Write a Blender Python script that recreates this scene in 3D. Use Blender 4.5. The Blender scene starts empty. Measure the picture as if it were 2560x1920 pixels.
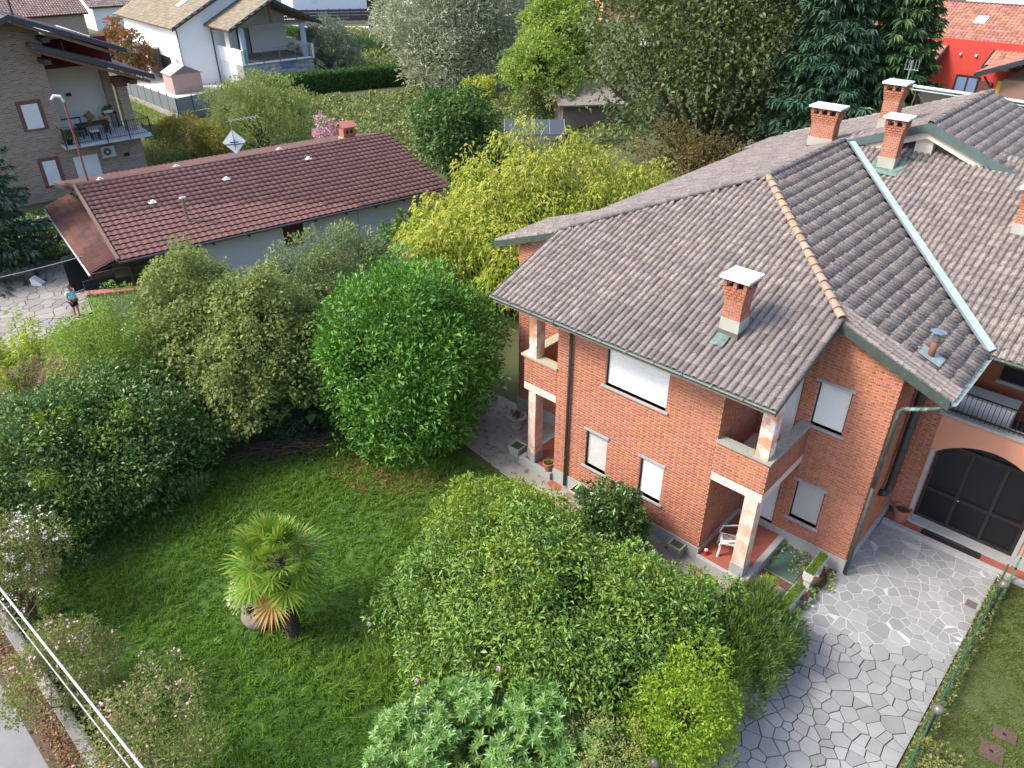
import bpy, math, random
import numpy as np
from mathutils import Vector, Matrix
R = math.radians
rng = np.random.default_rng(7)
random.seed(7)
SC = bpy.context.scene
COL = SC.collection

# ------------------------------------------------------------------ camera
CAM = np.array([14.0066, -14.0284, 14.7257]); YAW = R(132.722); PITCH = R(32.1805); FPX = 1876.69
cd = bpy.data.cameras.new('camera'); cam = bpy.data.objects.new('camera', cd); COL.objects.link(cam)
FW = np.array([math.cos(PITCH)*math.cos(YAW), math.cos(PITCH)*math.sin(YAW), -math.sin(PITCH)])
RT = np.array([math.sin(YAW), -math.cos(YAW), 0.0]); UP = np.cross(RT, FW)
cam.matrix_world = Matrix([[RT[0], UP[0], -FW[0], CAM[0]], [RT[1], UP[1], -FW[1], CAM[1]], [RT[2], UP[2], -FW[2], CAM[2]], [0, 0, 0, 1]])
cd.sensor_width = 36; cd.lens = 36*FPX/2560; cd.clip_start = 0.1; cd.clip_end = 3000
SC.camera = cam
# ------------------------------------------------------------------ sky and sun
SUN_AZ = (-0.55, -0.80); SUN_EL = R(48)
w = bpy.data.worlds.new('World'); SC.world = w; w.use_nodes = True
nt = w.node_tree; nt.nodes.clear()
sky = nt.nodes.new('ShaderNodeTexSky'); sky.sky_type = 'NISHITA'; sky.sun_disc = False
sky.sun_elevation = SUN_EL; sky.sun_rotation = math.atan2(SUN_AZ[0], SUN_AZ[1])
sky.air_density = 1.0; sky.dust_density = 3.0; sky.ozone_density = 1.0
bg = nt.nodes.new('ShaderNodeBackground'); bg.inputs[1].default_value = 0.15
ow = nt.nodes.new('ShaderNodeOutputWorld')
nt.links.new(sky.outputs[0], bg.inputs[0]); nt.links.new(bg.outputs[0], ow.inputs[0])
sd = bpy.data.lights.new('sun', 'SUN'); sun = bpy.data.objects.new('sun', sd); COL.objects.link(sun)
sd.energy = 1.8; sd.angle = R(16); sd.color = (1.0, 0.93, 0.82)
_s = Vector((SUN_AZ[0], SUN_AZ[1], 0)).normalized()*math.cos(SUN_EL); _s.z = math.sin(SUN_EL)
sun.rotation_euler = _s.to_track_quat('Z', 'Y').to_euler(); sun.location = (0, 0, 60)
SC.view_settings.view_transform = 'Standard'; SC.view_settings.look = 'None'
SC.view_settings.exposure = 1.5; SC.view_settings.gamma = 1.0
SC.render.engine = 'CYCLES'
SC.cycles.max_bounces = 6; SC.cycles.diffuse_bounces = 3; SC.cycles.glossy_bounces = 2
SC.cycles.transmission_bounces = 4; SC.cycles.transparent_max_bounces = 6
SC.cycles.caustics_reflective = False; SC.cycles.caustics_refractive = False

# ------------------------------------------------------------------ helpers
def at(px, py, z=0.0):
    "point of the place at height z that the photograph (2560 x 1920) shows at px, py"
    d = FW + (px-1280)/FPX*RT - (py-960)/FPX*UP
    p = CAM + d*((z-CAM[2])/d[2]); return np.array([p[0], p[1], z])
def dist(p): return float(np.linalg.norm(np.asarray(p, float)-CAM))

def wloc(o):
    l = Vector((0, 0, 0))
    while o is not None: l = l + o.location; o = o.parent
    return np.array(l)
def tag(o, label=None, cat=None, group=None, kind=None):
    if label: o['label'] = label
    if cat: o['category'] = cat
    if group: o['group'] = group
    if kind: o['kind'] = kind
    return o
def thing(name, label, cat, loc, group=None):
    o = bpy.data.objects.new(name, None); COL.objects.link(o); o.location = loc; o.empty_display_size = .2
    return tag(o, label, cat, group)
def link(name, me, parent=None):
    o = bpy.data.objects.new(name, me); COL.objects.link(o)
    if parent is not None: o.parent = parent
    return o
def copy_tree(o, parent=None):
    c = o.copy(); COL.objects.link(c); c.parent = parent
    for ch in list(o.children): copy_tree(ch, c)
    return c
def kids(o):
    r = []
    for c in o.children: r.append(c); r += kids(c)
    return r

def raw_mesh(name, V, loops, starts, mat, rnd=None, smooth=False):
    me = bpy.data.meshes.new(name)
    me.vertices.add(len(V)); me.vertices.foreach_set('co', np.asarray(V, np.float32).ravel())
    me.loops.add(len(loops)); me.loops.foreach_set('vertex_index', np.asarray(loops, np.int32))
    me.polygons.add(len(starts)); me.polygons.foreach_set('loop_start', np.asarray(starts, np.int32))
    if smooth: me.polygons.foreach_set('use_smooth', np.ones(len(starts), bool))
    me.update(calc_edges=True)
    if rnd is not None:
        a = me.attributes.new('rnd', 'FLOAT', 'FACE'); a.data.foreach_set('value', np.asarray(rnd, np.float32))
    if mat is not None: me.materials.append(mat)
    return me
def bulk(name, V, tmpl, mat, parent=None, rnd=None, smooth=False, kind=None):
    "N copies of one small template: V is (N, k, 3) in place coordinates, rnd one value per copy"
    V = np.asarray(V, float); N, k, _ = V.shape
    base = wloc(parent) if parent is not None else np.zeros(3)
    tl = np.concatenate([np.array(f) for f in tmpl]); ts = np.cumsum([0]+[len(f) for f in tmpl])
    loops = (tl[None, :]+(np.arange(N)*k)[:, None]).ravel()
    starts = (ts[:-1][None, :]+(np.arange(N)*ts[-1])[:, None]).ravel()
    rr = None if rnd is None else np.repeat(np.asarray(rnd), len(tmpl))
    o = link(name, raw_mesh(name, (V-base).reshape(-1, 3), loops, starts, mat, rr, smooth), parent)
    if kind: o['kind'] = kind
    return o

class MB:
    def __init__(s): s.v = []; s.f = []; s.r = []
    def add(s, vs, fs, r=None):
        b = len(s.v); s.v += [tuple(map(float, v)) for v in vs]; s.f += [[i+b for i in f] for f in fs]
        s.r += [random.random() if r is None else r]*len(fs); return s
    def hexa(s, p, r=None):
        return s.add(p, [(0, 3, 2, 1), (4, 5, 6, 7), (0, 1, 5, 4), (1, 2, 6, 5), (2, 3, 7, 6), (3, 0, 4, 7)], r)
    def box(s, a, b, r=None):
        (x0, y0, z0), (x1, y1, z1) = a, b
        return s.hexa([(x0, y0, z0), (x1, y0, z0), (x1, y1, z0), (x0, y1, z0), (x0, y0, z1), (x1, y0, z1), (x1, y1, z1), (x0, y1, z1)], r)
    def obox(s, c, ax, h, r=None):
        c = np.asarray(c, float); A = [np.asarray(ax[i], float)*h[i] for i in range(3)]
        q = [(-1, -1, -1), (1, -1, -1), (1, 1, -1), (-1, 1, -1), (-1, -1, 1), (1, -1, 1), (1, 1, 1), (-1, 1, 1)]
        return s.hexa([c+A[0]*i+A[1]*j+A[2]*k for i, j, k in q], r)
    def beam(s, p0, p1, w, h, r=None, up=(0, 0, 1)):
        p0 = np.asarray(p0, float); p1 = np.asarray(p1, float); d = p1-p0; L = np.linalg.norm(d); d = d/L
        sd_ = np.cross(d, up); sd_ = sd_/max(np.linalg.norm(sd_), 1e-9); u = np.cross(sd_, d)
        return s.obox((p0+p1)/2, (d, sd_, u), (L/2, w/2, h/2), r)
    def tube(s, path, rad, n=8, cap=True, r=None):
        path = [np.asarray(p, float) for p in path]; m = len(path)
        if not hasattr(rad, '__len__'): rad = [rad]*m
        vs = []; fs = []; prev = None
        for i, p in enumerate(path):
            d = path[min(i+1, m-1)]-path[max(i-1, 0)]; d = d/max(np.linalg.norm(d), 1e-9)
            if prev is None: a = np.cross(d, (0, 0, 1.)) if abs(d[2]) < .9 else np.cross(d, (1., 0, 0))
            else: a = prev-d*(prev@d)
            a = a/max(np.linalg.norm(a), 1e-9); prev = a; b = np.cross(d, a)
            for k in range(n):
                t = 2*math.pi*k/n; vs.append(p+rad[i]*(a*math.cos(t)+b*math.sin(t)))
        for i in range(m-1):
            for k in range(n):
                k2 = (k+1) % n; fs.append((i*n+k, i*n+k2, (i+1)*n+k2, (i+1)*n+k))
        if cap: fs.append(tuple(range(n-1, -1, -1))); fs.append(tuple((m-1)*n+k for k in range(n)))
        return s.add(vs, fs, r)
    def lathe(s, c, prof, n=20, r=None, sx=1, sy=1):
        vs = []; fs = []; m = len(prof)
        for (q, z) in prof:
            for k in range(n):
                t = 2*math.pi*k/n; vs.append((c[0]+q*sx*math.cos(t), c[1]+q*sy*math.sin(t), c[2]+z))
        for i in range(m-1):
            for k in range(n):
                k2 = (k+1) % n; fs.append((i*n+k, i*n+k2, (i+1)*n+k2, (i+1)*n+k))
        if prof[0][0] > 1e-4: fs.append(tuple(range(n-1, -1, -1)))
        if prof[-1][0] > 1e-4: fs.append(tuple((m-1)*n+k for k in range(n)))
        return s.add(vs, fs, r)
    def prism(s, pts, off, r=None):
        n = len(pts); a = [np.asarray(p, float) for p in pts]; o = np.asarray(off, float)
        fs = [tuple(range(n-1, -1, -1)), tuple(range(n, 2*n))]+[(i, (i+1) % n, n+(i+1) % n, n+i) for i in range(n)]
        return s.add(a+[p+o for p in a], fs, r)
    def build(s, name, mat, parent=None, smooth=False, kind=None):
        base = wloc(parent) if parent is not None else np.zeros(3)
        me = bpy.data.meshes.new(name); me.from_pydata([tuple(np.array(v)-base) for v in s.v], [], s.f)
        a = me.attributes.new('rnd', 'FLOAT', 'FACE'); a.data.foreach_set('value', np.array(s.r, np.float32))
        if smooth: me.polygons.foreach_set('use_smooth', np.ones(len(s.f), bool))
        me.materials.append(mat); o = link(name, me, parent)
        if kind: o['kind'] = kind
        return o
def frame(o, ang):
    "local frame at point o turned by ang degrees: returns f(x, y, z) -> place coordinates"
    c, s_ = math.cos(R(ang)), math.sin(R(ang))
    def f(x, y, z=0.0): return np.array([o[0]+c*x-s_*y, o[1]+s_*x+c*y, o[2]+z])
    f.ax = (np.array([c, s_, 0]), np.array([-s_, c, 0]), np.array([0, 0, 1.])); return f
def fbox(mb, f, a, b, r=None):
    (x0, y0, z0), (x1, y1, z1) = a, b
    return mb.hexa([f(x0, y0, z0), f(x1, y0, z0), f(x1, y1, z0), f(x0, y1, z0), f(x0, y0, z1), f(x1, y0, z1), f(x1, y1, z1), f(x0, y1, z1)], r)

# ------------------------------------------------------------------ materials
MATS = {}
def M(name, c1, c2=None, scale=4.0, rough=.75, bump=0.0, bscale=None, metal=0.0, tint=0.0, spec=.35, brick=None, c3=None, s3=40., t3=.55, detail=6, soft=.25, stretch=None, hue=0.0):
    "procedural surface: two colours mixed by noise, a third in specks, optional per-piece tint and relief"
    if name in MATS: return MATS[name]
    m = bpy.data.materials.new(name); m.use_nodes = True; n = m.node_tree.nodes; l = m.node_tree.links
    b = n['Principled BSDF']; b.inputs['Roughness'].default_value = rough; b.inputs['Metallic'].default_value = metal
    b.inputs['Specular IOR Level'].default_value = spec
    tc = n.new('ShaderNodeTexCoord'); co = tc.outputs['Object']
    if stretch:
        mp = n.new('ShaderNodeMapping'); mp.inputs['Scale'].default_value = stretch; l.new(co, mp.inputs[0]); co = mp.outputs[0]
    def noise(sc, det=detail):
        t = n.new('ShaderNodeTexNoise'); t.inputs['Scale'].default_value = sc; t.inputs['Detail'].default_value = det
        t.inputs['Roughness'].default_value = .62; l.new(co, t.inputs['Vector']); return t.outputs['Fac']
    def mix(f, a, bb, blend='MIX'):
        x = n.new('ShaderNodeMix'); x.data_type = 'RGBA'; x.blend_type = blend
        for s_, v in ((0, f), (6, a), (7, bb)):
            if hasattr(v, 'is_linked'): l.new(v, x.inputs[s_])
            else: x.inputs[s_].default_value = v if s_ == 0 else (*v[:3], 1)
        return x.outputs[2]
    def step(v, lo, hi):
        x = n.new('ShaderNodeMapRange'); x.inputs[1].default_value = lo; x.inputs[2].default_value = hi; l.new(v, x.inputs[0]); return x.outputs[0]
    c2 = c2 or tuple(k*.75 for k in c1)
    if brick:   # courses too far away to be built one by one: wall runs along y, height along z
        sx = n.new('ShaderNodeSeparateXYZ'); l.new(tc.outputs['Object'], sx.inputs[0]); cx = n.new('ShaderNodeCombineXYZ'); l.new(sx.outputs[1], cx.inputs[0]); l.new(sx.outputs[2], cx.inputs[1])
        bt = n.new('ShaderNodeTexBrick'); l.new(cx.outputs[0], bt.inputs['Vector']); bt.inputs['Scale'].default_value = 1.0; bt.inputs['Brick Width'].default_value = .30; bt.inputs['Row Height'].default_value = .09; bt.inputs['Mortar Size'].default_value = .012
        bt.inputs['Color1'].default_value = (0, 0, 0, 1); bt.inputs['Color2'].default_value = (1, 1, 1, 1); bt.inputs['Mortar'].default_value = (.5, .5, .5, 1); bt.inputs['Bias'].default_value = 0.0
    col = mix(step(noise(scale), .5-soft, .5+soft), c1, c2)
    if c3: col = mix(step(noise(s3), t3, t3+.12), col, c3)
    if brick: col = mix(bt.outputs['Color'], col, brick); mf = n.new('ShaderNodeMath'); mf.operation = 'MULTIPLY'; mf.inputs[1].default_value = .6; l.new(bt.outputs['Fac'], mf.inputs[0]); col = mix(mf.outputs[0], col, (.45, .40, .34))
    if tint or hue:
        at_ = n.new('ShaderNodeAttribute'); at_.attribute_name = 'rnd'
        oi = n.new('ShaderNodeObjectInfo'); ad = n.new('ShaderNodeMath'); ad.operation = 'ADD'
        l.new(at_.outputs['Fac'], ad.inputs[0]); l.new(oi.outputs['Random'], ad.inputs[1])
        fr = n.new('ShaderNodeMath'); fr.operation = 'FRACT'; l.new(ad.outputs[0], fr.inputs[0])
        h = n.new('ShaderNodeHueSaturation'); l.new(col, h.inputs['Color'])
        x = n.new('ShaderNodeMapRange'); x.inputs[3].default_value = 1-tint; x.inputs[4].default_value = 1+tint; l.new(fr.outputs[0], x.inputs[0]); l.new(x.outputs[0], h.inputs['Value'])
        if hue:
            m7 = n.new('ShaderNodeMath'); m7.operation = 'MULTIPLY'; m7.inputs[1].default_value = 7.31; l.new(fr.outputs[0], m7.inputs[0])
            f7 = n.new('ShaderNodeMath'); f7.operation = 'FRACT'; l.new(m7.outputs[0], f7.inputs[0])
            y = n.new('ShaderNodeMapRange'); y.inputs[3].default_value = .5-hue; y.inputs[4].default_value = .5+hue; l.new(f7.outputs[0], y.inputs[0]); l.new(y.outputs[0], h.inputs['Hue'])
            z = n.new('ShaderNodeMapRange'); z.inputs[3].default_value = 1-hue*6; z.inputs[4].default_value = 1+hue*3; l.new(f7.outputs[0], z.inputs[0]); l.new(z.outputs[0], h.inputs['Saturation'])
        col = h.outputs[0]
    l.new(col, b.inputs['Base Color'])
    if bump:
        bp = n.new('ShaderNodeBump'); bp.inputs['Strength'].default_value = bump; bp.inputs['Distance'].default_value = .02
        l.new(noise(bscale or scale*6, 4), bp.inputs['Height']); l.new(bp.outputs[0], b.inputs['Normal'])
    MATS[name] = m; return m
def LEAF(name, a, b_, acc=None, frac=.0, rough=.45, trans=.35, spec=.35):
    "leaf: colour runs from a to b from leaf to leaf, a share of accent leaves, light passes through"
    if name in MATS: return MATS[name]
    m = bpy.data.materials.new(name); m.use_nodes = True; n = m.node_tree.nodes; l = m.node_tree.links
    p = n['Principled BSDF']; out = n['Material Output']
    p.inputs['Roughness'].default_value = rough; p.inputs['Specular IOR Level'].default_value = spec
    at_ = n.new('ShaderNodeAttribute'); at_.attribute_name = 'rnd'
    cr = n.new('ShaderNodeValToRGB'); e = cr.color_ramp.elements; e[0].color = (*a, 1); e[1].color = (*b_, 1)
    e[0].position = 0.0; e[1].position = max(.05, 1-frac-.02)
    if acc and frac > 0: k = e.new(1-frac+.01); k.color = (*acc, 1)
    l.new(at_.outputs['Fac'], cr.inputs[0]); l.new(cr.outputs[0], p.inputs['Base Color'])
    t = n.new('ShaderNodeBsdfTranslucent'); hs = n.new('ShaderNodeHueSaturation'); hs.inputs['Hue'].default_value = .485; hs.inputs['Value'].default_value = 1.25
    l.new(cr.outputs[0], hs.inputs['Color']); l.new(hs.outputs[0], t.inputs[0])
    mx = n.new('ShaderNodeMixShader'); mx.inputs[0].default_value = trans; l.new(p.outputs[0], mx.inputs[1]); l.new(t.outputs[0], mx.inputs[2]); l.new(mx.outputs[0], out.inputs[0])
    MATS[name] = m; return m
def GLASS(name, c, rough=.05):
    if name in MATS: return MATS[name]
    m = bpy.data.materials.new(name); m.use_nodes = True; b = m.node_tree.nodes['Principled BSDF']
    b.inputs['Base Color'].default_value = (*c, 1); b.inputs['Roughness'].default_value = rough; b.inputs['Specular IOR Level'].default_value = .35
    MATS[name] = m; return m
# ------------------------------------------------------------------ ground, roads, paving
def sheet(name, pts, z, mat, sub=0):
    mb = MB(); mb.add([(p[0], p[1], z) for p in pts], [tuple(range(len(pts)))])
    return tag(mb.build(name, mat), kind='structure')
m_soil = M('soil and weeds', (.045, .06, .018), (.09, .075, .04), .35, .95, c3=(.05, .085, .02), s3=3., t3=.5)
m_lawn = M('lawn soil', (.040, .095, .014), (.05, .105, .018), 1.2, .95, c3=(.045, .075, .02), s3=5., t3=.6)
m_conc = M('old concrete', (.30, .28, .25), (.17, .155, .135), 2.2, .9, bump=.5, bscale=18, c3=(.055, .05, .03), s3=4.5, t3=.56)
m_mortar = M('cement joint', (.42, .43, .43), (.33, .34, .34), 3., .9)
m_dirt = M('dark joint with moss', (.045, .042, .034), (.04, .06, .02), 5., .95, c3=(.12, .11, .1), s3=9, t3=.6)
m_stone = M('luserna paving stone', (.25, .255, .255), (.19, .195, .20), .9, .72, bump=.35, bscale=9, tint=.15, hue=.012, c3=(.20, .20, .195), s3=7, t3=.6)
m_asph = M('asphalt', (.20, .20, .205), (.155, .155, .16), 1.0, .9, bump=.3, bscale=60, c3=(.26, .26, .26), s3=70, t3=.6)
m_red = M('red clay floor tile', (.30, .085, .055), (.22, .07, .05), 2., .6, c3=(.12, .06, .045), s3=6, t3=.62)
m_granite = M('grey granite', (.36, .365, .36), (.27, .275, .275), 9., .75, c3=(.2, .2, .2), s3=60, t3=.55, bump=.15)
m_litter = M('leaf litter', (.10, .07, .045), (.06, .05, .035), 6., .95, c3=(.18, .12, .07), s3=25, t3=.6, bump=.6)

sheet('ground', [(-900, -700), (900, -700), (900, 900), (-900, 900)], -.03, m_soil)
sheet('lawn', [(-9, -13.25), (10.55, -13.25), (10.6, -.9), (-.5, -.9), (-5.5, -1.5), (-9, -4)], 0.0, m_lawn)
sheet('lawn', [(13.95, -9), (30, -9), (30, 4.7), (13.95, 4.7)], 0.0, M('patchy side lawn', (.035, .065, .014), (.075, .085, .03), 1.6, .95, c3=(.095, .075, .04), s3=2.2, t3=.56))
sheet('garden_path', [(-2.2, .3), (-1.2, -.55), (.4, -.72), (1.3, -.86), (2.7, -.98), (4.2, -1.0), (6.8, -.92), (8.5, -.95), (10.55, -.75), (10.55, 2.2), (-2.2, 2.3)], .012, m_conc)
sheet('road', [(-60, -13.72), (60, -13.72), (60, -22), (-60, -22)], .004, m_asph)
sheet('road_verge', [(-60, -13.40), (60, -13.40), (60, -13.98), (-60, -13.98)], .008, m_litter)

def clip(poly, a, b, c):
    "keep the part of poly where a*x + b*y <= c"
    out = []; n = len(poly)
    for i in range(n):
        p, q = poly[i], poly[(i+1) % n]; dp = a*p[0]+b*p[1]-c; dq = a*q[0]+b*q[1]-c
        if dp <= 0: out.append(p)
        if (dp < 0) != (dq < 0) and dp != dq:
            t = dp/(dp-dq); out.append((p[0]+t*(q[0]-p[0]), p[1]+t*(q[1]-p[1])))
    return out
def inside(p, poly):
    r = False; n = len(poly)
    for i in range(n):
        (x0, y0), (x1, y1) = poly[i], poly[(i+1) % n]
        if (y0 > p[1]) != (y1 > p[1]) and p[0] < (x1-x0)*(p[1]-y0)/(y1-y0)+x0: r = not r
    return r
def crazy_paving(parent, poly, size, joint, z, mat, seed, gap=None, limit=300):
    rr = np.random.default_rng(seed); xs = [p[0] for p in poly]; ys = [p[1] for p in poly]; S = []; tries = 0
    while tries < 9000:
        tries += 1; p = (rr.uniform(min(xs), max(xs)), rr.uniform(min(ys), max(ys)))
        if not inside(p, poly): continue
        d0 = size*rr.choice([.45, .7, .9, 1.05], p=[.22, .3, .28, .2])
        if all((p[0]-q[0])**2+(p[1]-q[1])**2 > (d0*.5+q[2]*.5)**2 for q in S): S.append((p[0], p[1], d0))
    P = np.array(S); cells = []
    for i, p in enumerate(P):
        d = np.hypot(P[:, 0]-p[0], P[:, 1]-p[1]); o = np.argsort(d)[1:26]; c = list(poly) if len(poly) == 4 else None
        c = [(p[0]-2, p[1]-2), (p[0]+2, p[1]-2), (p[0]+2, p[1]+2), (p[0]-2, p[1]+2)]
        for k in range(len(poly)):
            (x0, y0), (x1, y1) = poly[k], poly[(k+1) % len(poly)]; nx, ny = (y1-y0), -(x1-x0); L = math.hypot(nx, ny); nx /= L; ny /= L
            c = clip(c, nx, ny, nx*x0+ny*y0-joint*.4)
            if len(c) < 3: break
        for j in o:
            if len(c) < 3: break
            q = P[j]; nx, ny = q[0]-p[0], q[1]-p[1]; L = math.hypot(nx, ny); nx /= L; ny /= L
            t = .5+.12*(p[2]**2-q[2]**2)/L**2
            g = joint*rr.uniform(.4, 1.0)*(gap(p) if gap else 1)
            c = clip(c, nx, ny, nx*(p[0]+(q[0]-p[0])*t)+ny*(p[1]+(q[1]-p[1])*t)-g*.5)
        if len(c) >= 3: cells.append((p, c))
    cells.sort(key=lambda t: -len(t[1])*0-1/dist((t[0][0], t[0][1], 0)))
    rest = MB()
    for i, (p, c) in enumerate(cells):
        ctr = np.mean(c, axis=0); n = len(c); zt = z+rr.uniform(-.004, .006); tx, ty = rr.uniform(-.012, .012, 2)
        top = [(x, y, zt+tx*(x-ctr[0])+ty*(y-ctr[1])) for x, y in c]
        b = .006; ins = [(x+(ctr[0]-x)*b/max(.05, math.hypot(x-ctr[0], y-ctr[1])), y+(ctr[1]-y)*b/max(.05, math.hypot(x-ctr[0], y-ctr[1])), h+.004) for x, y, h in top]
        vs = ins+top+[(x, y, z-.03) for x, y in c]
        fs = [tuple(range(n))]+[(n+k, n+(k+1) % n, (k+1) % n, k) for k in range(n)]+[(2*n+k, 2*n+(k+1) % n, n+(k+1) % n, n+k) for k in range(n)]
        if i < limit: MB().add(vs, fs, rr.random()).build('paving_stone', mat, parent)
        else: rest.add(vs, fs, rr.random())
    if rest.v: rest.build('paving_stones', mat, parent, kind='stuff')
DRV = [(10.22, -6.8), (13.76, -6.8), (13.88, 4.86), (10.88, 4.9)]
drive = sheet('driveway', DRV, .006, m_dirt)
sheet('driveway_mortar', [(10.66, .1), (11.2, -.25), (11.6, .3), (12.1, .25), (12.7, .75), (13.2, 1.0), (13.8, 1.15), (13.87, 4.85), (10.89, 4.89)], .030, m_mortar)
crazy_paving(drive, DRV, .37, .024, .030, m_stone, 3, gap=lambda p: .8 if p[1] > .6 else 1.15)
PAT = [(-17.4, -8.2), (-19.0, -5.2), (-20.5, -3.3), (-23.3, -2.5), (-26.2, -3.6), (-31.0, -8.5), (-28.0, -11.5), (-21, -10.2)]
patio = sheet('patio', PAT, .0, m_dirt)
m_stone2 = M('pale paving stone', (.27, .255, .235), (.20, .19, .18), 1.2, .8, bump=.3, bscale=7, tint=.16, hue=.015, c3=(.15, .12, .085), s3=.6, t3=.58)
crazy_paving(patio, PAT, .55, .04, .028, m_stone2, 5, limit=280)
sheet('lawn', [(-17.85, -8.4), (-12, -8.0), (-13.5, -4.6), (-18.0, -4.45), (-18.95, -5.2)], .004, M('mown lawn', (.045, .11, .015), (.035, .085, .012), 2., .95, c3=(.06, .12, .02), s3=30, t3=.5))
sheet('side_path', [(-18.95, -5.15), (-18.3, -3.6), (-17.0, -3.3), (-14.2, -4.3), (-14.6, -5.0), (-17.6, -4.75)], .010, M('pale concrete', (.36, .35, .32), (.28, .27, .25), 1.5, .9))
# ------------------------------------------------------------------ the brick house
m_brick = M('orange brick', (.37, .135, .078), (.31, .115, .068), 1.1, .85, bump=.25, bscale=60, tint=.13, hue=.010, c3=(.26, .09, .05), s3=2.5, t3=.58)
m_joint = M('pale brick mortar', (.50, .31, .22), (.43, .26, .185), 2.0, .95)
m_tile = M('lichen roof tile', (.215, .185, .168), (.135, .108, .098), 3.5, .62, bump=.35, bscale=45, tint=.22, hue=.02, c3=(.04, .036, .034), s3=24, t3=.52, spec=.55)
m_cap = M('ridge tile', (.36, .22, .14), (.22, .18, .14), 5., .9, bump=.3, tint=.14, hue=.02, c3=(.24, .23, .12), s3=9, t3=.56)
m_under = M('roof boards', (.07, .06, .055), None, 3., .9)
m_shut = M('white shutter', (.72, .73, .74), (.66, .67, .69), .8, .5)
m_shutg = M('grey shutter', (.42, .42, .40), (.38, .385, .38), .8, .55)
m_gutter = M('green copper', (.075, .10, .085), (.05, .065, .06), 6., .5, metal=.3, c3=(.16, .24, .2), s3=14, t3=.6)
m_verdi = M('verdigris copper', (.17, .27, .235), (.07, .095, .08), 5., .6, metal=.2, soft=.15)
m_zinc = M('grey flashing', (.27, .34, .33), (.21, .26, .26), 3., .5, metal=.25, c3=(.33, .4, .38), s3=8)
m_plast = M('salmon plaster', (.56, .26, .17), (.52, .235, .155), 2.0, .9, bump=.2, bscale=50)
m_peel = M('peeling column paint', (.75, .69, .63), (.62, .27, .16), 2.2, .85, soft=.06, bump=.2)
m_peel2 = M('stained pink plaster', (.62, .33, .24), (.66, .55, .47), 3.2, .88, soft=.12, bump=.2)
m_beam = M('pale pink beam', (.66, .45, .37), (.62, .52, .46), 1.4, .9)
m_white = M('white concrete slab', (.66, .66, .64), (.56, .57, .56), 4., .8, c3=(.4, .4, .38), s3=20, t3=.62)
m_concb = M('grey chimney base', (.36, .36, .31), (.28, .28, .25), 3., .9)
m_lead = M('lead flashing', (.085, .08, .075), (.12, .12, .125), 3., .6)
m_dark = M('dark opening', (.012, .012, .012), None, 1., .9)
m_black = M('black iron', (.02, .02, .022), None, 3., .5)
m_wdark = M('dark window frame', (.018, .016, .016), (.025, .02, .018), 3., .55)
g_dark = GLASS('dark glass', (.008, .009, .012), .35)

house = thing('brick_house', 'two-storey orange brick house with lichen-grey tiled hip roof and corner balconies', 'house', (6, 4, 0))
SL = .373
zF = lambda y: 5.94+SL*(y+.8)
zR = lambda x: 8.47-.380*(x-5.17)
zL = lambda x: 8.47-SL*(5.17-x)
zW = lambda y: 5.94+SL*(y-4.74)
zU = lambda x: 9.365-SL*(x-7.57)

BRICKS = []
CH, SLN, HLN, JT = .082, .224, .106, .011
BV = None
def brick_wall(O, u, n, W, z0, ztop, holes=(), mat=None, name='wall', thick=.0, off=0.0, keep=None):
    "mortar face with openings, laid in Flemish bond; ztop is a height or a function of the distance along the wall"
    O = np.array([O[0], O[1], 0.0]); u = np.array([u[0], u[1], 0.0]); n = np.array([n[0], n[1], 0.0])
    zt = ztop if callable(ztop) else (lambda t: ztop)
    mb = MB(); us = sorted({0., W, *[h[0] for h in holes], *[h[1] for h in holes]})
    us = sorted(set(us) | set(np.linspace(0, W, 7)) if callable(ztop) else us)
    for a, b in zip(us[:-1], us[1:]):
        hs = sorted([(h[2], h[3]) for h in holes if h[0] <= a+1e-6 and h[1] >= b-1e-6]); lo = z0
        for h0, h1 in hs+[(None, None)]:
            ta = zt(a) if h0 is None else h0; tb = zt(b) if h0 is None else h0
            if min(ta, tb) > lo+1e-3: mb.add([O+u*a+(0, 0, lo), O+u*b+(0, 0, lo), O+u*b+(0, 0, tb), O+u*a+(0, 0, ta)], [(0, 1, 2, 3) if np.cross(u, (0, 0, 1))@n > 0 else (3, 2, 1, 0)])
            if h0 is not None: lo = h1
    for h in holes:   # reveals
        a, b, c, d = h[:4]; q = [O+u*a+(0, 0, c), O+u*b+(0, 0, c), O+u*b+(0, 0, d), O+u*a+(0, 0, d)]; k = [p-n*.16 for p in q]
        mb.add(q+k, [(0, 1, 5, 4), (1, 2, 6, 5), (2, 3, 7, 6), (3, 0, 4, 7)])
    wall = mb.build(name, m_joint, house)
    z = z0+.004; row = 0
    while z < 9:
        t = off-(SLN+HLN+2*JT)-(0 if row % 2 == 0 else (SLN+HLN)/2+JT); k = 0
        while t < W:
            L = SLN if k % 2 == 0 else HLN
            a, b = max(t, 0), min(t+L, W); t += L+JT; k += 1
            if b-a < .02: continue
            segs = [(a, b)]
            for h in holes:
                if z+CH*.6 > h[2] and z+CH*.3 < h[3]:
                    ns = []
                    for s0, s1 in segs:
                        if s1 <= h[0] or s0 >= h[1]: ns.append((s0, s1))
                        else:
                            if s0 < h[0]: ns.append((s0, h[0]))
                            if s1 > h[1]: ns.append((h[1], s1))
                    segs = ns
            for s0, s1 in segs:
                if s1-s0 > .02 and z+CH-JT < min(zt(s0), zt(s1)):
                    BRICKS.append((O+u*(s0+s1)/2+n*.0+np.array([0, 0, z+(CH-JT)/2]), u, n, s1-s0, wall))
        z += CH; row += 1
        if z > max(zt(0), zt(W), zt(W/2)): break
    return wall
X1, X2 = 2.77, 7.77     # the projecting bay
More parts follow.
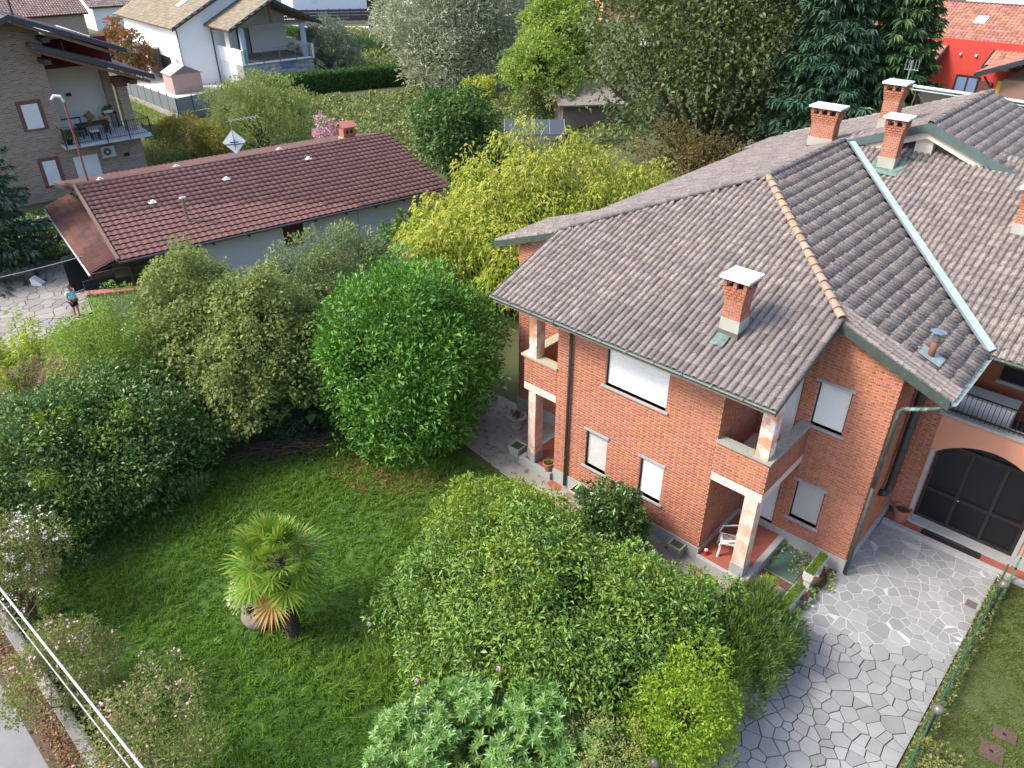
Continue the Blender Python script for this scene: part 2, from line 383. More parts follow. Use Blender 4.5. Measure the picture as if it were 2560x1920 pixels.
WIN1, WIN2, BIG = (3.9, 4.63, 1.19, 2.44), (5.73, 6.45, 1.19, 2.44), (4.40, 6.28, 4.13, 5.72)
sh = lambda h, x: (h[0]-x, h[1]-x, h[2], h[3])
brick_wall((X1, 0), (1, 0), (0, -1), X2-X1, .45, 6.0, [sh(WIN1, X1), sh(WIN2, X1), sh(BIG, X1)])
brick_wall((X2, 0), (0, 1), (1, 0), 2.19, .45, lambda t: min(zF(t)-.2, 6.9), off=.05)
UD, UW, LD, LW = (8.02, 8.72, 3.1, 5.25), (9.08, 9.88, 3.98, 5.22), (8.02, 8.76, .25, 2.35), (9.14, 9.90, .98, 2.22)
brick_wall((X2, 2.19), (1, 0), (0, -1), 10.82-X2, .45, lambda t: min(zF(2.19)-.22, zR(X2+t)-.22), [sh(UD, X2), sh(UW, X2), sh((LD[0], LD[1], .45, LD[3]), X2), sh(LW, X2)])
brick_wall((10.82, 2.19), (0, 1), (1, 0), 3.18, .45, lambda t: zR(10.82)-.2, off=.03)
brick_wall((10.82, 5.37), (1, 0), (0, -1), .50, .3, 5.6)
LU, LL = (1.35, 2.35, 4.75, 5.75), (1.35, 2.35, 1.0, 2.3)
brick_wall((-.66, 2.19), (1, 0), (0, -1), X1+.66, .45, lambda t: min(zF(2.19)-.2, zL(-.66+t)-.2), [sh(LU, -.66), sh(LL, -.66)], off=.1)
brick_wall((X1, 2.19), (0, -1), (-1, 0), 2.19, .45, lambda t: zF(2.19-t)-.2)
brick_wall((-.66, 12), (0, -1), (-1, 0), 9.81, .45, 5.9)
brick_wall((X2+.002, -.006), (1, 0), (0, -1), 9.12-X2, 3.04, 3.95, off=.11, name='parapet')
brick_wall((9.12, -.006), (0, 1), (1, 0), 2.19, 3.04, 3.95, name='parapet')
brick_wall((1.55, -.006), (1, 0), (0, -1), X1-1.552, 3.04, 3.91, name='parapet')
brick_wall((1.55, 2.19), (0, -1), (-1, 0), 2.19, 3.04, 3.91, name='parapet')

def flush_bricks():
    H = (CH-JT)/2; D = .007
    sc = []
    for i, b in enumerate(BRICKS):
        v = CAM-b[0]; d = np.linalg.norm(v); px = v@FW
        full = abs(b[3]-SLN) < 1e-3
        vis = (b[2]@v)/d; b0 = b[0]
        hid = (b0[1] > 2 and b0[0] < 9.0) or (b0[2] < 1.7 and b0[1] < .1 and b0[0] > 4.7)
        sc.append((b[3]*max(vis, 0)/d if full and not hid else -1, i))
    sc.sort(reverse=True); pick = {i for s, i in sc[:300]}
    me = None; q = []
    tm = [(0, 1, 5, 4), (1, 2, 6, 5), (2, 3, 7, 6), (3, 0, 4, 7), (4, 5, 6, 7)]
    def verts(L):
        e = .004
        return np.array([(-L/2, 0, -H), (L/2, 0, -H), (L/2, 0, H), (-L/2, 0, H), (-L/2+e, 1, -H+e), (L/2-e, 1, -H+e), (L/2-e, 1, H-e), (-L/2+e, 1, H-e)])
    base = verts(SLN); base[:, 1] *= D
    # local axes: x along the wall, y outwards, z up
    meshes = {}
    J = []
    for i, b in enumerate(BRICKS):
        c, u, n, L, wall = b
        if i in pick:
            right = np.cross(u, n)[2] > 0
            key = right
            if key not in meshes:
                vv = base.copy(); fs = tm
                if not right: vv[:, 0] *= -1
                nm = bpy.data.meshes.new('brick'); nm.from_pydata([tuple(t) for t in vv], [], [f if right else f[::-1] for f in fs]); nm.materials.append(m_brick); meshes[key] = nm
            o = link('brick', meshes[key], wall); uu = u if right else -u
            mtx = Matrix([[uu[0], n[0], 0, 0], [uu[1], n[1], 0, 0], [0, 0, 1, 0], [0, 0, 0, 1]])
            o.matrix_basis = Matrix.Translation(Vector(c-wloc(wall))) @ mtx
        else: J.append((c, u, n, L))
    C = np.array([j[0] for j in J]); U = np.array([j[1] for j in J]); N = np.array([j[2] for j in J]); L = np.array([j[3] for j in J])
    T = np.array([verts(1.0)]*len(J)); T[:, :, 0] = np.sign(T[:, :, 0])*(L[:, None]/2-np.where(T[:, :, 1] > .5, .004, 0))
    V = C[:, None, :]+U[:, None, :]*T[:, :, 0:1]+N[:, None, :]*(T[:, :, 1:2]*(D+rng.uniform(-.0015, .0015, (len(J), 1, 1))))
    V[:, :, 2] += T[:, :, 2]
    bulk('bricks', V, tm, m_brick, house, rng.random(len(J)), kind='stuff')
flush_bricks()

# plinth, porch floors, beams, columns
mb = MB()
mb.box((X1, -.035, 0), (X2+.03, .2, .45)); mb.box((X2-.1, 0.2, .0), (X2+.03, 2.19, .45)); mb.box((X2+.03, 2.155, 0), (10.85, 2.4, .45)); mb.box((10.7, 2.4, 0), (10.85, 5.37, .45)); mb.box((-.7, 2.155, 0), (X1-.03, 2.4, .45)); mb.box((X1-.03, -.03, .0), (X1, 2.155, .45))
mb.build('plinth', m_granite, house)
MB().box((X2+.03, -.02, .12), (9.06, 2.155, .245)).build('porch_floor', m_red, house); MB().box((1.62, -.02, .12), (X1-.03, 2.155, .245)).build('porch_floor', m_red, house)
mb = MB()
for a, b in (((X2+.03, -.14, 0), (9.22, -.02, .262)), ((9.06, -.02, 0), (9.22, 2.1, .262)), ((1.46, -.14, 0), (X1-.03, -.02, .262)), ((1.46, -.02, 0), (1.62, 2.1, .262))): MB().box(a, b).build('porch_kerb', m_granite, house)
mb = MB()
for x0, x1, xs in ((X2, 9.12, 9.12), (1.55, X1, 1.55)):
    mb = MB(); mb.box((x0+.004, -.012, 2.80), (x1, .26, 3.04)); sg = 1 if xs > 5 else -1
    mb.box((min(xs, xs-.26*sg)+(.004 if sg > 0 else -.004), .26, 2.80), (max(xs, xs-.26*sg)+(.004 if sg > 0 else -.004), 2.185, 3.04))
    mb.box((min(x0, x1)+.02, .262, 2.86), (max(x0, x1)-.265 if sg > 0 else max(x0, x1), 2.18, 3.06)) if sg > 0 else mb.box((1.82, .262, 2.86), (X1, 2.18, 3.06))
    mb.build('beam', m_beam, house)
mb = MB()   # inner faces of the parapets
mb.box((X2+.02, .002, 3.06), (9.1, .20, 3.95)); mb.box((8.92, .20, 3.06), (9.112, 2.18, 3.95)); mb.box((1.56, .002, 3.06), (X1-.01, .20, 3.91)); mb.box((1.56, .20, 3.06), (1.75, 2.18, 3.91))
mb.build('parapet_lining', m_plast, house)
mb = MB()
mb.box((X2-.02, -.06, 3.95), (9.17, .24, 4.01)); mb.box((8.87, .24, 3.95), (9.17, 2.18, 4.01))
mb.build('coping', M('mossy grey coping', (.30, .31, .28), (.22, .23, .2), 5., .85, c3=(.12, .13, .08), s3=14, t3=.56), house)
mb = MB(); mb.box((1.46, -.06, 3.91), (X1+.02, .24, 3.97)); mb.box((1.46, .24, 3.91), (1.78, 2.18, 3.97))
mb.build('coping', M('yellow lichen coping', (.38, .36, .27), (.30, .29, .25), 4., .85, c3=(.42, .34, .08), s3=9, t3=.55), house)
mb = MB(); mb.box((8.71, .0, .6), (9.05, .34, 2.80)); c = mb.build('column', m_peel2, house)
mb = MB(); mb.box((8.69, -.02, .262), (9.07, .36, .6)); mb.build('column_base', m_granite, c)
mb = MB(); mb.box((8.73, .0, 4.01), (9.05, .32, 6.0)); mb.build('column', m_peel, house)
ch = [(1.62, .12), (1.88, -.03), (2.02, -.03), (2.02, .33), (1.62, .33)]
mb = MB(); mb.prism([(x, y, .6) for x, y in ch], (0, 0, 2.2)); c = mb.build('column', m_peel2, house)
mb = MB(); mb.prism([(1.82+(x-1.82)*1.1, .15+(y-.15)*1.1, .262) for x, y in ch], (0, 0, .34)); mb.build('column_base', m_granite, c)
mb = MB(); mb.prism([(x, y, 3.97) for x, y in ch], (0, 0, 2.05)); mb.build('column', m_peel, house)
mb = MB()   # rough back walls and floors inside so openings are closed
mb.box((-.5, 2.42, 0), (10.6, 2.5, 5.6)); mb.box((3.0, .24, 0), (7.6, .3, 5.8)); mb.build('inner_wall', m_dark, house)

def shutter(h, y, mat, x_dir=(1, 0), n=(0, -1), rec=.09, sill=True, lintel=True, slat=.052, frame_m=None, deep=.10):
    "roller shutter of real slats in its opening, with stone sill and lintel"
    a, b, c, d = h; w_ = b-a; mb = MB(); z = c+.02
    while z < d-.01:
        z2 = min(z+slat, d); 
        mb.add([(a+.03, y+rec+.010, z), (b-.03, y+rec+.010, z), (b-.03, y+rec+.003, z+slat*.3), (a+.03, y+rec+.003, z+slat*.3), (b-.03, y+rec+.003, z2-.006), (a+.03, y+rec+.003, z2-.006), (b-.03, y+rec+.010, z2), (a+.03, y+rec+.010, z2)], [(0, 1, 2, 3), (3, 2, 4, 5), (5, 4, 6, 7)]); z = z2
    o = mb.build('window', mat, house)
    MB().box((a+.001, y+rec-.03, c), (a+.03, y+rec+.03, d)).build('window_frame', m_wdark, o); MB().box((b-.03, y+rec-.03, c), (b-.001, y+rec+.03, d)).build('window_frame', m_wdark, o)
    if sill: MB().box((a-.09, y-.06, c-.055), (b+.09, y+rec+.04, c)).build('sill', m_granite, o)
    if lintel: MB().box((a-.07, y-.045, d), (b+.06, y+rec+.03, d+.065)).build('lintel', m_granite, o)
    return o
shutter(WIN1, 0, m_shutg); shutter(WIN2, 0, m_shut); shutter(BIG, 0, m_shut, lintel=False)
shutter(UD, 2.19, m_shut, sill=False, lintel=False); shutter(UW, 2.19, m_shut)
shutter(LD, 2.19, m_shut, sill=False, lintel=False); shutter(LW, 2.19, m_shutg)
shutter(LU, 2.19, m_shut); shutter(LL, 2.19, m_shutg)

# ------------------------------------------------------------------ roof tiles
TW, TG = .172, .312
def tile_proto():
    pr = [(-.086, .006), (-.044, .0), (-.040, .028), (-.018, .056), (.018, .066), (.052, .054), (.074, .028), (.086, .006)]
    L = TG+.03; n = len(pr); v = [(x, 0, z*1.0+.018) for x, z in pr]+[(x, L, z+.002) for x, z in pr]+[(x, .006, z*.85) for x, z in pr]
    f = [(i, i+1, n+i+1, n+i) for i in range(n-1)]+[(2*n+i, 2*n+i+1, i+1, i) for i in range(n-1)]
    return np.array(v), f
TV, TF = tile_proto(); TILES = []
def tiles(poly, zf, O, a, d, w=TW, g=TG):
    "tile a roof plane: plan polygon, height function, eave start O, along-eave and up-slope plan directions"
    a = np.array(a, float); d = np.array(d, float); P = np.array(poly)-np.array(O[:2])
    s = P@a; slope = zf(*(np.array(O[:2])+d))-zf(*O[:2]); q = math.sqrt(1+slope*slope); t = (P@d)*q
    ax = np.array([a[0], a[1], 0]); up = np.array([d[0]/q, d[1]/q, slope/q]); nn = np.cross(ax, up)
    if nn[2] < 0: ax = -ax; nn = np.cross(ax, up)
    for j in range(int(math.floor(t.min()/g)), int(math.ceil(t.max()/g))):
        for i in range(int(math.floor(s.min()/w)), int(math.ceil(s.max()/w))):
            c = np.array(O[:2])+a*(i+.5)*w+d*((j+.45)*g/q)
            if inside(c, poly):
                b = np.array(O[:2])+a*(i+.5)*w+d*(j*g/q)
                TILES.append((np.array([b[0], b[1], zf(*b)]), ax, up, nn))
def roof_sheet(poly, zf, dz=-.03, th=.10):
    mb = MB(); mb.prism([(x, y, zf(x, y)+dz-th) for x, y in poly], (0, 0, th)); mb.build('roof', m_under, house)
PF = [(1.05, -.8), (9.26, -.8), (9.26, 1.99), (5.17, 5.99), (1.05, 1.99)]
PR = [(11.83, 1.99), (11.83, 4.74), (5.17, 11.40), (5.17, 5.99), (9.26, 1.99)]
PL = [(1.05, 1.99), (5.17, 5.99), (5.17, 11.26), (7.57, 11.26), (7.57, 17.7), (-.2, 17.7), (-.2, 15.3), (.35, 15.3), (.35, 4.8), (-1.55, 4.8), (-1.55, 1.99)]
PW = [(11.83, 4.74), (19.5, 4.74), (19.5, 11.9), (5.17, 11.9), (5.17, 11.40)]
PU = [(7.57, 11.26), (7.57, 17.7), (13.5, 17.7), (13.5, 12.5), (11.0, 11.26)]
fF = lambda x, y: zF(y); fR = lambda x, y: zR(x); fL = lambda x, y: zL(x); fW = lambda x, y: zW(y); fU = lambda x, y: zU(x)
for P_, f_ in ((PF, fF), (PR, fR), (PL, fL), (PW, fW), (PU, fU)): roof_sheet(P_, f_)
tiles(PF, fF, (1.05, -.84), (1, 0), (0, 1)); nF = len(TILES)
tiles(PR, fR, (11.87, 1.99), (0, 1), (-1, 0)); nR = len(TILES)
tiles(PL, fL, (-1.55, 1.99), (0, 1), (1, 0)); tiles(PW, fW, (5.17, 4.70), (1, 0), (0, 1)); tiles(PU, fU, (13.5, 11.26), (0, 1), (-1, 0))
roof_anchor = MB().box((5.0, 5.9, 8.0), (5.4, 6.3, 8.3)).build('roof', m_under, house)
def flush_tiles():
    order = sorted(range(len(TILES)), key=lambda i: dist(TILES[i][0]) if i < nR else 1e9); pick = set(order[:300])
    me = bpy.data.meshes.new('tile'); me.from_pydata([tuple(v) for v in TV], [], TF); me.materials.append(m_tile); base = wloc(roof_anchor); rest = []
    for i, (p, ax, up, nn) in enumerate(TILES):
        j = rng.uniform(-.008, .008, 3); p = p+ax*j[0]+up*j[1]*1.5
        if i in pick:
            o = link('tile', me, roof_anchor)
            o.matrix_basis = Matrix([[ax[k], up[k], nn[k], p[k]-base[k]] for k in range(3)]+[[0, 0, 0, 1]])
        else: rest.append((p, ax, up, nn))
    P = np.array([r[0] for r in rest]); A = np.array([r[1] for r in rest]); U = np.array([r[2] for r in rest]); N = np.array([r[3] for r in rest])
    V = P[:, None]+A[:, None]*TV[None, :, 0:1]+U[:, None]*TV[None, :, 1:2]+N[:, None]*TV[None, :, 2:3]
    bulk('tiles', V, TF, m_tile, roof_anchor, rng.random(len(rest)), kind='stuff')
flush_tiles()
def caps(p0, p1, r=.085, step=.30, mat=m_cap):
    p0 = np.array(p0, float); p1 = np.array(p1, float); L = np.linalg.norm(p1-p0); d = (p1-p0)/L; n = int(L/step); st = L/n
    s = np.cross(d, (0, 0, 1.)); s /= np.linalg.norm(s); u = np.cross(s, d)
    me = bpy.data.meshes.new('ridge_tile'); K = 9; vs = []; fs = []
    for e, (t, rr, dz) in enumerate(((0, r*1.08, .035), (st*1.1, r*.92, .005), (0, r*.92, .02))):
        for k in range(K):
            th = math.pi*(k/(K-1)*1.16-.08); vs.append((t, rr*math.cos(th), rr*.85*math.sin(th)+dz))
    for k in range(K-1): fs.append((k, K+k, K+k+1, k+1)); fs.append((2*K+k, k, k+1, 2*K+k+1))
    me.from_pydata(vs, [], fs); me.materials.append(mat); base = wloc(roof_anchor)
    for i in range(n):
        p = p0+d*st*i+np.array([0, 0, rng.uniform(-.004, .008)])
        o = link('ridge_tile', me, roof_anchor); o.matrix_basis = Matrix([[d[k], -s[k], u[k], p[k]-base[k]] for k in range(3)]+[[0, 0, 0, 1]])
caps((9.27, 1.97, zF(1.97)+.04), (5.2, 5.96, 8.52), .098)
caps((1.05, 1.99, zF(1.99)+.04), (5.15, 5.98, 8.52), .09, mat=m_tile)
caps((5.17, 6.0, 8.51), (5.17, 11.3, 8.51), .09, mat=m_tile)
caps((7.57, 11.25, 9.40), (7.57, 17.7, 9.40), .10, mat=m_tile)
caps((.4, 17.7, zL(.4)+.03), (7.5, 17.7, zL(7.5)+.03), .08, mat=m_tile)
# valley flashing, verge boards, gutters, downpipes
mb = MB(); a = np.array([11.86, 4.70, 5.985]); b = np.array([5.25, 11.32, 8.50]); d = (b-a)/np.linalg.norm(b-a); s = np.array([.707, .707, 0])
mb.add([a-s*.15+(0, 0, .135), a+(0, 0, .06), a+s*.15+(0, 0, .135), b-s*.13+(0, 0, .135), b+(0, 0, .06), b+s*.13+(0, 0, .135)], [(0, 1, 4, 3), (1, 2, 5, 4)]); mb.build('valley_flashing', m_zinc, roof_anchor)
def board(p0, p1, h=.2, t=.03, mat=m_gutter, dz=0.02):
    p0 = np.array(p0, float); p1 = np.array(p1, float); MB().prism([p0+(0, 0, dz), p1+(0, 0, dz), p1+(0, 0, dz-h), p0+(0, 0, dz-h)], np.cross((p1-p0)/np.linalg.norm(p1-p0), (0, 0, 1))*t).build('verge_board', mat, roof_anchor)
board((9.27, -.82, zF(-.82)), (9.27, 1.96, zF(1.96)), .17); board((9.27, 1.96, zR(9.27)+.02), (11.85, 1.96, zR(11.85)+.02), .23)
board((1.03, 1.99, zF(1.99)), (1.03, -.82, zF(-.82)), .16); board((-1.58, 1.97, zL(-1.58)), (1.05, 1.97, zL(1.05)), .2, mat=m_gutter)
m_teal = M('weathered teal copper', (.10, .145, .145), (.07, .10, .10), 4., .55, metal=.25, c3=(.2, .28, .26), s3=18, t3=.62)
board((5.2, 11.24, zL(5.2)+.02), (7.57, 11.24, 9.42), .26, mat=m_teal); board((7.57, 11.24, 9.42), (11.2, 11.24, zU(11.2)+.03), .28, mat=m_teal)
board((-.2, 15.28, zL(-.2)+.03), (.36, 15.28, zL(.36)+.03), .2)
# soffits
mb = MB(); mb.add([(1.08, -.79, 5.76), (9.24, -.79, 5.76), (9.24, .05, 6.02), (1.08, .05, 6.02)], [(0, 1, 2, 3)]); mb.add([(9.14, 2.0, zR(9.14)-.2), (11.8, 2.0, zR(11.8)-.2), (11.8, 2.3, zR(11.8)-.2), (9.14, 2.3, zR(9.14)-.2)], [(0, 1, 2, 3)])
mb.add([(10.82, 2.1, zR(10.82)-.17), (11.8, 2.1, zR(11.8)-.17), (11.8, 4.9, zR(11.8)-.17), (10.82, 4.9, zR(10.82)-.17)], [(0, 1, 2, 3)]); mb.build('soffit', m_beam, house)
m_soff = M('cream gable board', (.62, .57, .49), (.56, .51, .43), 2., .9)
mb = MB()
for p0, p1 in (((5.3, 11.32, zL(5.3)-.24), (7.57, 11.32, 9.16)), ((7.57, 11.32, 9.16), (10.6, 11.32, zU(10.6)-.27))): mb.prism([p0, p1, (p1[0], p1[1], p1[2]-.20), (p0[0], p0[1], p0[2]-.20)], (0, .25, 0))
mb.build('gable_beam', m_soff, house)
mb = MB(); mb.add([(5.4, 11.75, 8.2), (10.4, 11.75, 8.2), (10.4, 11.75, 8.35), (7.57, 11.75, 9.2), (5.4, 11.75, 8.4)], [(0, 1, 2, 3, 4)]); mb.build('gable_panel', M('dark gable lead', (.085, .10, .105), None, 2., .7), house)
mb = MB(); mb.prism([(7.25, 11.45, 8.42), (7.75, 11.45, 8.42), (7.75, 11.45, 8.86), (7.5, 11.45, 8.98), (7.25, 11.45, 8.86)], (0, .3, 0)); v = mb.build('roof_vent', m_soff, house)
MB().box((7.23, 11.36, 8.30), (7.77, 11.78, 8.42)).build('flashing', m_lead, v); MB().box((7.1, 11.1, 8.20), (8.0, 11.42, 8.37)).build('flashing', m_gutter, v)
def gutter(p0, p1, mat=m_zinc, r=.065):
    p0 = np.array(p0, float); p1 = np.array(p1, float); d = (p1-p0)/np.linalg.norm(p1-p0); s = np.cross(d, (0, 0, 1.)); K = 7; mb = MB(); vs = []; fs = []
    for e, p in enumerate((p0, p1)):
        for rr in (r, r-.008):
            for k in range(K):
                th = math.pi+math.pi*k/(K-1); vs.append(p+s*rr*math.cos(th)+np.array([0, 0, rr*math.sin(th)]))
    for k in range(K-1): fs += [(k, k+1, 2*K+k+1, 2*K+k), (K+k+1, K+k, 3*K+k, 3*K+k+1)]
    fs += [(0, 2*K, 3*K, K), (K-1, 2*K-1, 4*K-1, 3*K-1)]
    mb.add(vs, fs); g = mb.build('gutter', mat, roof_anchor); n = int(np.linalg.norm(p1-p0)/.75); mb = MB()
    for i in range(1, n): q = p0+(p1-p0)*i/n; mb.beam(q-s*r*1.05, q+s*r*1.1, .02, .012)
    mb.build('gutter_bracket', m_zinc, g)
gutter((1.0, -.90, 5.95), (9.3, -.90, 5.95), m_gutter); gutter((11.93, 1.93, 5.96), (11.93, 4.80, 5.96)); gutter((11.9, 4.62, 5.96), (19.5, 4.62, 5.96), m_gutter)
mb = MB(); mb.tube([(3.30, -.86, 5.86), (3.28, -.5, 5.62), (3.27, -.09, 5.45), (3.27, -.085, 4.8), (3.27, -.085, .1)], .045, 8)
mb.tube([(3.27, -.085, 3.95), (3.27, -.085, 4.0)], .055, 8); mb.tube([(3.27, -.085, 1.15), (3.27, -.085, 1.2)], .055, 8); mb.build('downpipe', m_gutter, house, smooth=True)
mb = MB(); mb.tube([(11.9, 2.02, 5.86), (11.6, 2.06, 5.62), (11.0, 2.1, 5.32), (10.93, 2.12, 5.2), (10.92, 2.12, 3.0)], .05, 8); mb.build('downpipe', M('streaked copper pipe', (.06, .08, .07), (.075, .095, .085), 3., .5, metal=.2, c3=(.22, .40, .35), s3=6., t3=.56, stretch=(1, 1, .35)), house, smooth=True)
mb = MB(); mb.tube([(10.92, 2.12, 3.0), (10.92, 2.12, .1)], .05, 8); mb.build('downpipe', m_gutter, house, smooth=True)
mb = MB(); mb.tube([(10.98, 3.72, 5.75), (10.98, 3.72, 2.2), (10.98, 3.66, 2.05), (10.98, 3.5, 2.0), (10.84, 3.42, 2.0)], .10, 12)
for z in (2.6, 3.3, 4.0, 4.7): mb.tube([(10.98, 3.72, z), (10.98, 3.72, z+.05)], .108, 12)
mb.build('flue_pipe', M('dark brown flue', (.035, .028, .025), None, 4., .45), house, smooth=True)
mb = MB(); mb.tube([(11.02, 2.99, 6.2), (11.02, 2.99, 6.72)], .075, 12); f = mb.build('flue_pipe', M('rusty flue', (.19, .075, .045), (.13, .06, .04), 6, .7), house, smooth=True)
mb = MB(); mb.tube([(11.02, 2.99, 6.72), (11.02, 2.99, 6.86)], .09, 14); mb.lathe((11.02, 2.99, 6.93), [(.16, 0), (.165, .012), (.10, .035), (0.0, .05)], 18)
for k in range(4): mb.beam((11.02+.08*math.cos(k*1.57), 2.99+.08*math.sin(k*1.57), 6.85), (11.02+.08*math.cos(k*1.57), 2.99+.08*math.sin(k*1.57), 6.94), .015, .015, up=(1, 0, 0))
mb.build('flue_cowl', M('steel', (.55, .56, .58), None, 3., .25, metal=.9), f, smooth=False)
mb = MB(); mb.add([(10.8, 2.75, zR(10.8)+.105), (11.3, 2.75, zR(11.3)+.105), (11.3, 3.2, zR(11.3)+.105), (10.8, 3.2, zR(10.8)+.105)], [(0, 1, 2, 3)]); mb.build('flashing', m_zinc, f)

def chimney(x0, y0, x1, y1, zb, zt, kx=2, ky=2):
    "corbelled brick stack with open smoke slots under a concrete slab"
    H = zt-zb; zs = zb+.30*min(1, H/1.4); mb = MB(); mb.box((x0+.002, y0+.002, zb-.5), (x1-.002, y1-.002, zt-.26)); c = mb.build('chimney', M('white chimney mortar', (.62, .52, .44), (.54, .44, .37), 4., .95), house)
    MB().box((x0-.02, y0-.02, zb-.1), (x1+.02, y1+.02, zs)).build('chimney_base', m_concb, c)
    MB().box((x0-.03, y0-.03, zb-.4), (x1+.03, y1+.03, zb-.02)).build('flashing', m_lead, c)
    b = MB(); z = zs+.004; row = 0; ch = .066; top = zt-.24; nfl = 5; ncourse = int((top-zs)/ch); ch = (top-zs)/ncourse
    for row in range(ncourse):
        e = max(0, row-(ncourse-nfl))*.013; X0, X1_, Y0, Y1 = x0-e, x1+e, y0-e, y1+e; z0_, z1_ = zs+row*ch, zs+row*ch+ch-.013
        for (P0, P1, nn) in (((X0, Y0), (X1_, Y0), (0, -1)), ((X1_, Y0), (X1_, Y1), (1, 0)), ((X1_, Y1), (X0, Y1), (0, 1)), ((X0, Y1), (X0, Y0), (-1, 0))):
            L = math.hypot(P1[0]-P0[0], P1[1]-P0[1]); t = 0 if row % 2 else -.07; du = ((P1[0]-P0[0])/L, (P1[1]-P0[1])/L)
            while t < L:
                a, q = max(t, 0), min(t+.116, L); t += .131
                if q-a < .02: continue
                A = np.array([P0[0]+du[0]*a, P0[1]+du[1]*a, 0]); B = np.array([P0[0]+du[0]*q, P0[1]+du[1]*q, 0]); n3 = np.array([nn[0], nn[1], 0])*.008
                b.hexa([A-n3*7+(0, 0, z0_), B-n3*7+(0, 0, z0_), B+n3+(0, 0, z0_), A+n3+(0, 0, z0_), A-n3*7+(0, 0, z1_), B-n3*7+(0, 0, z1_), B+n3+(0, 0, z1_), A+n3+(0, 0, z1_)])
    e = nfl*.013; X0, X1_, Y0, Y1 = x0-e, x1+e, y0-e, y1+e; pw = .085
    for (n_, A, B, axis) in ((kx+1, X0, X1_, 0), (ky+1, Y0, Y1, 1)):
        for i in range(n_):
            t = A+(B-A-pw)*i/(n_-1)
            for side in (0, 1):
                for q in range(3):
                    z0_ = top+q*.064; lo = (Y0 if side == 0 else Y1-pw) if axis == 0 else (X0 if side == 0 else X1_-pw)
                    if axis == 0: b.box((t, lo, z0_+.008), (t+pw, lo+pw, z0_+.064))
                    elif 0 < i < n_-1: b.box((lo, t, z0_+.008), (lo+pw, t+pw, z0_+.064))
    b.build('bricks', m_brick, c, kind='stuff')
    MB().box((x0+.03, y0+.03, top-.05), (x1-.03, y1-.03, top+.01)).build('flue_mouth', m_dark, c)
    s = MB(); s.box((x0-.14, y0-.14, zt-.048), (x1+.14, y1+.14, zt+.012)); s.build('chimney_cap', m_white, c); return c
chimney(7.12, .50, 7.56, .93, 6.62, 7.92)
chimney(3.95, 11.40, 4.72, 11.85, 8.16, 9.40, 3, 2)
chimney(5.62, 12.7, 6.1, 13.15, 8.72, 10.15)
chimney(6.62, 10.40, 7.08, 10.80, 8.15, 9.62)
chimney(10.85, 8.85, 11.4, 9.35, 7.55, 8.75)
MB().add([(7.1, .12, zF(.12)+.085), (7.42, .12, zF(.12)+.085), (7.42, .47, zF(.47)+.085), (7.1, .47, zF(.47)+.085)], [(0, 1, 2, 3)]).build('flashing', m_verdi, roof_anchor)
MB().add([(6.45, 10.1, zW(10.1)+.09), (7.3, 10.1, zW(10.1)+.09), (7.3, 10.9, zW(10.9)+.09), (6.45, 10.9, zW(10.9)+.09)], [(0, 1, 2, 3)]).build('flashing', m_verdi, roof_anchor)

# ------------------------------------------------------------------ entrance side
yE = 5.37
mb = MB(); N = 14; x0, x1 = 11.45, 13.95; zs_, zc = 2.55, 3.12; cx = (x0+x1)/2
arc = [(x0+(x1-x0)*i/N, zs_+(zc-zs_)*math.sin(math.pi*i/N)**.8) for i in range(N+1)]
mb.prism([(11.32, yE-.01, .12), (x0, yE-.01, .12), (x0, yE-.01, 3.70), (11.32, yE-.01, 3.70)], (0, .3, 0))
for i in range(N): mb.prism([(arc[i][0], yE-.01, arc[i][1]), (arc[i+1][0], yE-.01, arc[i+1][1]), (arc[i+1][0], yE-.01, 3.70), (arc[i][0], yE-.01, 3.70)], (0, .3, 0))
mb.prism([(x1, yE-.01, .12), (19.5, yE-.01, .12), (19.5, yE-.01, 3.70), (x1, yE-.01, 3.70)], (0, .3, 0)); mb.build('wall', m_plast, house)
mb = MB(); mb.box((x0-.10, yE-.06, .12), (x0-.002, yE+.3, 2.62)); mb.box((x1+.002, yE-.06, .12), (x1+.10, yE+.3, 2.62)); mb.box((x0-.10, yE-.1, .10), (x1+.1, yE+.32, .20)); mb.box((x1+.1, yE-.05, .12), (19.4, yE+.0, .5)); mb.build('door_surround', m_granite, house)
mb = MB(); mb.box((x0, yE+.3, .15), (x1, yE+.34, 3.2)); dr = mb.build('door', g_dark, house); mb = MB()
for x in (x0, x0+.80, x0+1.62, x1-.09): mb.box((x, yE+.24, .2), (x+.09, yE+.32, 2.75))
for z in (.2, 1.15, 2.68): mb.box((x0, yE+.235, z), (x1, yE+.325, z+.10))
mb.build('door_frame', m_wdark, dr); mb = MB(); mb.lathe((x0+.90, yE+.2, 1.21), [(0, -.03), (.028, -.015), (.03, 0), (.02, .02), (0, .03)], 10); mb.build('door_knob', M('brass', (.5, .42, .25), None, 3, .3, metal=.8), dr)
mb = MB(); mb.box((10.9, 4.98, 0), (19, 5.35, .125)); mb.build('porch_floor', m_red, house); mb = MB(); mb.box((10.88, 4.84, 0), (19, 4.98, .132)); mb.box((10.88, 4.78, 0), (14, 4.835, .05)); mb.build('step', m_granite, house)
mb = MB(); mb.box((11.31, yE-.06, 3.70), (19.5, yE+.32, 3.78)); mb.box((11.24, yE-.05, 3.70), (11.31, yE+.3, 5.7)); mb.build('balcony_coping', m_granite, house)
mb = MB(); mb.box((11.3, yE+.3, 3.0), (19.5, 7.4, 3.12)); mb.build('balcony_floor', M('dark balcony floor', (.10, .08, .075), None, 2., .7), house)
rail = MB()
for z in (3.84, 4.42): rail.box((11.31, yE+.06, z), (19.5, yE+.09, z+.03))
for i in range(74): rail.box((11.36+i*.11, yE+.068, 3.78), (11.375+i*.11, yE+.082, 4.43))
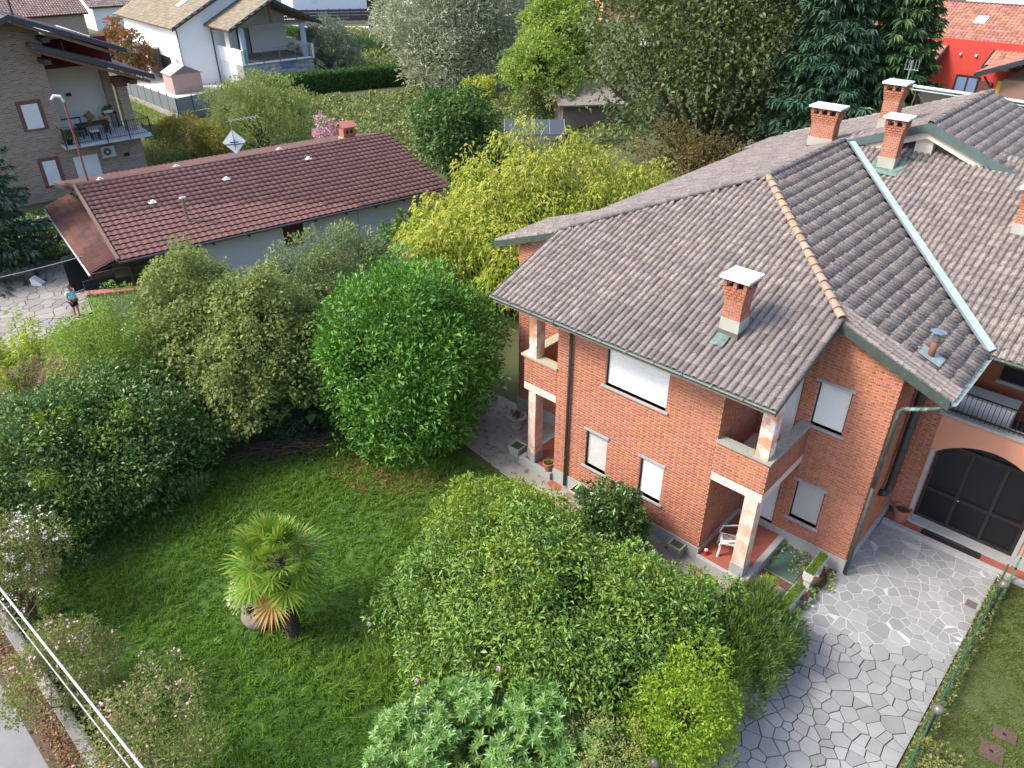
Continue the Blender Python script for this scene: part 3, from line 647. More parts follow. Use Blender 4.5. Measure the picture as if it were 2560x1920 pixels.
rail.build('balcony_railing', m_black, house)
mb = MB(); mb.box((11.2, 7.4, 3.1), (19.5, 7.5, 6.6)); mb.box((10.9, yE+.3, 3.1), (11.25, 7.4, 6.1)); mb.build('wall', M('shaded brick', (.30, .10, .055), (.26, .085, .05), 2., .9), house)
mb = MB(); mb.box((12.0, 7.36, 4.15), (13.35, 7.39, 5.5)); w_ = mb.build('window', g_dark, house); mb = MB(); mb.box((11.95, 7.3, 4.05), (13.4, 7.39, 4.14)); mb.build('sill', m_granite, w_)
mb = MB(); mb.box((12.62, 7.33, 4.15), (12.70, 7.37, 5.5)); mb.box((12.0, 7.33, 5.42), (13.35, 7.37, 5.5)); mb.build('window_frame', m_wdark, w_)
mb = MB(); z = 3.15
while z < 5.5: mb.box((13.6, 7.33, z), (14.6, 7.38, z+.045)); z += .05
mb.build('window', m_shut, house)
# ------------------------------------------------------------------ plants
m_bark = M('grey brown bark', (.11, .085, .06), (.06, .048, .036), 6., .95, bump=.6, stretch=(1, 1, .3))
m_twig = M('dry twig', (.20, .14, .095), (.11, .075, .05), 6., .95)
def unit(a): return a/np.maximum(np.linalg.norm(a, axis=-1, keepdims=True), 1e-9)
LT = [(0, 1, 2), (0, 2, 3)]
def leaf_verts(p, d, n, L, W, fold=.12, droop=0.0):
    s = unit(np.cross(d, n)); n2 = np.cross(s, d); L = L[:, None]; W = W[:, None]
    tip = p+d*L; tip[:, 2] -= droop*L[:, 0]; mid = p+d*L*.46+n2*L*fold
    return np.stack([p, mid+s*W*.5, tip, mid-s*W*.5], 1)
def crown(lobes, n, leaf, aspect, seed, nsub=40, rsub=.3, out=.7, up=.25, droop=.15, rand=.55, shoots=.15, inner=.12, under=.55, flat=.6, low=None, shell=.7, nz=.33):
    r = np.random.default_rng(seed); subs = []
    Lb = np.array([l[:6] for l in lobes], float); A = np.array([(l[3]*l[4]+l[4]*l[5]+l[3]*l[5])/3*(l[6] if len(l) > 6 else 1) for l in lobes])
    for i, l in enumerate(Lb):
        k = max(4, int(nsub*len(Lb)*A[i]/A.sum())); dv = unit(r.normal(size=(k*3, 3))); dv = dv[(dv[:, 2] > -under)][:k]
        f = r.uniform(.66, 1.04+.12*(under < .9), len(dv)); sh = r.random(len(dv)) < shoots; f[sh] += r.uniform(.08, .28, sh.sum())
        c = l[:3]+dv*l[3:6]*f[:, None]; rs = rsub*np.mean(l[3:6])*r.uniform(.65, 1.35, len(dv)); rs[sh] *= .6
        for j in range(len(Lb)):
            if j != i:
                q = np.linalg.norm((c-Lb[j, :3])/Lb[j, 3:6], axis=1); keep = q > .68; c, rs, dv = c[keep], rs[keep], dv[keep]
        for a, b, d in zip(c, rs, dv): subs.append((*a, b, *d))
    S = np.array(subs); w_ = S[:, 3]**2; ix = r.choice(len(S), n, p=w_/w_.sum()); C = S[ix]
    od = C[:, 4:7]; dv = unit(r.normal(size=(n, 3))+od*.8+np.array([0, 0, .35])); rad = C[:, 3]*np.where(r.random(n) < shell, r.uniform(.72, 1.08, n), r.random(n)**.4)
    p = C[:, :3]+dv*rad[:, None]; ni = int(n*inner)
    p[:ni] = C[:ni, :3]-od[:ni]*(C[:ni, 3]*r.uniform(.2, 1.6, ni))[:, None]+r.normal(size=(ni, 3))*C[:ni, 3:4]*.3
    if low is not None: p[:, 2] = np.maximum(p[:, 2], low+r.random(n)*.25)
    d = unit(dv*out+r.normal(size=(n, 3))*rand+np.array([0, 0, up])); nn = unit(dv*flat+np.array([0, 0, .55])+r.normal(size=(n, 3))*nz)
    L = leaf*r.uniform(.65, 1.3, n); hue = (r.random(len(S))[ix]*.55+r.random(n)*.45)
    return leaf_verts(p, d, nn, L, L*aspect*r.uniform(.8, 1.2, n), .1, droop), hue
def limbs(mb, base, lobes, r0, seed, per=3, bend=.25):
    r = np.random.default_rng(seed); base = np.array(base, float)
    for l in lobes:
        c = np.array(l[:3]); 
        for k in range(per):
            e = c+r.normal(size=3)*np.array(l[3:6])*.42; m = base+(e-base)*.45+np.array([*(r.normal(size=2)*bend), .3]); q = base+(e-base)*.12+np.array([0, 0, .2])
            mb.tube([base, q, m, (m+e)/2+r.normal(size=3)*bend*.5, e], [r0, r0*.8, r0*.5, r0*.32, r0*.12], 6, cap=False)
def plant(name, label, cat, loc, lobes, n, leaf, aspect, mat, seed, trunk=.1, tree=False, group=None, per=3, bark=None, extra=None, **kw):
    e = thing(name, label, cat, tuple(loc), group); V, h = crown(lobes, n, leaf, aspect, seed, **kw)
    bulk('crown' if tree else 'foliage', V, LT, mat, e, h)
    if trunk:
        mb = MB(); limbs(mb, loc, lobes, trunk, seed+1, per); mb.build('trunk' if tree else 'stem', bark or m_bark, e, smooth=True)
    return e
def ball(c, h, rx, ry=None, z0=0.0, n=7, seed=0, spread=.55, size=.55, jit=.18):
    "a handful of lobes that fill an upright rounded crown of height h on the point c"
    r = np.random.default_rng(seed+99); ry = ry or rx; L = [(c[0], c[1], z0+(h-z0)*.5, rx*.72, ry*.72, (h-z0)*.46)]
    for k in range(n):
        a = 2*math.pi*k/n+r.uniform(-.4, .4); t = r.uniform(.2, .85); f = math.sqrt(max(.12, 1-(2*t-1)**2))*spread*1.25
        s = size*r.uniform(.75, 1.15); L.append((c[0]+math.cos(a)*rx*f, c[1]+math.sin(a)*ry*f, z0+(h-z0)*t*.86+.1, rx*s, ry*s, min((h-z0)*.32, rx*s*1.1)*r.uniform(.85, 1.15)))
    L.append((c[0]+r.uniform(-.1, .1)*rx, c[1]+r.uniform(-.1, .1)*ry, z0+(h-z0)*.78, rx*.5, ry*.5, (h-z0)*.21)); return L

lf_laurel = LEAF('laurel leaf', (0.047, 0.142, 0.019), (0.115, 0.270, 0.030), (0.149, 0.324, 0.041), .12, rough=.42, trans=.2, spec=.4)
lf_magn = LEAF('magnolia leaf', (.055, .14, .022), (.19, .31, .042), (.5, .24, .05),   .012, rough=.4, trans=.2, spec=.45)
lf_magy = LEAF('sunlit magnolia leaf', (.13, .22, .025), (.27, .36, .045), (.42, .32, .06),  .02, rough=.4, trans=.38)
lf_rhod = LEAF('rhododendron leaf', (.06, .16, .026), (.17, .30, .065), (.24, .34, .09),   .08, rough=.35, trans=.2, spec=.5)
lf_yell = LEAF('yellow green leaf', (.09, .20, .015), (.24, .36, .025), (.36, .42, .05),  .15, rough=.4, trans=.4)
lf_jun = LEAF('juniper spray', (0.044, 0.106, 0.027), (0.150, 0.237, 0.044), (0.250, 0.312, 0.062), .12, trans=.2)
lf_dark = LEAF('dark shrub leaf', (.040, .105, .024), (.12, .21, .045), (.32, .38, .08),  .07, rough=.35, trans=.25, spec=.45)
lf_hazel = LEAF('hazel leaf', (.095, .15, .035), (.25, .30, .085), (.36, .33, .12),  .08, rough=.55, trans=.4)
lf_robin = LEAF('fresh green leaf', (.10, .20, .03), (.24, .36, .06), (.33, .4, .08),  .06, trans=.45)
lf_grey = LEAF('grey green leaf', (0.106, 0.156, 0.062), (0.225, 0.294, 0.119), (0.300, 0.350, 0.150), .06, trans=.4)
lf_cherry = LEAF('cherry autumn leaf', (.25, .32, .04), (.47, .51, .10), (.5, .42, .13),   .16, rough=.5, trans=.45)
lf_cher2 = LEAF('cherry green leaf', (.18, .29, .03), (.36, .46, .06), (.46, .48, .10),   .08, rough=.5, trans=.45)
lf_will = LEAF('willow leaf', (0.163, 0.237, 0.062), (0.325, 0.400, 0.125), (0.413, 0.463, 0.175), .08, trans=.4)
lf_silv = LEAF('silver willow leaf', (.26, .30, .19), (.44, .48, .33), (.52, .55, .38),  .1, trans=.3)
lf_maple = LEAF('maple leaf', (.12, .22, .03), (.27, .37, .07), (.38, .42, .09),  .08, trans=.45)
lf_oak = LEAF('dark tree leaf', (0.046, 0.072, 0.023), (0.124, 0.163, 0.046), (0.221, 0.260, 0.078), .06, rough=.4, trans=.3)
lf_spru = LEAF('blue spruce needle', (0.022, 0.065, 0.041), (0.068, 0.142, 0.074), (0.149, 0.243, 0.095), .06, trans=.12)
lf_spru2 = LEAF('green spruce needle', (0.031, 0.084, 0.036), (0.091, 0.175, 0.056), (0.224, 0.308, 0.070), .08, trans=.15)
lf_bamb = LEAF('bamboo leaf', (0.209, 0.330, 0.028), (0.374, 0.473, 0.055), (0.440, 0.495, 0.088), .08, trans=.5)
lf_lag = LEAF('crape myrtle leaf', (.10, .145, .035), (.25, .27, .08), (.36, .26, .13),  .14, trans=.4)
lf_hedge = LEAF('thuja hedge', (0.026, 0.085, 0.018), (0.072, 0.182, 0.029), (0.104, 0.234, 0.039), .08, trans=.15)
lf_olive = LEAF('olive leaf', (0.125, 0.163, 0.106), (0.250, 0.294, 0.200), (0.325, 0.362, 0.250), .08, trans=.25)
lf_bram = LEAF('bramble leaf', (0.081, 0.131, 0.031), (0.188, 0.237, 0.075), (0.325, 0.312, 0.125), .16, trans=.35)
lf_fig = LEAF('fig leaf', (0.044, 0.112, 0.025), (0.112, 0.200, 0.044), (0.188, 0.250, 0.062), .06, trans=.35)

# garden
b = (-2.35, -1.25, 0); L = [(-2.35, -1.25, 2.75, 2.5, 2.5, 2.75, 1.6)]+ball(b, 5.5, 2.75, n=8, seed=1, spread=.5, size=.5)[1:]
plant('laurel_bush', 'huge dense rounded bush of glossy bright green leaves beside the brick house', 'bush', b, L, 52000, .165, .40, lf_laurel, 11, trunk=.12, nsub=210, rsub=.21, out=.8, up=.35, rand=.4, shoots=.12, under=.95, low=.15)
mag = [(4.7, -5.6, 1.35, 1.3, 1.2, 1.3), (6.0, -5.0, 1.7, 1.3, 1.2, 1.6), (7.2, -4.9, 1.5, 1.2, 1.2, 1.45), (8.2, -4.1, 1.45, 1.1, 1.1, 1.35), (9.0, -3.2, 1.15, 1.0, 1.1, 1.1), (6.6, -6.3, 1.3, 1.2, 1.1, 1.2), (7.9, -5.8, 1.2, 1.1, 1.0, 1.1), (4.1, -6.5, .9, .9, .9, .85), (5.5, -3.9, 1.4, 1.0, 1.0, 1.2), (8.9, -4.9, 1.0, 1.0, 1.0, 1.0), (5.5, -6.9, .9, 1.0, .9, .9), (9.6, -2.2, .95, .7, .8, .9), (6.9, -3.6, 1.2, 1.0, .9, 1.05), (7.9, -3.0, 1.0, .9, .8, .9)]
mg = plant('magnolia_shrub', 'broad spreading magnolia shrub with a few pink flowers in front of the porch', 'shrub', (7.0, -4.8, 0), mag, 66000, .118, .40, lf_magn, 12, trunk=.07, per=4, nsub=110, rsub=.32, out=.7, up=.1, droop=.25, rand=.5, shell=.85, shoots=.22, low=.1)
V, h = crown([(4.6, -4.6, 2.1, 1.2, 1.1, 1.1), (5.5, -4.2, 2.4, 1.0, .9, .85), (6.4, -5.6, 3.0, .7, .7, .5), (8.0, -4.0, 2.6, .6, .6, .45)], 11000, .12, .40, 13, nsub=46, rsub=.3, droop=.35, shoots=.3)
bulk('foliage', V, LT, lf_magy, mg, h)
mb = MB()
m_pink = M('pink petal', (.72, .30, .50), (.8, .55, .66), 8., .6)
for px, py, z in ((1228, 1432, 3.3), (923, 1566, 1.5), (1246, 1678, 2.7), (1042, 1708, 1.9)):
    p = at(px, py, z)
    mb = MB()
    for k in range(6):
        a = k*math.pi/3; d = np.array([math.cos(a), math.sin(a), 0]); mb.add([p, p+d*.05+(0, 0, .05), p+d*.035+(0, 0, .12), p+np.array([-d[1], d[0], 0])*.035+d*.03+(0, 0, .07)], [(0, 1, 2), (0, 2, 3)])
    mb.build('flower', m_pink, mg)
def rosettes(name, mat, lobes, n, leaf, aspect, seed, parent, k=9, nsub=60, rsub=.24):
    r = np.random.default_rng(seed); V0, h0 = crown(lobes, n, .01, .5, seed, nsub=nsub, rsub=rsub, under=.4); p0 = V0[:, 0]; out = unit(V0[:, 2]-V0[:, 0])
    ax = unit(out*.4+np.array([0, 0, 1.])+r.normal(size=(n, 3))*.25); t1 = unit(np.cross(ax, r.normal(size=(n, 3)))); t2 = np.cross(ax, t1); VV = []; HH = []
    for j in range(k):
        a = 2*math.pi*j/k+r.uniform(-.2, .2, n); dr = t1*np.cos(a)[:, None]+t2*np.sin(a)[:, None]; el = r.uniform(.0, .5, n) if j % 2 else r.uniform(.3, .9, n)
        d = unit(dr+ax*el[:, None]); Lg = leaf*r.uniform(.75, 1.2, n); VV.append(leaf_verts(p0, d, unit(ax*1.2-dr*.4), Lg, Lg*aspect, .04, .08)); HH.append(np.clip(h0*.6+r.random(n)*.4, 0, 1))
    return bulk(name, np.concatenate(VV), LT, mat, parent, np.concatenate(HH))
rh = thing('rhododendron', 'grey-green rhododendron with star-shaped leaf rosettes in front of the magnolia', 'shrub', (8.0, -7.6, 0))
rl = [(7.6, -8.2, .95, 1.1, 1.0, .95), (8.6, -7.5, 1.0, 1.0, 1.0, .95), (6.9, -8.9, .8, .9, .9, .8), (9.3, -6.9, .75, .7, .7, .7), (8.3, -8.6, .8, 1.0, .9, .8)]
rosettes('foliage', lf_rhod, rl, 1900, .155, .27, 21, rh); mb = MB(); limbs(mb, (8, -7.9, 0), rl, .04, 5); mb.build('stem', m_bark, rh)
plant('yellow_shrub', 'upright bright yellow-green shrub at the corner of the driveway', 'shrub', (10.35, -5.0, 0), [(10.4, -5.0, 1.2, .75, .75, 1.15), (10.3, -4.7, 2.3, .5, .5, .65), (10.55, -5.4, 1.9, .5, .5, .7), (10.1, -5.3, .9, .6, .6, .8), (10.55, -4.6, .8, .5, .5, .7), (10.2, -5.8, .7, .7, .6, .65)], 15000, .075, .5, lf_yell, 22, trunk=.03, nsub=70, rsub=.32, shoots=.3, low=.1)
plant('juniper_shrub', 'feathery dark green evergreen shrub leaning over the driveway edge', 'shrub', (10.1, -2.6, 0), [(10.1, -2.9, .75, .8, .8, .75), (10.45, -2.1, .85, .7, .8, .75), (10.0, -1.7, .9, .6, .6, .8), (10.6, -3.3, .55, .6, .7, .55), (10.7, -1.4, .5, .45, .6, .5)], 17000, .15, .12, lf_jun, 23, trunk=.03, nsub=90, rsub=.32, out=1.0, up=.75, rand=.28, shoots=.45, droop=-.1, low=.05)
plant('sparse_shrub', 'thin pale yellow shrub with bare twigs beside the rhododendron', 'shrub', (9.6, -6.9, 0), [(9.5, -6.9, 1.35, .55, .5, .55), (9.9, -6.5, 1.3, .4, .4, .5), (9.2, -7.2, 1.2, .4, .4, .4)], 3200, .06, .35, LEAF('pale yellow leaf', (.20, .25, .06), (.36, .37, .12), (.4, .36, .13),  .1), 24, trunk=.02, per=6, bark=m_twig, nsub=40, rsub=.3, shoots=.4, inner=.02)
plant('camellia_shrub', 'dark glossy evergreen shrub against the house path', 'shrub', (6.0, -1.5, 0), ball((6.0, -1.5), 2.35, .95, n=6, seed=4, z0=.1), 11000, .125, .45, LEAF('camellia leaf', (0.027, 0.075, 0.015), (0.088, 0.156, 0.031), (0.150, 0.225, 0.050), .08, rough=.3, trans=.2, spec=.5), 25, trunk=.04, nsub=70, rsub=.26, low=.1)
G_LAG = 'crape myrtles along the street wall'
for i, (x, y, h_, r_, lb, fl) in enumerate(((-3.1, -12.75, 3.0, 1.0, 'crape myrtle full of white flower heads by the street wall', True), (.55, -12.85, 2.6, .95, 'pinkish-green crape myrtle behind the second gap of the street wall', False), (3.7, -12.7, 3.0, 1.15, 'crape myrtle with pink blossom closest to the camera at the street wall', False), (-5.9, -12.5, 2.5, .7, 'small crape myrtle at the far end of the street wall', False))):
    lo = ball((x, y), h_, r_, n=6, seed=30+i, z0=.35, spread=.6)
    e = plant('crape_myrtle', lb, 'shrub', (x, y, 0), lo, 9500, .07, .48, lf_lag, 40+i, trunk=.035, group=G_LAG, nsub=80, rsub=.28, shoots=.35, up=.5, bark=m_twig)
    V, h = crown([(l[0], l[1], l[2]+.12, l[3]*1.04, l[4]*1.04, l[5]*1.04) for l in lo], 1500 if fl else 420, .05, .9, 50+i, nsub=26 if fl else 14, rsub=.12, shoots=.5, under=-.05)
    bulk('flowers', V, LT, M('white blossom', (.72, .66, .56), (.6, .5, .4), 9., .7) if fl else M('rose blossom', (.55, .30, .36), (.42, .24, .24), 9., .7), e, h, kind='stuff')
hA = [(-6.2, -11.2, 1.7, 1.7, 1.6, 1.6), (-6.9, -9.8, 1.75, 1.6, 1.6, 1.55), (-5.5, -9.6, 1.4, 1.3, 1.3, 1.3), (-7.8, -11.4, 1.2, 1.3, 1.3, 1.15), (-4.9, -11.9, 1.1, 1.1, 1.0, 1.1), (-8.2, -9.6, 1.1, 1.2, 1.2, 1.0)]
plant('mixed_hedge_shrub', 'big dark green shrub with yellow shoots at the corner of the lawn', 'shrub', (-6.8, -10.6, 0), hA, 46000, .125, .5, lf_dark, 61, trunk=.05, nsub=150, rsub=.32, shoots=.25, low=.1)
hy = crown([(-6.2, -10.2, 2.6, 1.7, 1.4, .7), (-5.0, -10.6, 1.5, 1.1, 1.1, .9)], 2600, .1, .5, 62, nsub=16, rsub=.28, shoots=.4)
bulk('foliage', hy[0], LT, lf_yell, bpy.data.objects['mixed_hedge_shrub'], hy[1])
plant('dark_shrub', 'dark leafy shrub between the big corner shrub and the hazel', 'shrub', (-6.2, -7.6, 0), [(-6.6, -7.9, 1.7, 1.5, 1.4, 1.6), (-6.0, -6.7, 1.2, 1.2, 1.1, 1.15), (-5.4, -8.2, 1.0, 1.0, 1.0, .95)], 17000, .13, .55, lf_dark, 63, trunk=.03, nsub=80, rsub=.34, low=.1)
plant('locust_shrub', 'loose light green feathery shrub above the tiled garden roof', 'shrub', (-9.2, -7.6, 0), [(-8.9, -7.6, 2.7, 1.3, 1.3, 1.5), (-9.9, -6.8, 3.1, 1.1, 1.1, 1.3), (-8.2, -6.9, 2.4, 1.1, 1.1, 1.5), (-10.8, -7.6, 2.2, 1.1, 1.1, 1.2)], 24000, .11, .32, lf_robin, 64, trunk=.05, nsub=110, rsub=.3, shoots=.3, droop=.35)
hz = [(-9.0, -5.3, 3.3, 1.3, 1.2, 2.1), (-8.2, -5.9, 2.5, 1.3, 1.3, 1.6), (-7.6, -4.9, 3.0, 1.4, 1.3, 1.7), (-6.3, -4.4, 3.5, 1.4, 1.3, 1.7), (-6.2, -5.3, 2.4, 1.4, 1.3, 1.5), (-5.4, -4.2, 2.8, 1.1, 1.1, 1.5), (-9.8, -4.6, 3.6, .9, .9, 1.4)]
plant('hazel_tree', 'large olive-green hazel with many stems behind the brush pile', 'tree', (-7.4, -4.7, 0), [(a+.6, b2+.35, c2, d2, e2, f2) for a, b2, c2, d2, e2, f2 in hz], 62000, .115, .75, lf_hazel, 65, trunk=.05, tree=True, per=4, nsub=190, rsub=.28, shoots=.4, droop=.3)
plant('tall_shrub', 'grey-green bushy tree in front of the white outbuilding wall', 'tree', (-8.3, .5, 0), [(-8.1, .5, 3.2, 1.4, 1.5, 1.6), (-8.9, -.6, 3.2, 1.1, 1.1, 1.3), (-7.2, 1.4, 2.8, 1.3, 1.3, 1.3), (-8.2, -.3, 2.0, 1.6, 1.6, 1.5), (-6.8, .3, 2.3, 1.1, 1.2, 1.3)], 30000, .13, .42, lf_grey, 66, trunk=.04, tree=True, nsub=120, rsub=.3, shoots=.35, up=.4)
plant('fig_shrub', 'fig with large lobed leaves squeezed between hazel and laurel', 'shrub', (-5.2, -2.0, 0), [(-5.2, -2.2, 1.5, .9, .9, 1.3), (-4.6, -2.9, .9, .8, .8, .8)], 2600, .22, .85, lf_fig, 67, trunk=.04, nsub=50, rsub=.35)
plant('fig_shrub', 'small fig standing against the low wall behind the laurel', 'shrub', (-12.4, 7.2, 0), [(-12.4, 7.2, 1.9, .9, .9, .8), (-11.9, 6.5, 1.3, .8, .8, .8)], 1500, .24, .85, lf_fig, 68, trunk=.04, nsub=30, rsub=.35)
plant('ground_shrub', 'low blue-green leafy clump in the shade behind the brush pile', 'shrub', (-5.2, -4.2, 0), [(-5.3, -4.3, .5, 1.1, .8, .55), (-4.5, -3.4, .45, .8, .7, .5)], 2600, .16, .3, LEAF('blue green leaf', (0.037, 0.075, 0.044), (0.075, 0.125, 0.075)), 69, trunk=0, nsub=40, rsub=.3)
e = thing('bamboo_clump', 'bright lime bamboo beside the paved patio', 'bamboo', (-13.7, -9.2, 0)); mb = MB(); vs = []; hh = []; r = np.random.default_rng(71)
for k in range(26):
    a = r.uniform(0, 6.28); l = r.uniform(.2, 1.3); top = np.array([-13.7+math.cos(a)*l, -9.2+math.sin(a)*l, r.uniform(1.6, 3.5)]); b0 = np.array([-13.7+math.cos(a)*.25, -9.2+math.sin(a)*.25, 0]); mid = (b0+top)/2+(0, 0, .5)
    mb.tube([b0, mid, top], [.014, .01, .004], 5, cap=False)
    for t in np.linspace(.25, 1, 16):
        q = b0*(1-t)**2+2*mid*t*(1-t)+top*t*t; n_ = 9; d = unit(r.normal(size=(n_, 3))*[1, 1, .3]+[0, 0, -.1]); Lg = r.uniform(.14, .28, n_); vs.append(leaf_verts(np.repeat(q[None], n_, 0)+d*.12, d, unit(r.normal(size=(n_, 3))*.4+[0, 0, 1]), Lg, Lg*.16, .05, .2)); hh.append(r.random(n_))
mb.build('stem', M('bamboo cane', (.30, .33, .08), None, 5), e); bulk('foliage', np.concatenate(vs), LT, lf_bamb, e, np.concatenate(hh))
plant('rose_bush', 'rose bush with a pink bloom on the edge of the mown lawn', 'shrub', (-14.0, -7.7, 0), [(-14.0, -7.7, .8, .8, .8, .75), (-13.2, -7.3, .7, .6, .6, .6)], 3800, .09, .6, LEAF('rose leaf', (0.062, 0.100, 0.025), (0.163, 0.163, 0.062), (0.312, 0.125, 0.075), .08), 72, trunk=.02, nsub=40, rsub=.3, shoots=.4)
plant('lavender_shrub', 'grey brownish dry shrub next to the tiled garden roof', 'shrub', (-11.5, -8.2, 0), [(-11.5, -8.2, 1.6, 1.1, .9, .8), (-10.4, -8.6, 1.6, .8, .8, .7), (-12.0, -9.3, 1.2, 1.0, 1.0, .9)], 6500, .10, .2, LEAF('dry grey leaf', (0.150, 0.150, 0.075), (0.300, 0.250, 0.163), (0.375, 0.250, 0.188), .1), 73, trunk=.03, nsub=50, rsub=.3, shoots=.4, up=.6)
# beyond the garden
ch_l = [(*at(px, py, z), r_, r_, rz) for px, py, z, r_, rz in ((1090, 640, 2.2, 1.4, 1.0), (1170, 590, 2.8, 1.4, 1.0), (1110, 540, 2.9, 1.1, .8), (1240, 520, 3.6, 1.4, .9), (1195, 455, 4.2, 1.0, .8), (1330, 440, 4.7, 1.3, .8), (1440, 430, 4.5, 1.2, .8), (1370, 520, 3.4, 1.5, 1.0), (1490, 505, 3.5, 1.3, .8), (1570, 455, 3.9, 1.0, .6), (1640, 432, 3.7, .8, .5), (1320, 350, 5.7, .7, .8), (1250, 385, 5.3, .7, .7), (1425, 365, 5.5, .7, .6), (1165, 410, 4.7, .6, .7), (1290, 680, 1.8, 1.4, 1.1), (1180, 690, 1.4, 1.2, 1.0), (1050, 600, 2.2, .9, .8), (1260, 600, 2.9, 1.3, .9), (1510, 400, 4.7, .8, .5))]
ct = plant('cherry_tree', 'wide cherry tree turning yellow behind the brick house', 'tree', (-8.5, 13.6, 0), ch_l, 19000, .22, .34, lf_cherry, 81, trunk=.12, tree=True, per=3, nsub=150, rsub=.34, shoots=.45, droop=.7, up=-.15, inner=.06)
V, h = crown([(l[0]+.1, l[1]-.2, l[2]-.35, l[3], l[4], l[5]) for l in ch_l if l[2] < 4.4], 17000, .22, .34, 82, nsub=120, rsub=.33, droop=.7, up=-.15, shoots=.2, inner=.06); bulk('crown', V, LT, lf_cher2, ct, h)
plant('walnut_tree', 'rounded dark green tree past the gable end of the red outbuilding', 'tree', (-20, 18, 0), ball((-20, 18), 5.6, 2.4, n=8, seed=8, z0=.3), 16000, .24, .5, LEAF('walnut leaf', (.03, .085, .02), (.10, .19, .04), (.2, .3, .07), .08, trans=.3), 83, trunk=.12, tree=True, nsub=90, rsub=.32, shoots=.25)
plant('willow_tree', 'pale feathery willow just beyond the red outbuilding roof', 'tree', (-36.5, 14.4, 0), ball((-36.5, 14.4), 4.9, 3.0, n=8, seed=9, z0=.2), 17000, .28, .14, lf_will, 84, trunk=.1, tree=True, nsub=150, rsub=.22, shoots=.35, out=.9, up=.5, rand=.4)
plant('silver_willow', 'huge silvery willow standing in the meadow', 'tree', (-43, 39.5, 0), [(-43, 39.5, 6.5, 4.4, 4.4, 5.0), (-45, 36.5, 7.5, 3.2, 3.2, 4.0), (-40.5, 42, 7.5, 3.4, 3.4, 4.2), (-42, 37, 3.5, 3.2, 3.0, 2.6), (-39.5, 40.0, 3.8, 2.4, 2.4, 2.4), (-43.5, 39, 10.5, 3.4, 3.4, 3.0), (-46.5, 38, 4.5, 2.4, 2.4, 2.6), (-43.5, 37.6, 1.8, 3.4, 3.0, 1.7), (-40.5, 40, 1.6, 2.4, 2.4, 1.5)], 46000, .46, .2, lf_silv, 85, trunk=.16, tree=True, per=4, nsub=260, rsub=.28, shoots=.3, out=.9, up=.4, under=.95)
plant('maple_tree', 'fresh light green maple to the right of the silver willow', 'tree', (-29.5, 38.5, 0), ball((-30.6, 39.6), 9.0, 3.3, n=8, seed=10, z0=1.0)+ball((-28.6, 35.6), 6.4, 2.6, n=6, seed=11, z0=.2), 42000, .27, .55, lf_maple, 86, trunk=.18, tree=True, nsub=230, rsub=.22, shoots=.3)
plant('yellow_bush', 'small golden bush at the foot of the light green maple', 'bush', (-36.5, 36.5, 0), [(-36.5, 36.5, 1.1, 1.3, 1.3, 1.0)], 1500, .3, .5, lf_cherry, 87, trunk=.04, nsub=20, rsub=.4)
ok = [(-10.5, 29.5, 8.5, 4.6, 4.6, 6.0), (-13.5, 27.6, 8.0, 3.2, 3.2, 4.5), (-7.6, 31.6, 8.5, 3.6, 3.6, 5.0), (-10.0, 30.0, 13.0, 4.0, 4.0, 3.6), (-12.6, 28.6, 4.2, 2.6, 2.6, 2.6), (-6.0, 32.8, 4.5, 2.8, 2.8, 3.2), (-4.4, 34.5, 7.5, 2.8, 2.8, 4.0), (-9.4, 28.8, 3.2, 2.4, 2.4, 2.2), (-7.5, 30.5, 2.2, 2.6, 2.6, 2.0), (-4.5, 33.0, 2.4, 2.6, 2.6, 2.2), (-11.8, 27.4, 1.8, 2.0, 2.0, 1.6)]
plant('poplar_tree', 'very tall dark leafy tree towering behind the cherry', 'tree', (-10, 30, 0), ok, 50000, .27, .6, lf_oak, 88, trunk=.3, tree=True, per=4, nsub=330, rsub=.24, shoots=.3, droop=.3)
plant('brown_shrub', 'brownish thin shrub in the gap between cherry and tall dark tree', 'shrub', (-9.0, 24.6, 0), [(-9.0, 24.4, 2.2, 1.8, 1.8, 2.0), (-6.4, 25.4, 2.0, 1.8, 1.8, 1.9), (-3.6, 26.5, 1.6, 1.8, 1.8, 1.6)], 9000, .2, .2, LEAF('brown yellow leaf', (0.138, 0.112, 0.037), (0.275, 0.213, 0.088), (0.200, 0.250, 0.062), .15), 89, trunk=.05, nsub=80, rsub=.28, shoots=.4)
plant('olive_tree', 'round grey olive tree beside the white house', 'tree', (-57.3, 35.2, 0), ball((-57.3, 35.2), 5.2, 2.7, n=8, seed=12, z0=.3), 9000, .34, .2, lf_olive, 90, trunk=.15, tree=True, nsub=110, rsub=.24, shoots=.3)
plant('orange_bush', 'orange-tinged loose bush on the grass beyond the outbuilding ridge', 'bush', (-38.5, 10.0, 0), [(-38.8, 9.6, 1.3, 1.7, 1.6, 1.2), (-37.0, 11.4, 1.1, 1.5, 1.5, 1.0), (-39.9, 12.2, .9, 1.3, 1.3, .9)], 6000, .25, .35, LEAF('orange yellow leaf', (0.175, 0.213, 0.037), (0.350, 0.300, 0.062), (0.475, 0.300, 0.075), .15), 91, trunk=.04, nsub=60, rsub=.3, shoots=.4)
plant('red_tree', 'reddish ornamental tree between the tan house and the white house', 'tree', (-68.6, 19.4, 0), [(-68.5, 19.2, 3.2, 1.7, 1.7, 2.2), (-68.9, 20.0, 1.7, 1.6, 1.6, 1.6)], 3600, .35, .5, LEAF('red orange leaf', (0.088, 0.125, 0.037), (0.325, 0.125, 0.050), (0.625, 0.562, 0.500), .06), 92, trunk=.1, tree=True, nsub=40, rsub=.3)
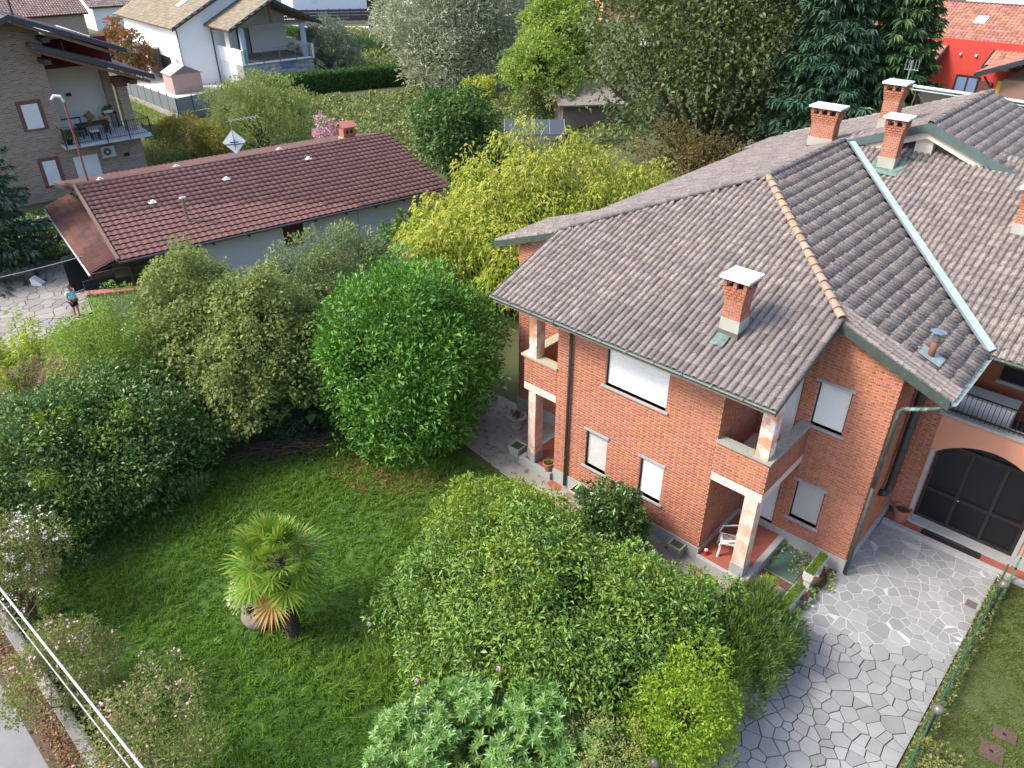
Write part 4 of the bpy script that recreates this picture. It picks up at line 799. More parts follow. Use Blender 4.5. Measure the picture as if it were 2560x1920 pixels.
plant('pink_shrub', 'pink flowering shrub next to the outbuilding chimney', 'shrub', (-29.6, 15.3, 0), [(-29.6, 15.3, 2.2, .9, .9, 1.0)], 1500, .16, .6, LEAF('pink bloom', (0.150, 0.200, 0.075), (0.625, 0.325, 0.425), (0.700, 0.438, 0.525), .3), 93, trunk=.04, nsub=24, rsub=.35)
def conifer(name, label, loc, H, r0, mat, seed, n_wh=30, per=11, tw=44, droop=.25, z_from=.06, group=None, needle=.46):
    r = np.random.default_rng(seed); e = thing(name, label, 'tree', (loc[0], loc[1], 0), group); b0 = np.array([loc[0], loc[1], 0.])
    mb = MB(); mb.tube([b0, b0+(0, 0, H*.5), b0+(0, 0, H)], [.26, .16, .02], 8, cap=False); mb.build('trunk', m_bark, e, smooth=True); P = []; D = []; N = []
    for i in range(n_wh):
        t = z_from+(1-z_from)*(i/n_wh)**.95; Rb = r0*(1-t)**.8*r.uniform(.88, 1.1)+.2
        for k in range(per):
            a = 2*math.pi*(k+r.uniform(-.3, .3))/per+i*.7; h = H*t+r.uniform(-.2, .2); Lb = Rb*r.uniform(.75, 1.12); o = np.array([math.cos(a), math.sin(a), 0]); side = np.array([-o[1], o[0], 0])
            n_ = max(8, int(tw*(Lb/r0)+8)); s_ = r.random(n_)**.7; z_ = h+Lb*(.18*s_-droop*2.0*s_**2+.22*s_**5)
            q = b0+o*(Lb*s_)[:, None]; q[:, 2] = z_; sg = np.where(r.random(n_) < .5, -1., 1.); w_ = (1.05-s_)*.38*Lb*r.random(n_)
            q = q+side*(sg*w_)[:, None]; q[:, 2] -= w_*.25; d = unit(o*.75+side*(sg*r.uniform(.2, .9, n_))[:, None]+np.array([0, 0, -.28])+r.normal(size=(n_, 3))*.16); P.append(q); D.append(d); N.append(unit(r.normal(size=(n_, 3))*.3+[0, 0, 1]))
    P = np.concatenate(P); D = np.concatenate(D); N = np.concatenate(N); VV = []
    for m_ in range(3):
        dd = unit(D+r.normal(size=D.shape)*(.32 if m_ else .05)); Lg = needle*r.uniform(.7, 1.4, len(P)); VV.append(leaf_verts(P.copy(), dd, N, Lg, Lg*.24, .03, .22))
    V = np.concatenate(VV); bulk('crown', V, LT, mat, e, np.tile(r.random(len(P))*.6, 3)+r.random(len(V))*.4); return e
conifer('spruce_tree', 'tall green spruce behind the main chimneys, nearer the red house', tuple(at(2235, 150, 8.0)[:2]), 16.0, 3.7, lf_spru2, 101)
conifer('spruce_tree', 'dark blue-green spruce standing next to the tall dark tree', tuple(at(2075, 150, 8.0)[:2]), 17.0, 3.8, lf_spru, 102)
conifer('spruce_tree', 'dark spruce at the picture edge in front of the tan brick house', (-27.0, -6.6), 12.0, 3.4, lf_spru, 103, needle=.26)
# hedges
def hedge(name, label, p0, p1, w_, h_, n, mat, leaf, seed, group=None, aspect=.3):
    r = np.random.default_rng(seed); p0 = np.array([*p0, 0.]); p1 = np.array([*p1, 0.]); d = p1-p0; L = np.linalg.norm(d); d /= L; s = np.array([-d[1], d[0], 0])
    e = thing(name, label, 'hedge', tuple((p0+p1)/2), group); t = r.random(n)*L; f = r.random(n); A = (2*h_+w_); top = f < w_/A
    off = np.where(top, r.uniform(-.5, .5, n), np.where(r.random(n) < .5, -.5, .5))*w_; z = np.where(top, h_, h_*r.random(n))+r.normal(size=n)*.03
    bump = .05*np.sin(t*5.1)+.05*np.sin(t*2.3+1); q = p0+d*t[:, None]+s*(off*(1+bump))[:, None]; q[:, 2] = np.maximum(z+bump*.5, .05)
    nn = np.where(top[:, None], np.array([0, 0, 1.]), s*np.sign(off)[:, None]); dd = unit(nn*.5+r.normal(size=(n, 3))*.35+[0, 0, .6]); Lg = leaf*r.uniform(.6, 1.3, n)
    bulk('foliage', leaf_verts(q, dd, unit(nn+r.normal(size=(n, 3))*.4), Lg, Lg*aspect, .05, .05), LT, mat, e, r.random(n))
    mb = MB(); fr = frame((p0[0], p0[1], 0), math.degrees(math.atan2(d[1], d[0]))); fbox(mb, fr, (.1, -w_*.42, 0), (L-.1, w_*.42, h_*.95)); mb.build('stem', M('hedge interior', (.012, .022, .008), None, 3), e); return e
a, c = at(655, 245), at(1065, 205); hedge('clipped_hedge', 'long clipped dark green hedge along the meadow below the white house', a[:2], c[:2], 1.3, 1.75, 16000, lf_hedge, .22, 111)
a, c = at(880, 128), at(1055, 168); hedge('clipped_hedge', 'short clipped hedge behind the olive tree', a[:2], c[:2], 1.4, 1.7, 7000, lf_hedge, .24, 112)
hedge('clipped_hedge', 'sunlit hedge strip beyond the terrace of the white house', at(690, 82)[:2], at(790, 98)[:2], 1.2, 1.0, 2500, lf_hedge, .3, 113)
hedge('clipped_hedge', 'orange-topped hedge in front of the far houses at the top edge', at(920, 32)[:2], at(1010, 44)[:2], 1.4, 2.2, 3500, LEAF('photinia leaf', (0.150, 0.163, 0.050), (0.375, 0.250, 0.075), (0.500, 0.225, 0.100), .2), .35, 114)
hedge('clipped_hedge', 'dark hedge beyond the light green maple at the top edge', at(1300, 24)[:2], at(1405, 18)[:2], 1.6, 2.4, 3000, lf_hedge, .4, 115)
# meadow of brambles and rough grass
r = np.random.default_rng(121)
def field(name, label, cat, poly, n, leaf, aspect, mat, hfun, seed, up=.5):
    r = np.random.default_rng(seed); xs = [p[0] for p in poly]; ys = [p[1] for p in poly]; q = np.stack([r.uniform(min(xs), max(xs), n*3), r.uniform(min(ys), max(ys), n*3)], 1)
    q = q[[inside(p, poly) for p in q]][:n]; n = len(q); z = np.maximum(.02, hfun(q[:, 0], q[:, 1])*r.uniform(.55, 1.05, n)); p = np.stack([q[:, 0], q[:, 1], z], 1)
    d = unit(r.normal(size=(n, 3))*.7+[0, 0, up]); Lg = leaf*r.uniform(.6, 1.3, n)
    return tag(bulk(name, leaf_verts(p, d, unit(r.normal(size=(n, 3))*.5+[0, 0, 1.]), Lg, Lg*aspect, .1, .15), LT, mat, None, r.random(n)), label, cat, kind='stuff')
hump = lambda x, y: .45+.30*np.sin(x*.55+1.3*np.sin(y*.31))*np.sin(y*.62+.8)+.18*np.sin(x*1.7+y*1.1)
MEA = [tuple(at(*p)[:2]) for p in ((630, 300), (660, 245), (900, 250), (1070, 225), (1300, 235), (1560, 240), (1620, 330), (1420, 400), (1180, 440), (1000, 420), (880, 350), (760, 350))]
sheet('meadow', MEA, -.012, M('meadow ground', (.075, .12, .03), (.11, .12, .05), .6, .95))
field('brambles', 'tangled low brambles covering the meadow', 'brambles', MEA, 36000, .30, .55, lf_bram, hump, 122)
GR2 = [tuple(at(*p)[:2]) for p in ((330, 250), (440, 310), (640, 300), (620, 380), (860, 350), (880, 470), (300, 470), (330, 330))]
field('rough_grass', 'rough sunlit grass between the meadow and the tan house', 'grass', GR2, 14000, .28, .14, LEAF('rough grass', (0.150, 0.237, 0.037), (0.325, 0.413, 0.075), (0.375, 0.350, 0.125), .1), lambda x, y: .12+.05*np.sin(x*2)*np.sin(y*2.2), 123, up=1.2)
FAR = [tuple(at(*p)[:2]) for p in ((760, 150), (860, 175), (1000, 190), (1050, 120), (1060, 95), (900, 82), (800, 95))]
field('scrub', 'scrubby bushes between the clipped hedges and the road', 'scrub', FAR, 9000, .42, .5, lf_bram, lambda x, y: .7+.6*np.sin(x*.5)*np.sin(y*.43+1)+.2*np.sin(x*1.3), 124)
DRK = [(-34, -12), (-27, -10.2), (-26.4, -4.2), (-23.4, -2.4), (-24.5, 1.5), (-34, -1)]
field('undergrowth', 'dark shaded shrubs behind the patio under the spruce', 'undergrowth', DRK, 12000, .2, .45, lf_dark, lambda x, y: np.clip(.6+.5*np.sin(x*.9)*np.sin(y*.8+.4), .05, 2), 125)
# lawn grass
def grass(name, label, poly, n_cl, per, h0, h1, wid, mat, seed, holes=(), dens=None):
    r = np.random.default_rng(seed); xs = [p[0] for p in poly]; ys = [p[1] for p in poly]; q = np.stack([r.uniform(min(xs), max(xs), n_cl*2), r.uniform(min(ys), max(ys), n_cl*2)], 1)
    k = np.array([inside(p, poly) for p in q]); q = q[k][:n_cl]; n = len(q)
    hv = .5+.5*np.sin(q[:, 0]*1.1+np.sin(q[:, 1]*.9)*1.4)*np.sin(q[:, 1]*1.25+np.sin(q[:, 0]*.6))
    if dens is not None: hv = np.clip(hv*.6+dens(q[:, 0], q[:, 1]), 0, 1.6)
    hc = (h0+(h1-h0)*hv)*r.uniform(.7, 1.3, n); lean = r.normal(size=(n, 2))*.4; lean += np.array([.35, -.2])
    i = np.repeat(np.arange(n), per); m_ = len(i); a = r.uniform(0, 6.283, m_); p = np.stack([q[i, 0]+r.normal(size=m_)*.05, q[i, 1]+r.normal(size=m_)*.05, np.zeros(m_)], 1)
    h = hc[i]*r.uniform(.55, 1.2, m_); o = np.stack([np.cos(a), np.sin(a)], 1)*r.uniform(.15, .8, m_)[:, None]+lean[i]*.9; s = np.stack([-np.sin(a), np.cos(a), np.zeros(m_)], 1)*(wid*r.uniform(.6, 1.3, m_)*.5)[:, None]
    mid = p.copy(); mid[:, :2] += o*(h*.35)[:, None]; mid[:, 2] = h*.62; tip = p.copy(); tip[:, :2] += o*(h*.95)[:, None]; tip[:, 2] = h*.9
    V = np.stack([p-s, p+s, mid+s*.8, mid-s*.8, tip], 1); hue = np.clip(r.random(n)[i]*.5+r.random(m_)*.3+.2*hv[i], 0, 1)
    return tag(bulk(name, V, [(0, 1, 2, 3), (3, 2, 4)], mat, None, hue), label, 'grass', kind='stuff')
lf_grass = LEAF('lawn grass', (.075, .175, .024), (.19, .34, .045), (.30, .33, .10),   .05, rough=.5, trans=.4)
LAWN = [(-6.5, -13.1), (9.9, -13.1), (10.0, -1.2), (.9, -.95), (-.6, -1.4), (-5.5, -3.2), (-6.5, -6)]
tall = lambda x, y: np.exp(-((x-4.2)**2/.9+(y+7.6)**2/3.5))*1.2+np.exp(-((x-3.2)**2/1.5+(y+5.2)**2/1.2))*.6-.45*np.exp(-((x-4)**2/30+(y+1.4)**2/.6))
grass('grass', 'long unmown green grass of the front lawn', LAWN, 17000, 13, .07, .27, .020, lf_grass, 131, dens=tall)
lf_grass2 = LEAF('dry lawn grass', (0.069, 0.112, 0.020), (0.150, 0.206, 0.037), (0.250, 0.213, 0.088), .14, trans=.35)
grass('grass', 'short patchy grass to the right of the green fence', [(13.95, -8), (19, -8), (19, 4.7), (13.95, 4.7)], 8000, 11, .03, .10, .014, lf_grass2, 132)
def tuft(name, label, c, r0, n, h0, h1, wid, mat, seed, group=None):
    r = np.random.default_rng(seed); a = r.uniform(0, 6.283, n); q = np.sqrt(r.random(n))*r0; p = np.stack([c[0]+np.cos(a)*q, c[1]+np.sin(a)*q, np.full(n, c[2] if len(c) > 2 else 0.)], 1); h = r.uniform(h0, h1, n); a2 = a+r.normal(size=n)*.7
    o = np.stack([np.cos(a2), np.sin(a2)], 1)*r.uniform(.2, .9, n)[:, None]; s = np.stack([-np.sin(a2), np.cos(a2), np.zeros(n)], 1)*wid*.5; mid = p.copy(); mid[:, :2] += o*(h*.4)[:, None]; mid[:, 2] += h*.7; tip = p.copy(); tip[:, :2] += o*h[:, None]; tip[:, 2] += h*.75
    return bulk(name, np.stack([p-s, p+s, mid+s*.8, mid-s*.8, tip], 1), [(0, 1, 2, 3), (3, 2, 4)], mat, None, r.random(n))
c = at(490, 1235); tag(tuft('grass_tuft', '', c, .35, 240, .35, .75, .03, LEAF('pale tall grass', (0.150, 0.250, 0.050), (0.275, 0.375, 0.100)), 133), 'pale tall tuft of grass on the shaded lawn', 'grass')
# palm
pl = thing('palm_tree', 'fan palm with a short hairy trunk on the lawn', 'palm', (1.98, -8.75, 0)); r = np.random.default_rng(141)
mb = MB(); pts = [np.array([1.98-.05*t*2, -8.75+.05*t, 0])+np.array([-.14*t, .07*t, 2.3*t]) for t in np.linspace(0, 1, 9)]; mb.tube(pts, [.17, .16, .15, .15, .145, .14, .14, .15, .12], 12)
for k in range(150):
    t = r.uniform(.05, 1); a = r.uniform(0, 6.28); p = pts[0]+(pts[-1]-pts[0])*t; o = np.array([math.cos(a), math.sin(a), 0]); mb.beam(p+o*.13, p+o*.21+(0, 0, .10), .05, .015)
mb.build('trunk', M('hairy palm trunk', (.075, .055, .04), (.035, .028, .022), 14., .95, bump=.8, c3=(.25, .22, .18), s3=16, t3=.66), pl)
top = pts[-1]; m_palm = LEAF('palm leaf', (0.084, 0.192, 0.022), (0.228, 0.360, 0.042), (0.360, 0.360, 0.048), .10, rough=.35, trans=.35); m_palmd = LEAF('dying palm leaf', (0.350, 0.300, 0.062), (0.500, 0.325, 0.075), (0.562, 0.250, 0.062), .2)
for k in range(34):
    t = k/33; el = R(78-118*t)+r.uniform(-.1, .1); a = k*2.399+r.uniform(-.2, .2); o = np.array([math.cos(a), math.sin(a), 0]); d0 = o*math.cos(el)+np.array([0, 0, math.sin(el)]); Ls = r.uniform(.55, .75)
    hub = top+(0, 0, .1-.35*t)+d0*Ls+np.array([0, 0, -.12*Ls]); mb = MB(); mb.tube([top+(0, 0, -.3*t), (top+(0, 0, -.3*t)+hub)/2+(0, 0, .04), hub], [.018, .014, .012], 5, cap=False)
    s = unit(np.cross(d0, [0, 0, 1.])+1e-6); nrm = np.cross(s, d0); nb = 30; vs = []; hh = []
    for j in range(nb):
        b_ = R(-122+244*j/(nb-1)); dd = d0*math.cos(b_)+s*math.sin(b_)+nrm*(.16 if j % 2 else .02); dd = dd/np.linalg.norm(dd); Lg = .68*(1-.28*abs(b_)/2.1)*r.uniform(.92, 1.06); w_ = .026; sd2 = np.cross(nrm, dd)
        p1 = hub+dd*Lg*.55; p2 = hub+dd*Lg+np.array([0, 0, -.10*Lg*(1+.8*r.random())]); vs.append([hub-sd2*.004, hub+sd2*.004, p1+sd2*w_, p1-sd2*w_, p2]); hh.append(r.random())
    lf = bulk('frond', np.array(vs), [(0, 1, 2, 3), (3, 2, 4)], m_palmd if k == 31 else m_palm, pl, hh)
    mb.build('leaf_stalk', M('palm stalk', (.16, .2, .05), None, 5), lf)
# heap of cut branches
bp = thing('brush_pile', 'heap of dry cut branches at the edge of the lawn', 'brush pile', tuple(at(710, 1120))); c = at(710, 1118); r = np.random.default_rng(151); mb = MB()
ux = unit(at(800, 1110)-at(620, 1135))
for k in range(620):
    q = c+ux*r.normal()*.75+np.array([-ux[1], ux[0], 0])*r.normal()*.35; z = max(.03, .34*math.exp(-((q-c)@ux)**2/1.1)*r.random()+.03); a = ux*r.choice([-1, 1])+r.normal(size=3)*.45; a[2] = r.normal()*.13; L = r.uniform(.3, 1.0); p0 = q+(0, 0, z)
    mb.tube([p0, p0+a*L*.5+(0, 0, .05), p0+a*L+r.normal(size=3)*.05*[1, 1, .2]], [.010, .007, .003], 3, cap=False)
mb.build('branches', M('dead branch', (.13, .085, .06), (.07, .045, .035), 3., .95, tint=.35), bp)
# fallen leaves under the laurel
r = np.random.default_rng(152); n = 1500; a = r.uniform(2.9, 6.0, n); q = r.uniform(1.9, 3.1, n); p = np.stack([-2.1+np.cos(a)*q, -1.5+np.sin(a)*q, r.uniform(.02, .06, n)], 1); d = unit(r.normal(size=(n, 3))*[1, 1, .15]); Lg = r.uniform(.07, .13, n)
tag(bulk('fallen_leaves', leaf_verts(p, d, unit(r.normal(size=(n, 3))*.25+[0, 0, 1]), Lg, Lg*.45, .05, .0), LT, LEAF('fallen leaf', (0.200, 0.075, 0.037), (0.375, 0.150, 0.062), (0.100, 0.062, 0.037), .2), None, r.random(n)), 'reddish fallen leaves around the foot of the laurel', 'leaves', kind='stuff')
# ------------------------------------------------------------------ the other buildings
def proto_wave(w, g, rise=.05, step=.03):
    pr = [(-.5, .0), (-.3, .004), (-.18, .5), (.0, 1.0), (.2, .85), (.36, .3), (.5, .0)]; n = len(pr)
    v = [(x*w, 0, z*rise+step) for x, z in pr]+[(x*w, g*1.06, z*rise) for x, z in pr]+[(x*w, .01, z*rise*.9) for x, z in pr]
    return np.array(v), [(i, i+1, n+i+1, n+i) for i in range(n-1)]+[(2*n+i, 2*n+i+1, i+1, i) for i in range(n-1)]
def proto_flat(w, g, step=.03):
    w *= .485; v = [(-w, 0, step), (w, 0, step), (w, g*1.05, .002), (-w, g*1.05, .002), (-w, 0, 0), (w, 0, 0)]; return np.array(v), [(0, 1, 2, 3), (4, 5, 1, 0)]
def tile_rect(O, ax, up, L, S, w, g, proto, mat, parent, pick=0, keep=None, seed=1, shift=0.0):
    r = np.random.default_rng(seed); V0, F0 = proto; O = np.array(O, float); ax = np.array(ax, float)/np.linalg.norm(ax); up = np.array(up, float)/np.linalg.norm(up); nn = np.cross(ax, up)
    if nn[2] < 0: O = O+ax*L; ax = -ax; nn = np.cross(ax, up)
    nx, ny = int(round(L/w)), int(round(S/g)); P = []
    for j in range(ny):
        for i in range(nx):
            a = (i+.5)*L/nx; b = j*S/ny
            if keep is None or keep(O+ax*a+up*(b+g*.5)): P.append(O+ax*(a+(shift*w if j % 2 else 0))+up*b)
    P = np.array(P)
    if len(P) == 0: return
    order = np.argsort(np.linalg.norm(P-CAM, axis=1)); sel = order[:pick]; rest = order[pick:]; base = wloc(parent)
    if pick:
        me = bpy.data.meshes.new('tile'); me.from_pydata([tuple(v) for v in V0], [], F0); me.materials.append(mat)
        for i in sel:
            o = link('tile', me, parent); p = P[i]-base; o.matrix_basis = Matrix([[ax[k], up[k], nn[k], p[k]] for k in range(3)]+[[0, 0, 0, 1]])
    if len(rest):
        Q = P[rest]; VV = Q[:, None]+ax*V0[None, :, 0:1]+up*V0[None, :, 1:2]+nn*V0[None, :, 2:3]+r.normal(size=(len(Q), 1, 3))*.003
        bulk('tiles', VV, F0, mat, parent, r.random(len(Q)), kind='stuff')
def slab(parent, name, pts, th, mat):
    n = np.cross(np.array(pts[1])-np.array(pts[0]), np.array(pts[2])-np.array(pts[0])); n = n/np.linalg.norm(n); n = n if n[2] > 0 else -n
    return MB().prism(pts, tuple(-n*th)).build(name, mat, parent)
def fpart(parent, name, f, boxes, mat):
    mb = MB()
    for a, b in boxes: fbox(mb, f, a, b)
    return mb.build(name, mat, parent)
# ---- long low outbuilding
m_rtile = M('dark red tile', (.128, .060, .052), (.105, .052, .047), 1.6, .8, tint=.10, c3=(.10, .05, .044), s3=3., t3=.6, bump=.2, bscale=40)
m_rtile2 = M('stained red tile', (.16, .065, .05), (.06, .04, .036), .9, .85, tint=.14, soft=.12)
m_wwall = M('white plaster', (.62, .64, .66), (.56, .58, .60), 1.2, .9, c3=(.5, .52, .53), s3=3, t3=.62)
m_wood = M('dark wood', (.05, .035, .028), (.035, .025, .02), 4., .7, stretch=(1, 1, 6))
m_coping = M('red coping tile', (.38, .14, .11), (.30, .11, .09), 4, .85)
FO = frame((-17.3, -3.8, 0), 80.0)
ob = thing('outbuilding', 'long low white outbuilding under a dark red tiled roof with a satellite dish', 'building', tuple(FO(8, 6, 0)))
fpart(ob, 'wall', FO, [((3.2, 1.0, 0), (14.6, 1.2, 2.75)), ((14.4, 1.2, 0), (14.6, 11.6, 2.75)), ((3.2, 11.4, 0), (14.6, 11.6, 2.75)), ((3.0, 1.2, 0), (3.2, 11.4, 2.9))], m_wwall)
mb = MB(); mb.add([FO(14.58, 1.2, 2.75), FO(14.58, 11.4, 2.75), FO(14.58, 6.3, 3.95)], [(0, 1, 2)]); mb.add([FO(3.05, 1.2, 2.75), FO(3.05, 11.4, 2.75), FO(3.05, 6.3, 3.95)], [(0, 1, 2)]); mb.build('gable', m_wwall, ob)
for x in (8.6, 11.2): fpart(ob, 'wall_joint', FO, [((x, .985, 0), (x+.03, 1.0, 2.6))], M('grey joint', (.3, .3, .31)))
q = math.hypot(6.3, 1.5); up_ = (FO(0, 6.3, 1.5)-FO(0, 0, 0))/q; rf = slab(ob, 'roof', [FO(0, 0, 2.58), FO(16.1, 0, 2.58), FO(16.1, 6.3, 4.08), FO(0, 6.3, 4.08)], .12, m_wood)
tile_rect(FO(0, -.05, 2.61), FO.ax[0], up_, 16.1, q+.02, .285, .375, proto_wave(.285, .375, .028, .055), m_rtile, rf, pick=240)
up2 = (FO(0, 6.3, 4.1)-FO(0, 12.7, 2.7)); slab(ob, 'roof', [FO(16.1, 12.7, 2.66), FO(-.2, 12.7, 2.66), FO(-.2, 6.3, 4.06), FO(16.1, 6.3, 4.06)], .12, m_wood)
tile_rect(FO(-.2, 12.75, 2.69), FO.ax[0], up2, 16.3, np.linalg.norm(up2), .285, .375, proto_wave(.285, .375, .028, .055), m_rtile, rf, seed=2)
for i in range(40): o = MB().tube([FO(.0+i*.4, 6.3, 4.14), FO(.42+i*.4, 6.3, 4.12)], .07, 8).build('ridge_tile', m_rtile, rf)
mb = MB(); mb.beam(FO(-.08, -.05, 2.66), FO(-.08, 6.3, 4.18), .12, .16); mb.beam(FO(-.08, 12.7, 2.72), FO(-.08, 6.3, 4.18), .12, .16); mb.build('verge_board', M('copper brown verge', (.17, .10, .07), (.13, .08, .06), 3, .6), ob)
mb = MB(); mb.tube([FO(-.1, -.1, 2.56), FO(16.15, -.1, 2.56)], .06, 8); mb.build('gutter', M('dark grey gutter', (.06, .06, .065), None, 3, .4), ob)
mb = MB()
for x in np.arange(.6, 16, 1.6): mb.beam(FO(x, .0, 2.42), FO(x, 1.0, 2.62), .09, .12)
mb.build('rafter', m_wood, ob)
mb = MB(); mb.tube([FO(3.1, -.05, 2.5), FO(3.1, .4, 2.3), FO(3.1, .95, 2.2), FO(3.1, .95, 0.1)], .04, 6); mb.build('downpipe', M('dark grey gutter', (.06, .06, .065)), ob)
fpart(ob, 'window', FO, [((7.3, .97, 1.1), (8.3, 1.0, 2.45))], M('red brown shutter', (.11, .028, .02), (.085, .022, .016), 3, .6))
# covered corner: open gable bay with posts and sloping side walls
fpart(ob, 'post', FO, [((.35, .6, 0), (.5, .75, 2.5))], m_wood); fpart(ob, 'post', FO, [((1.9, .8, 0), (2.05, .95, 2.55))], m_wood)
mb = MB()
for k in range(6): mb.beam(FO(.45, .68, .5+k*.3), FO(1.95, .88, .5+k*.3), .03, .05)
mb.build('lattice', m_wood, ob)
mb = MB(); mb.add([FO(2.6, 1.2, 0), FO(2.6, 6, 0), FO(2.6, 6, 2.9), FO(2.6, 1.2, 2.6)], [(0, 1, 2, 3)]); mb.build('inner_wall', m_dark, ob)
for k in range(3): fpart(ob, 'stored_jug', FO, [((2.2, 1.1+k*.35, .8), (2.5, 1.35+k*.35, 1.2))], M('pale plastic', (.5, .5, .48)))
# lean-to over the gates at the far end
la, lb, lc, ld = FO(.25, 10.0, 2.75), FO(.25, .25, 2.62), FO(-1.55, .45, 1.98), FO(-2.1, 10.2, 2.05)
lr = slab(ob, 'roof', [FO(.25, 10.2, 2.66), FO(.25, .25, 2.66), FO(-1.15, .25, 2.2), FO(-1.15, 10.2, 2.2)], .08, m_wood); upl = FO(.25, 0, 2.68)-FO(-1.15, 0, 2.22)
tile_rect(FO(-1.18, .25, 2.25), FO.ax[1], upl, 10.0, np.linalg.norm(upl), .17, .37, proto_wave(.17, .37, .10, .03), m_rtile2, lr, pick=50, seed=3)
fpart(ob, 'verge_board', FO, [((-1.2, .14, 2.02), (.3, .22, 2.26))], m_wood); fpart(ob, 'gutter', FO, [((-1.26, .2, 2.15), (-1.20, 10.2, 2.22))], m_shutg)
# chimney, flue, dish, vents
fpart(ob, 'chimney', FO, [((14.0, 7.5, 3.6), (14.7, 8.1, 4.35))], m_brick); c = bpy.data.objects[ob.children[-1].name]
fpart(c, 'chimney_base', FO, [((13.95, 7.45, 3.5), (14.75, 8.15, 3.9))], m_concb)
mb = MB(); mb.prism([FO(13.9, 7.4, 4.42), FO(14.8, 7.4, 4.42), FO(14.8, 7.8, 4.68), FO(13.9, 7.8, 4.68)], (0, 0, .06)); mb.prism([FO(13.9, 8.2, 4.42), FO(14.8, 8.2, 4.42), FO(14.8, 7.8, 4.68), FO(13.9, 7.8, 4.68)], (0, 0, .06)); mb.build('chimney_cap', m_coping, c)
fpart(c, 'flue_mouth', FO, [((14.15, 7.48, 4.12), (14.28, 7.5, 4.3)), ((14.42, 7.48, 4.12), (14.55, 7.5, 4.3))], m_dark)
mb = MB(); p = FO(3.35, 1.7, 2.9); mb.tube([p, p+(0, 0, 1.15)], .07, 10); mb.lathe(p+(0, 0, 1.15), [(.10, 0), (.10, .06), (.17, .09), (.16, .12), (0, .16)], 14); mb.build('flue_pipe', M('steel', (.55, .56, .58), None, 3, .25, metal=.9), ob, smooth=False)
for x, y in ((2.5, 3.7), (6.2, 4.5), (10.7, 5.0), (4.9, 8.0), (10.2, 7.6), (1.3, 8.0)):
    z = 2.6+1.5*y/6.3 if y < 6.3 else 4.08-1.4*(y-6.3)/6.4; mb = MB(); fbox(mb, FO, (x-.16, y-.14, z+.06), (x+.16, y+.14, z+.09)); fbox(mb, FO, (x-.07, y-.07, z+.09), (x+.07, y+.07, z+.18)); mb.build('roof_vent', m_shut, ob)
dc = FO(7.5, 6.35, 4.95); mb = MB(); mb.tube([FO(7.5, 6.35, 4.1), FO(7.5, 6.35, 6.1)], .022, 6); dsh = thing('satellite_dish', 'white diamond-shaped satellite antenna on the outbuilding ridge', 'antenna', tuple(FO(7.5, 6.35, 4.1))); mb.build('mast', m_zinc, dsh)
n_ = unit(CAM-dc); s_ = unit(np.cross(n_, [0, 0, 1.])); u_ = np.cross(s_, n_)
mb = MB(); mb.prism([dc-n_*.03+u_*.58, dc-n_*.03+s_*.56, dc-n_*.03-u_*.58, dc-n_*.03-s_*.56], tuple(n_*.04)); mb.build('panel', m_shut, dsh)
mb = MB(); mb.beam(dc-s_*.45+n_*.15-u_*.12, dc+s_*.45+n_*.15-u_*.12, .04, .04); mb.beam(dc+n_*.02-u_*.1, dc+n_*.4-u_*.2, .05, .05); mb.beam(dc-s_*.2+n_*.2-u_*.02, dc+s_*.2+n_*.2-u_*.02, .03, .05); mb.beam(dc+n_*.15-u_*.4, dc+n_*.15+u_*.1, .03, .03); mb.build('bracket', m_black, dsh)
mb = MB(); a0 = FO(7.3, 6.35, 5.95); mb.beam(a0, FO(9.0, 6.4, 6.0), .03, .03)
for k in range(8): mb.beam(FO(7.5+k*.2, 6.1, 5.98), FO(7.5+k*.2, 6.65, 5.98), .015, .015)
mb.build('aerial', m_zinc, dsh)
lp = thing('lamp_mast', 'rusty pole with a curved white top on the end of the outbuilding roof', 'pole', tuple(FO(.9, 9.0, 3.4))); mb = MB(); p = FO(.9, 9.0, 3.4); mb.tube([p, p+(0, 0, 3.9)], .05, 8); mb.build('pole', M('rusty pole', (.28, .085, .045), (.22, .075, .05), 4, .7), lp); mb = MB(); mb.tube([p+(0, 0, 3.85), p+(-.0, -.1, 4.1), p+(-.05, -.35, 4.15), p+(-.08, -.5, 4.0)], [.06, .08, .08, .05], 8); mb.build('lamp_head', m_shut, lp); fpart(lp, 'base_plate', FO, [((.5, 8.75, 3.42), (1.3, 9.25, 3.47))], m_shut)
# low walls by the gates and beside the outbuilding
gw = thing('garden_wall', 'sloping garden wall with red tiled coping beside the black gates', 'wall', tuple(FO(-.9, -.6, 0)))
mb = MB(); mb.prism([FO(-1.55, -.2, 0), FO(2.4, -.55, 0), FO(2.4, -.55, 1.05), FO(-1.55, -.2, 1.55)], tuple(FO.ax[1]*.22)); mb.build('wall', M('weathered grey render', (.36, .35, .31), (.28, .28, .25), 1.6, .9), gw)
mb = MB(); mb.prism([FO(-1.6, -.3, 1.55), FO(2.45, -.65, 1.05), FO(2.45, -.22, 1.05), FO(-1.6, .12, 1.55)], (0, 0, .10)); mb.build('coping', m_coping, gw)
mb = MB()
for k in range(7): mb.beam(FO(.0+k*.12, -.40, .25), FO(.0+k*.12, -.40, 1.1), .02, .02, up=(1, 0, 0))
for k in range(5): mb.beam(FO(-.02, -.40, .3+k*.19), FO(.76, -.45, .3+k*.19), .02, .02)
mb.build('iron_grille', m_black, gw)
g2 = thing('low_wall', 'dark low wall with a red top along the far end of the outbuilding', 'wall', tuple(FO(11, -2.2, 0)))
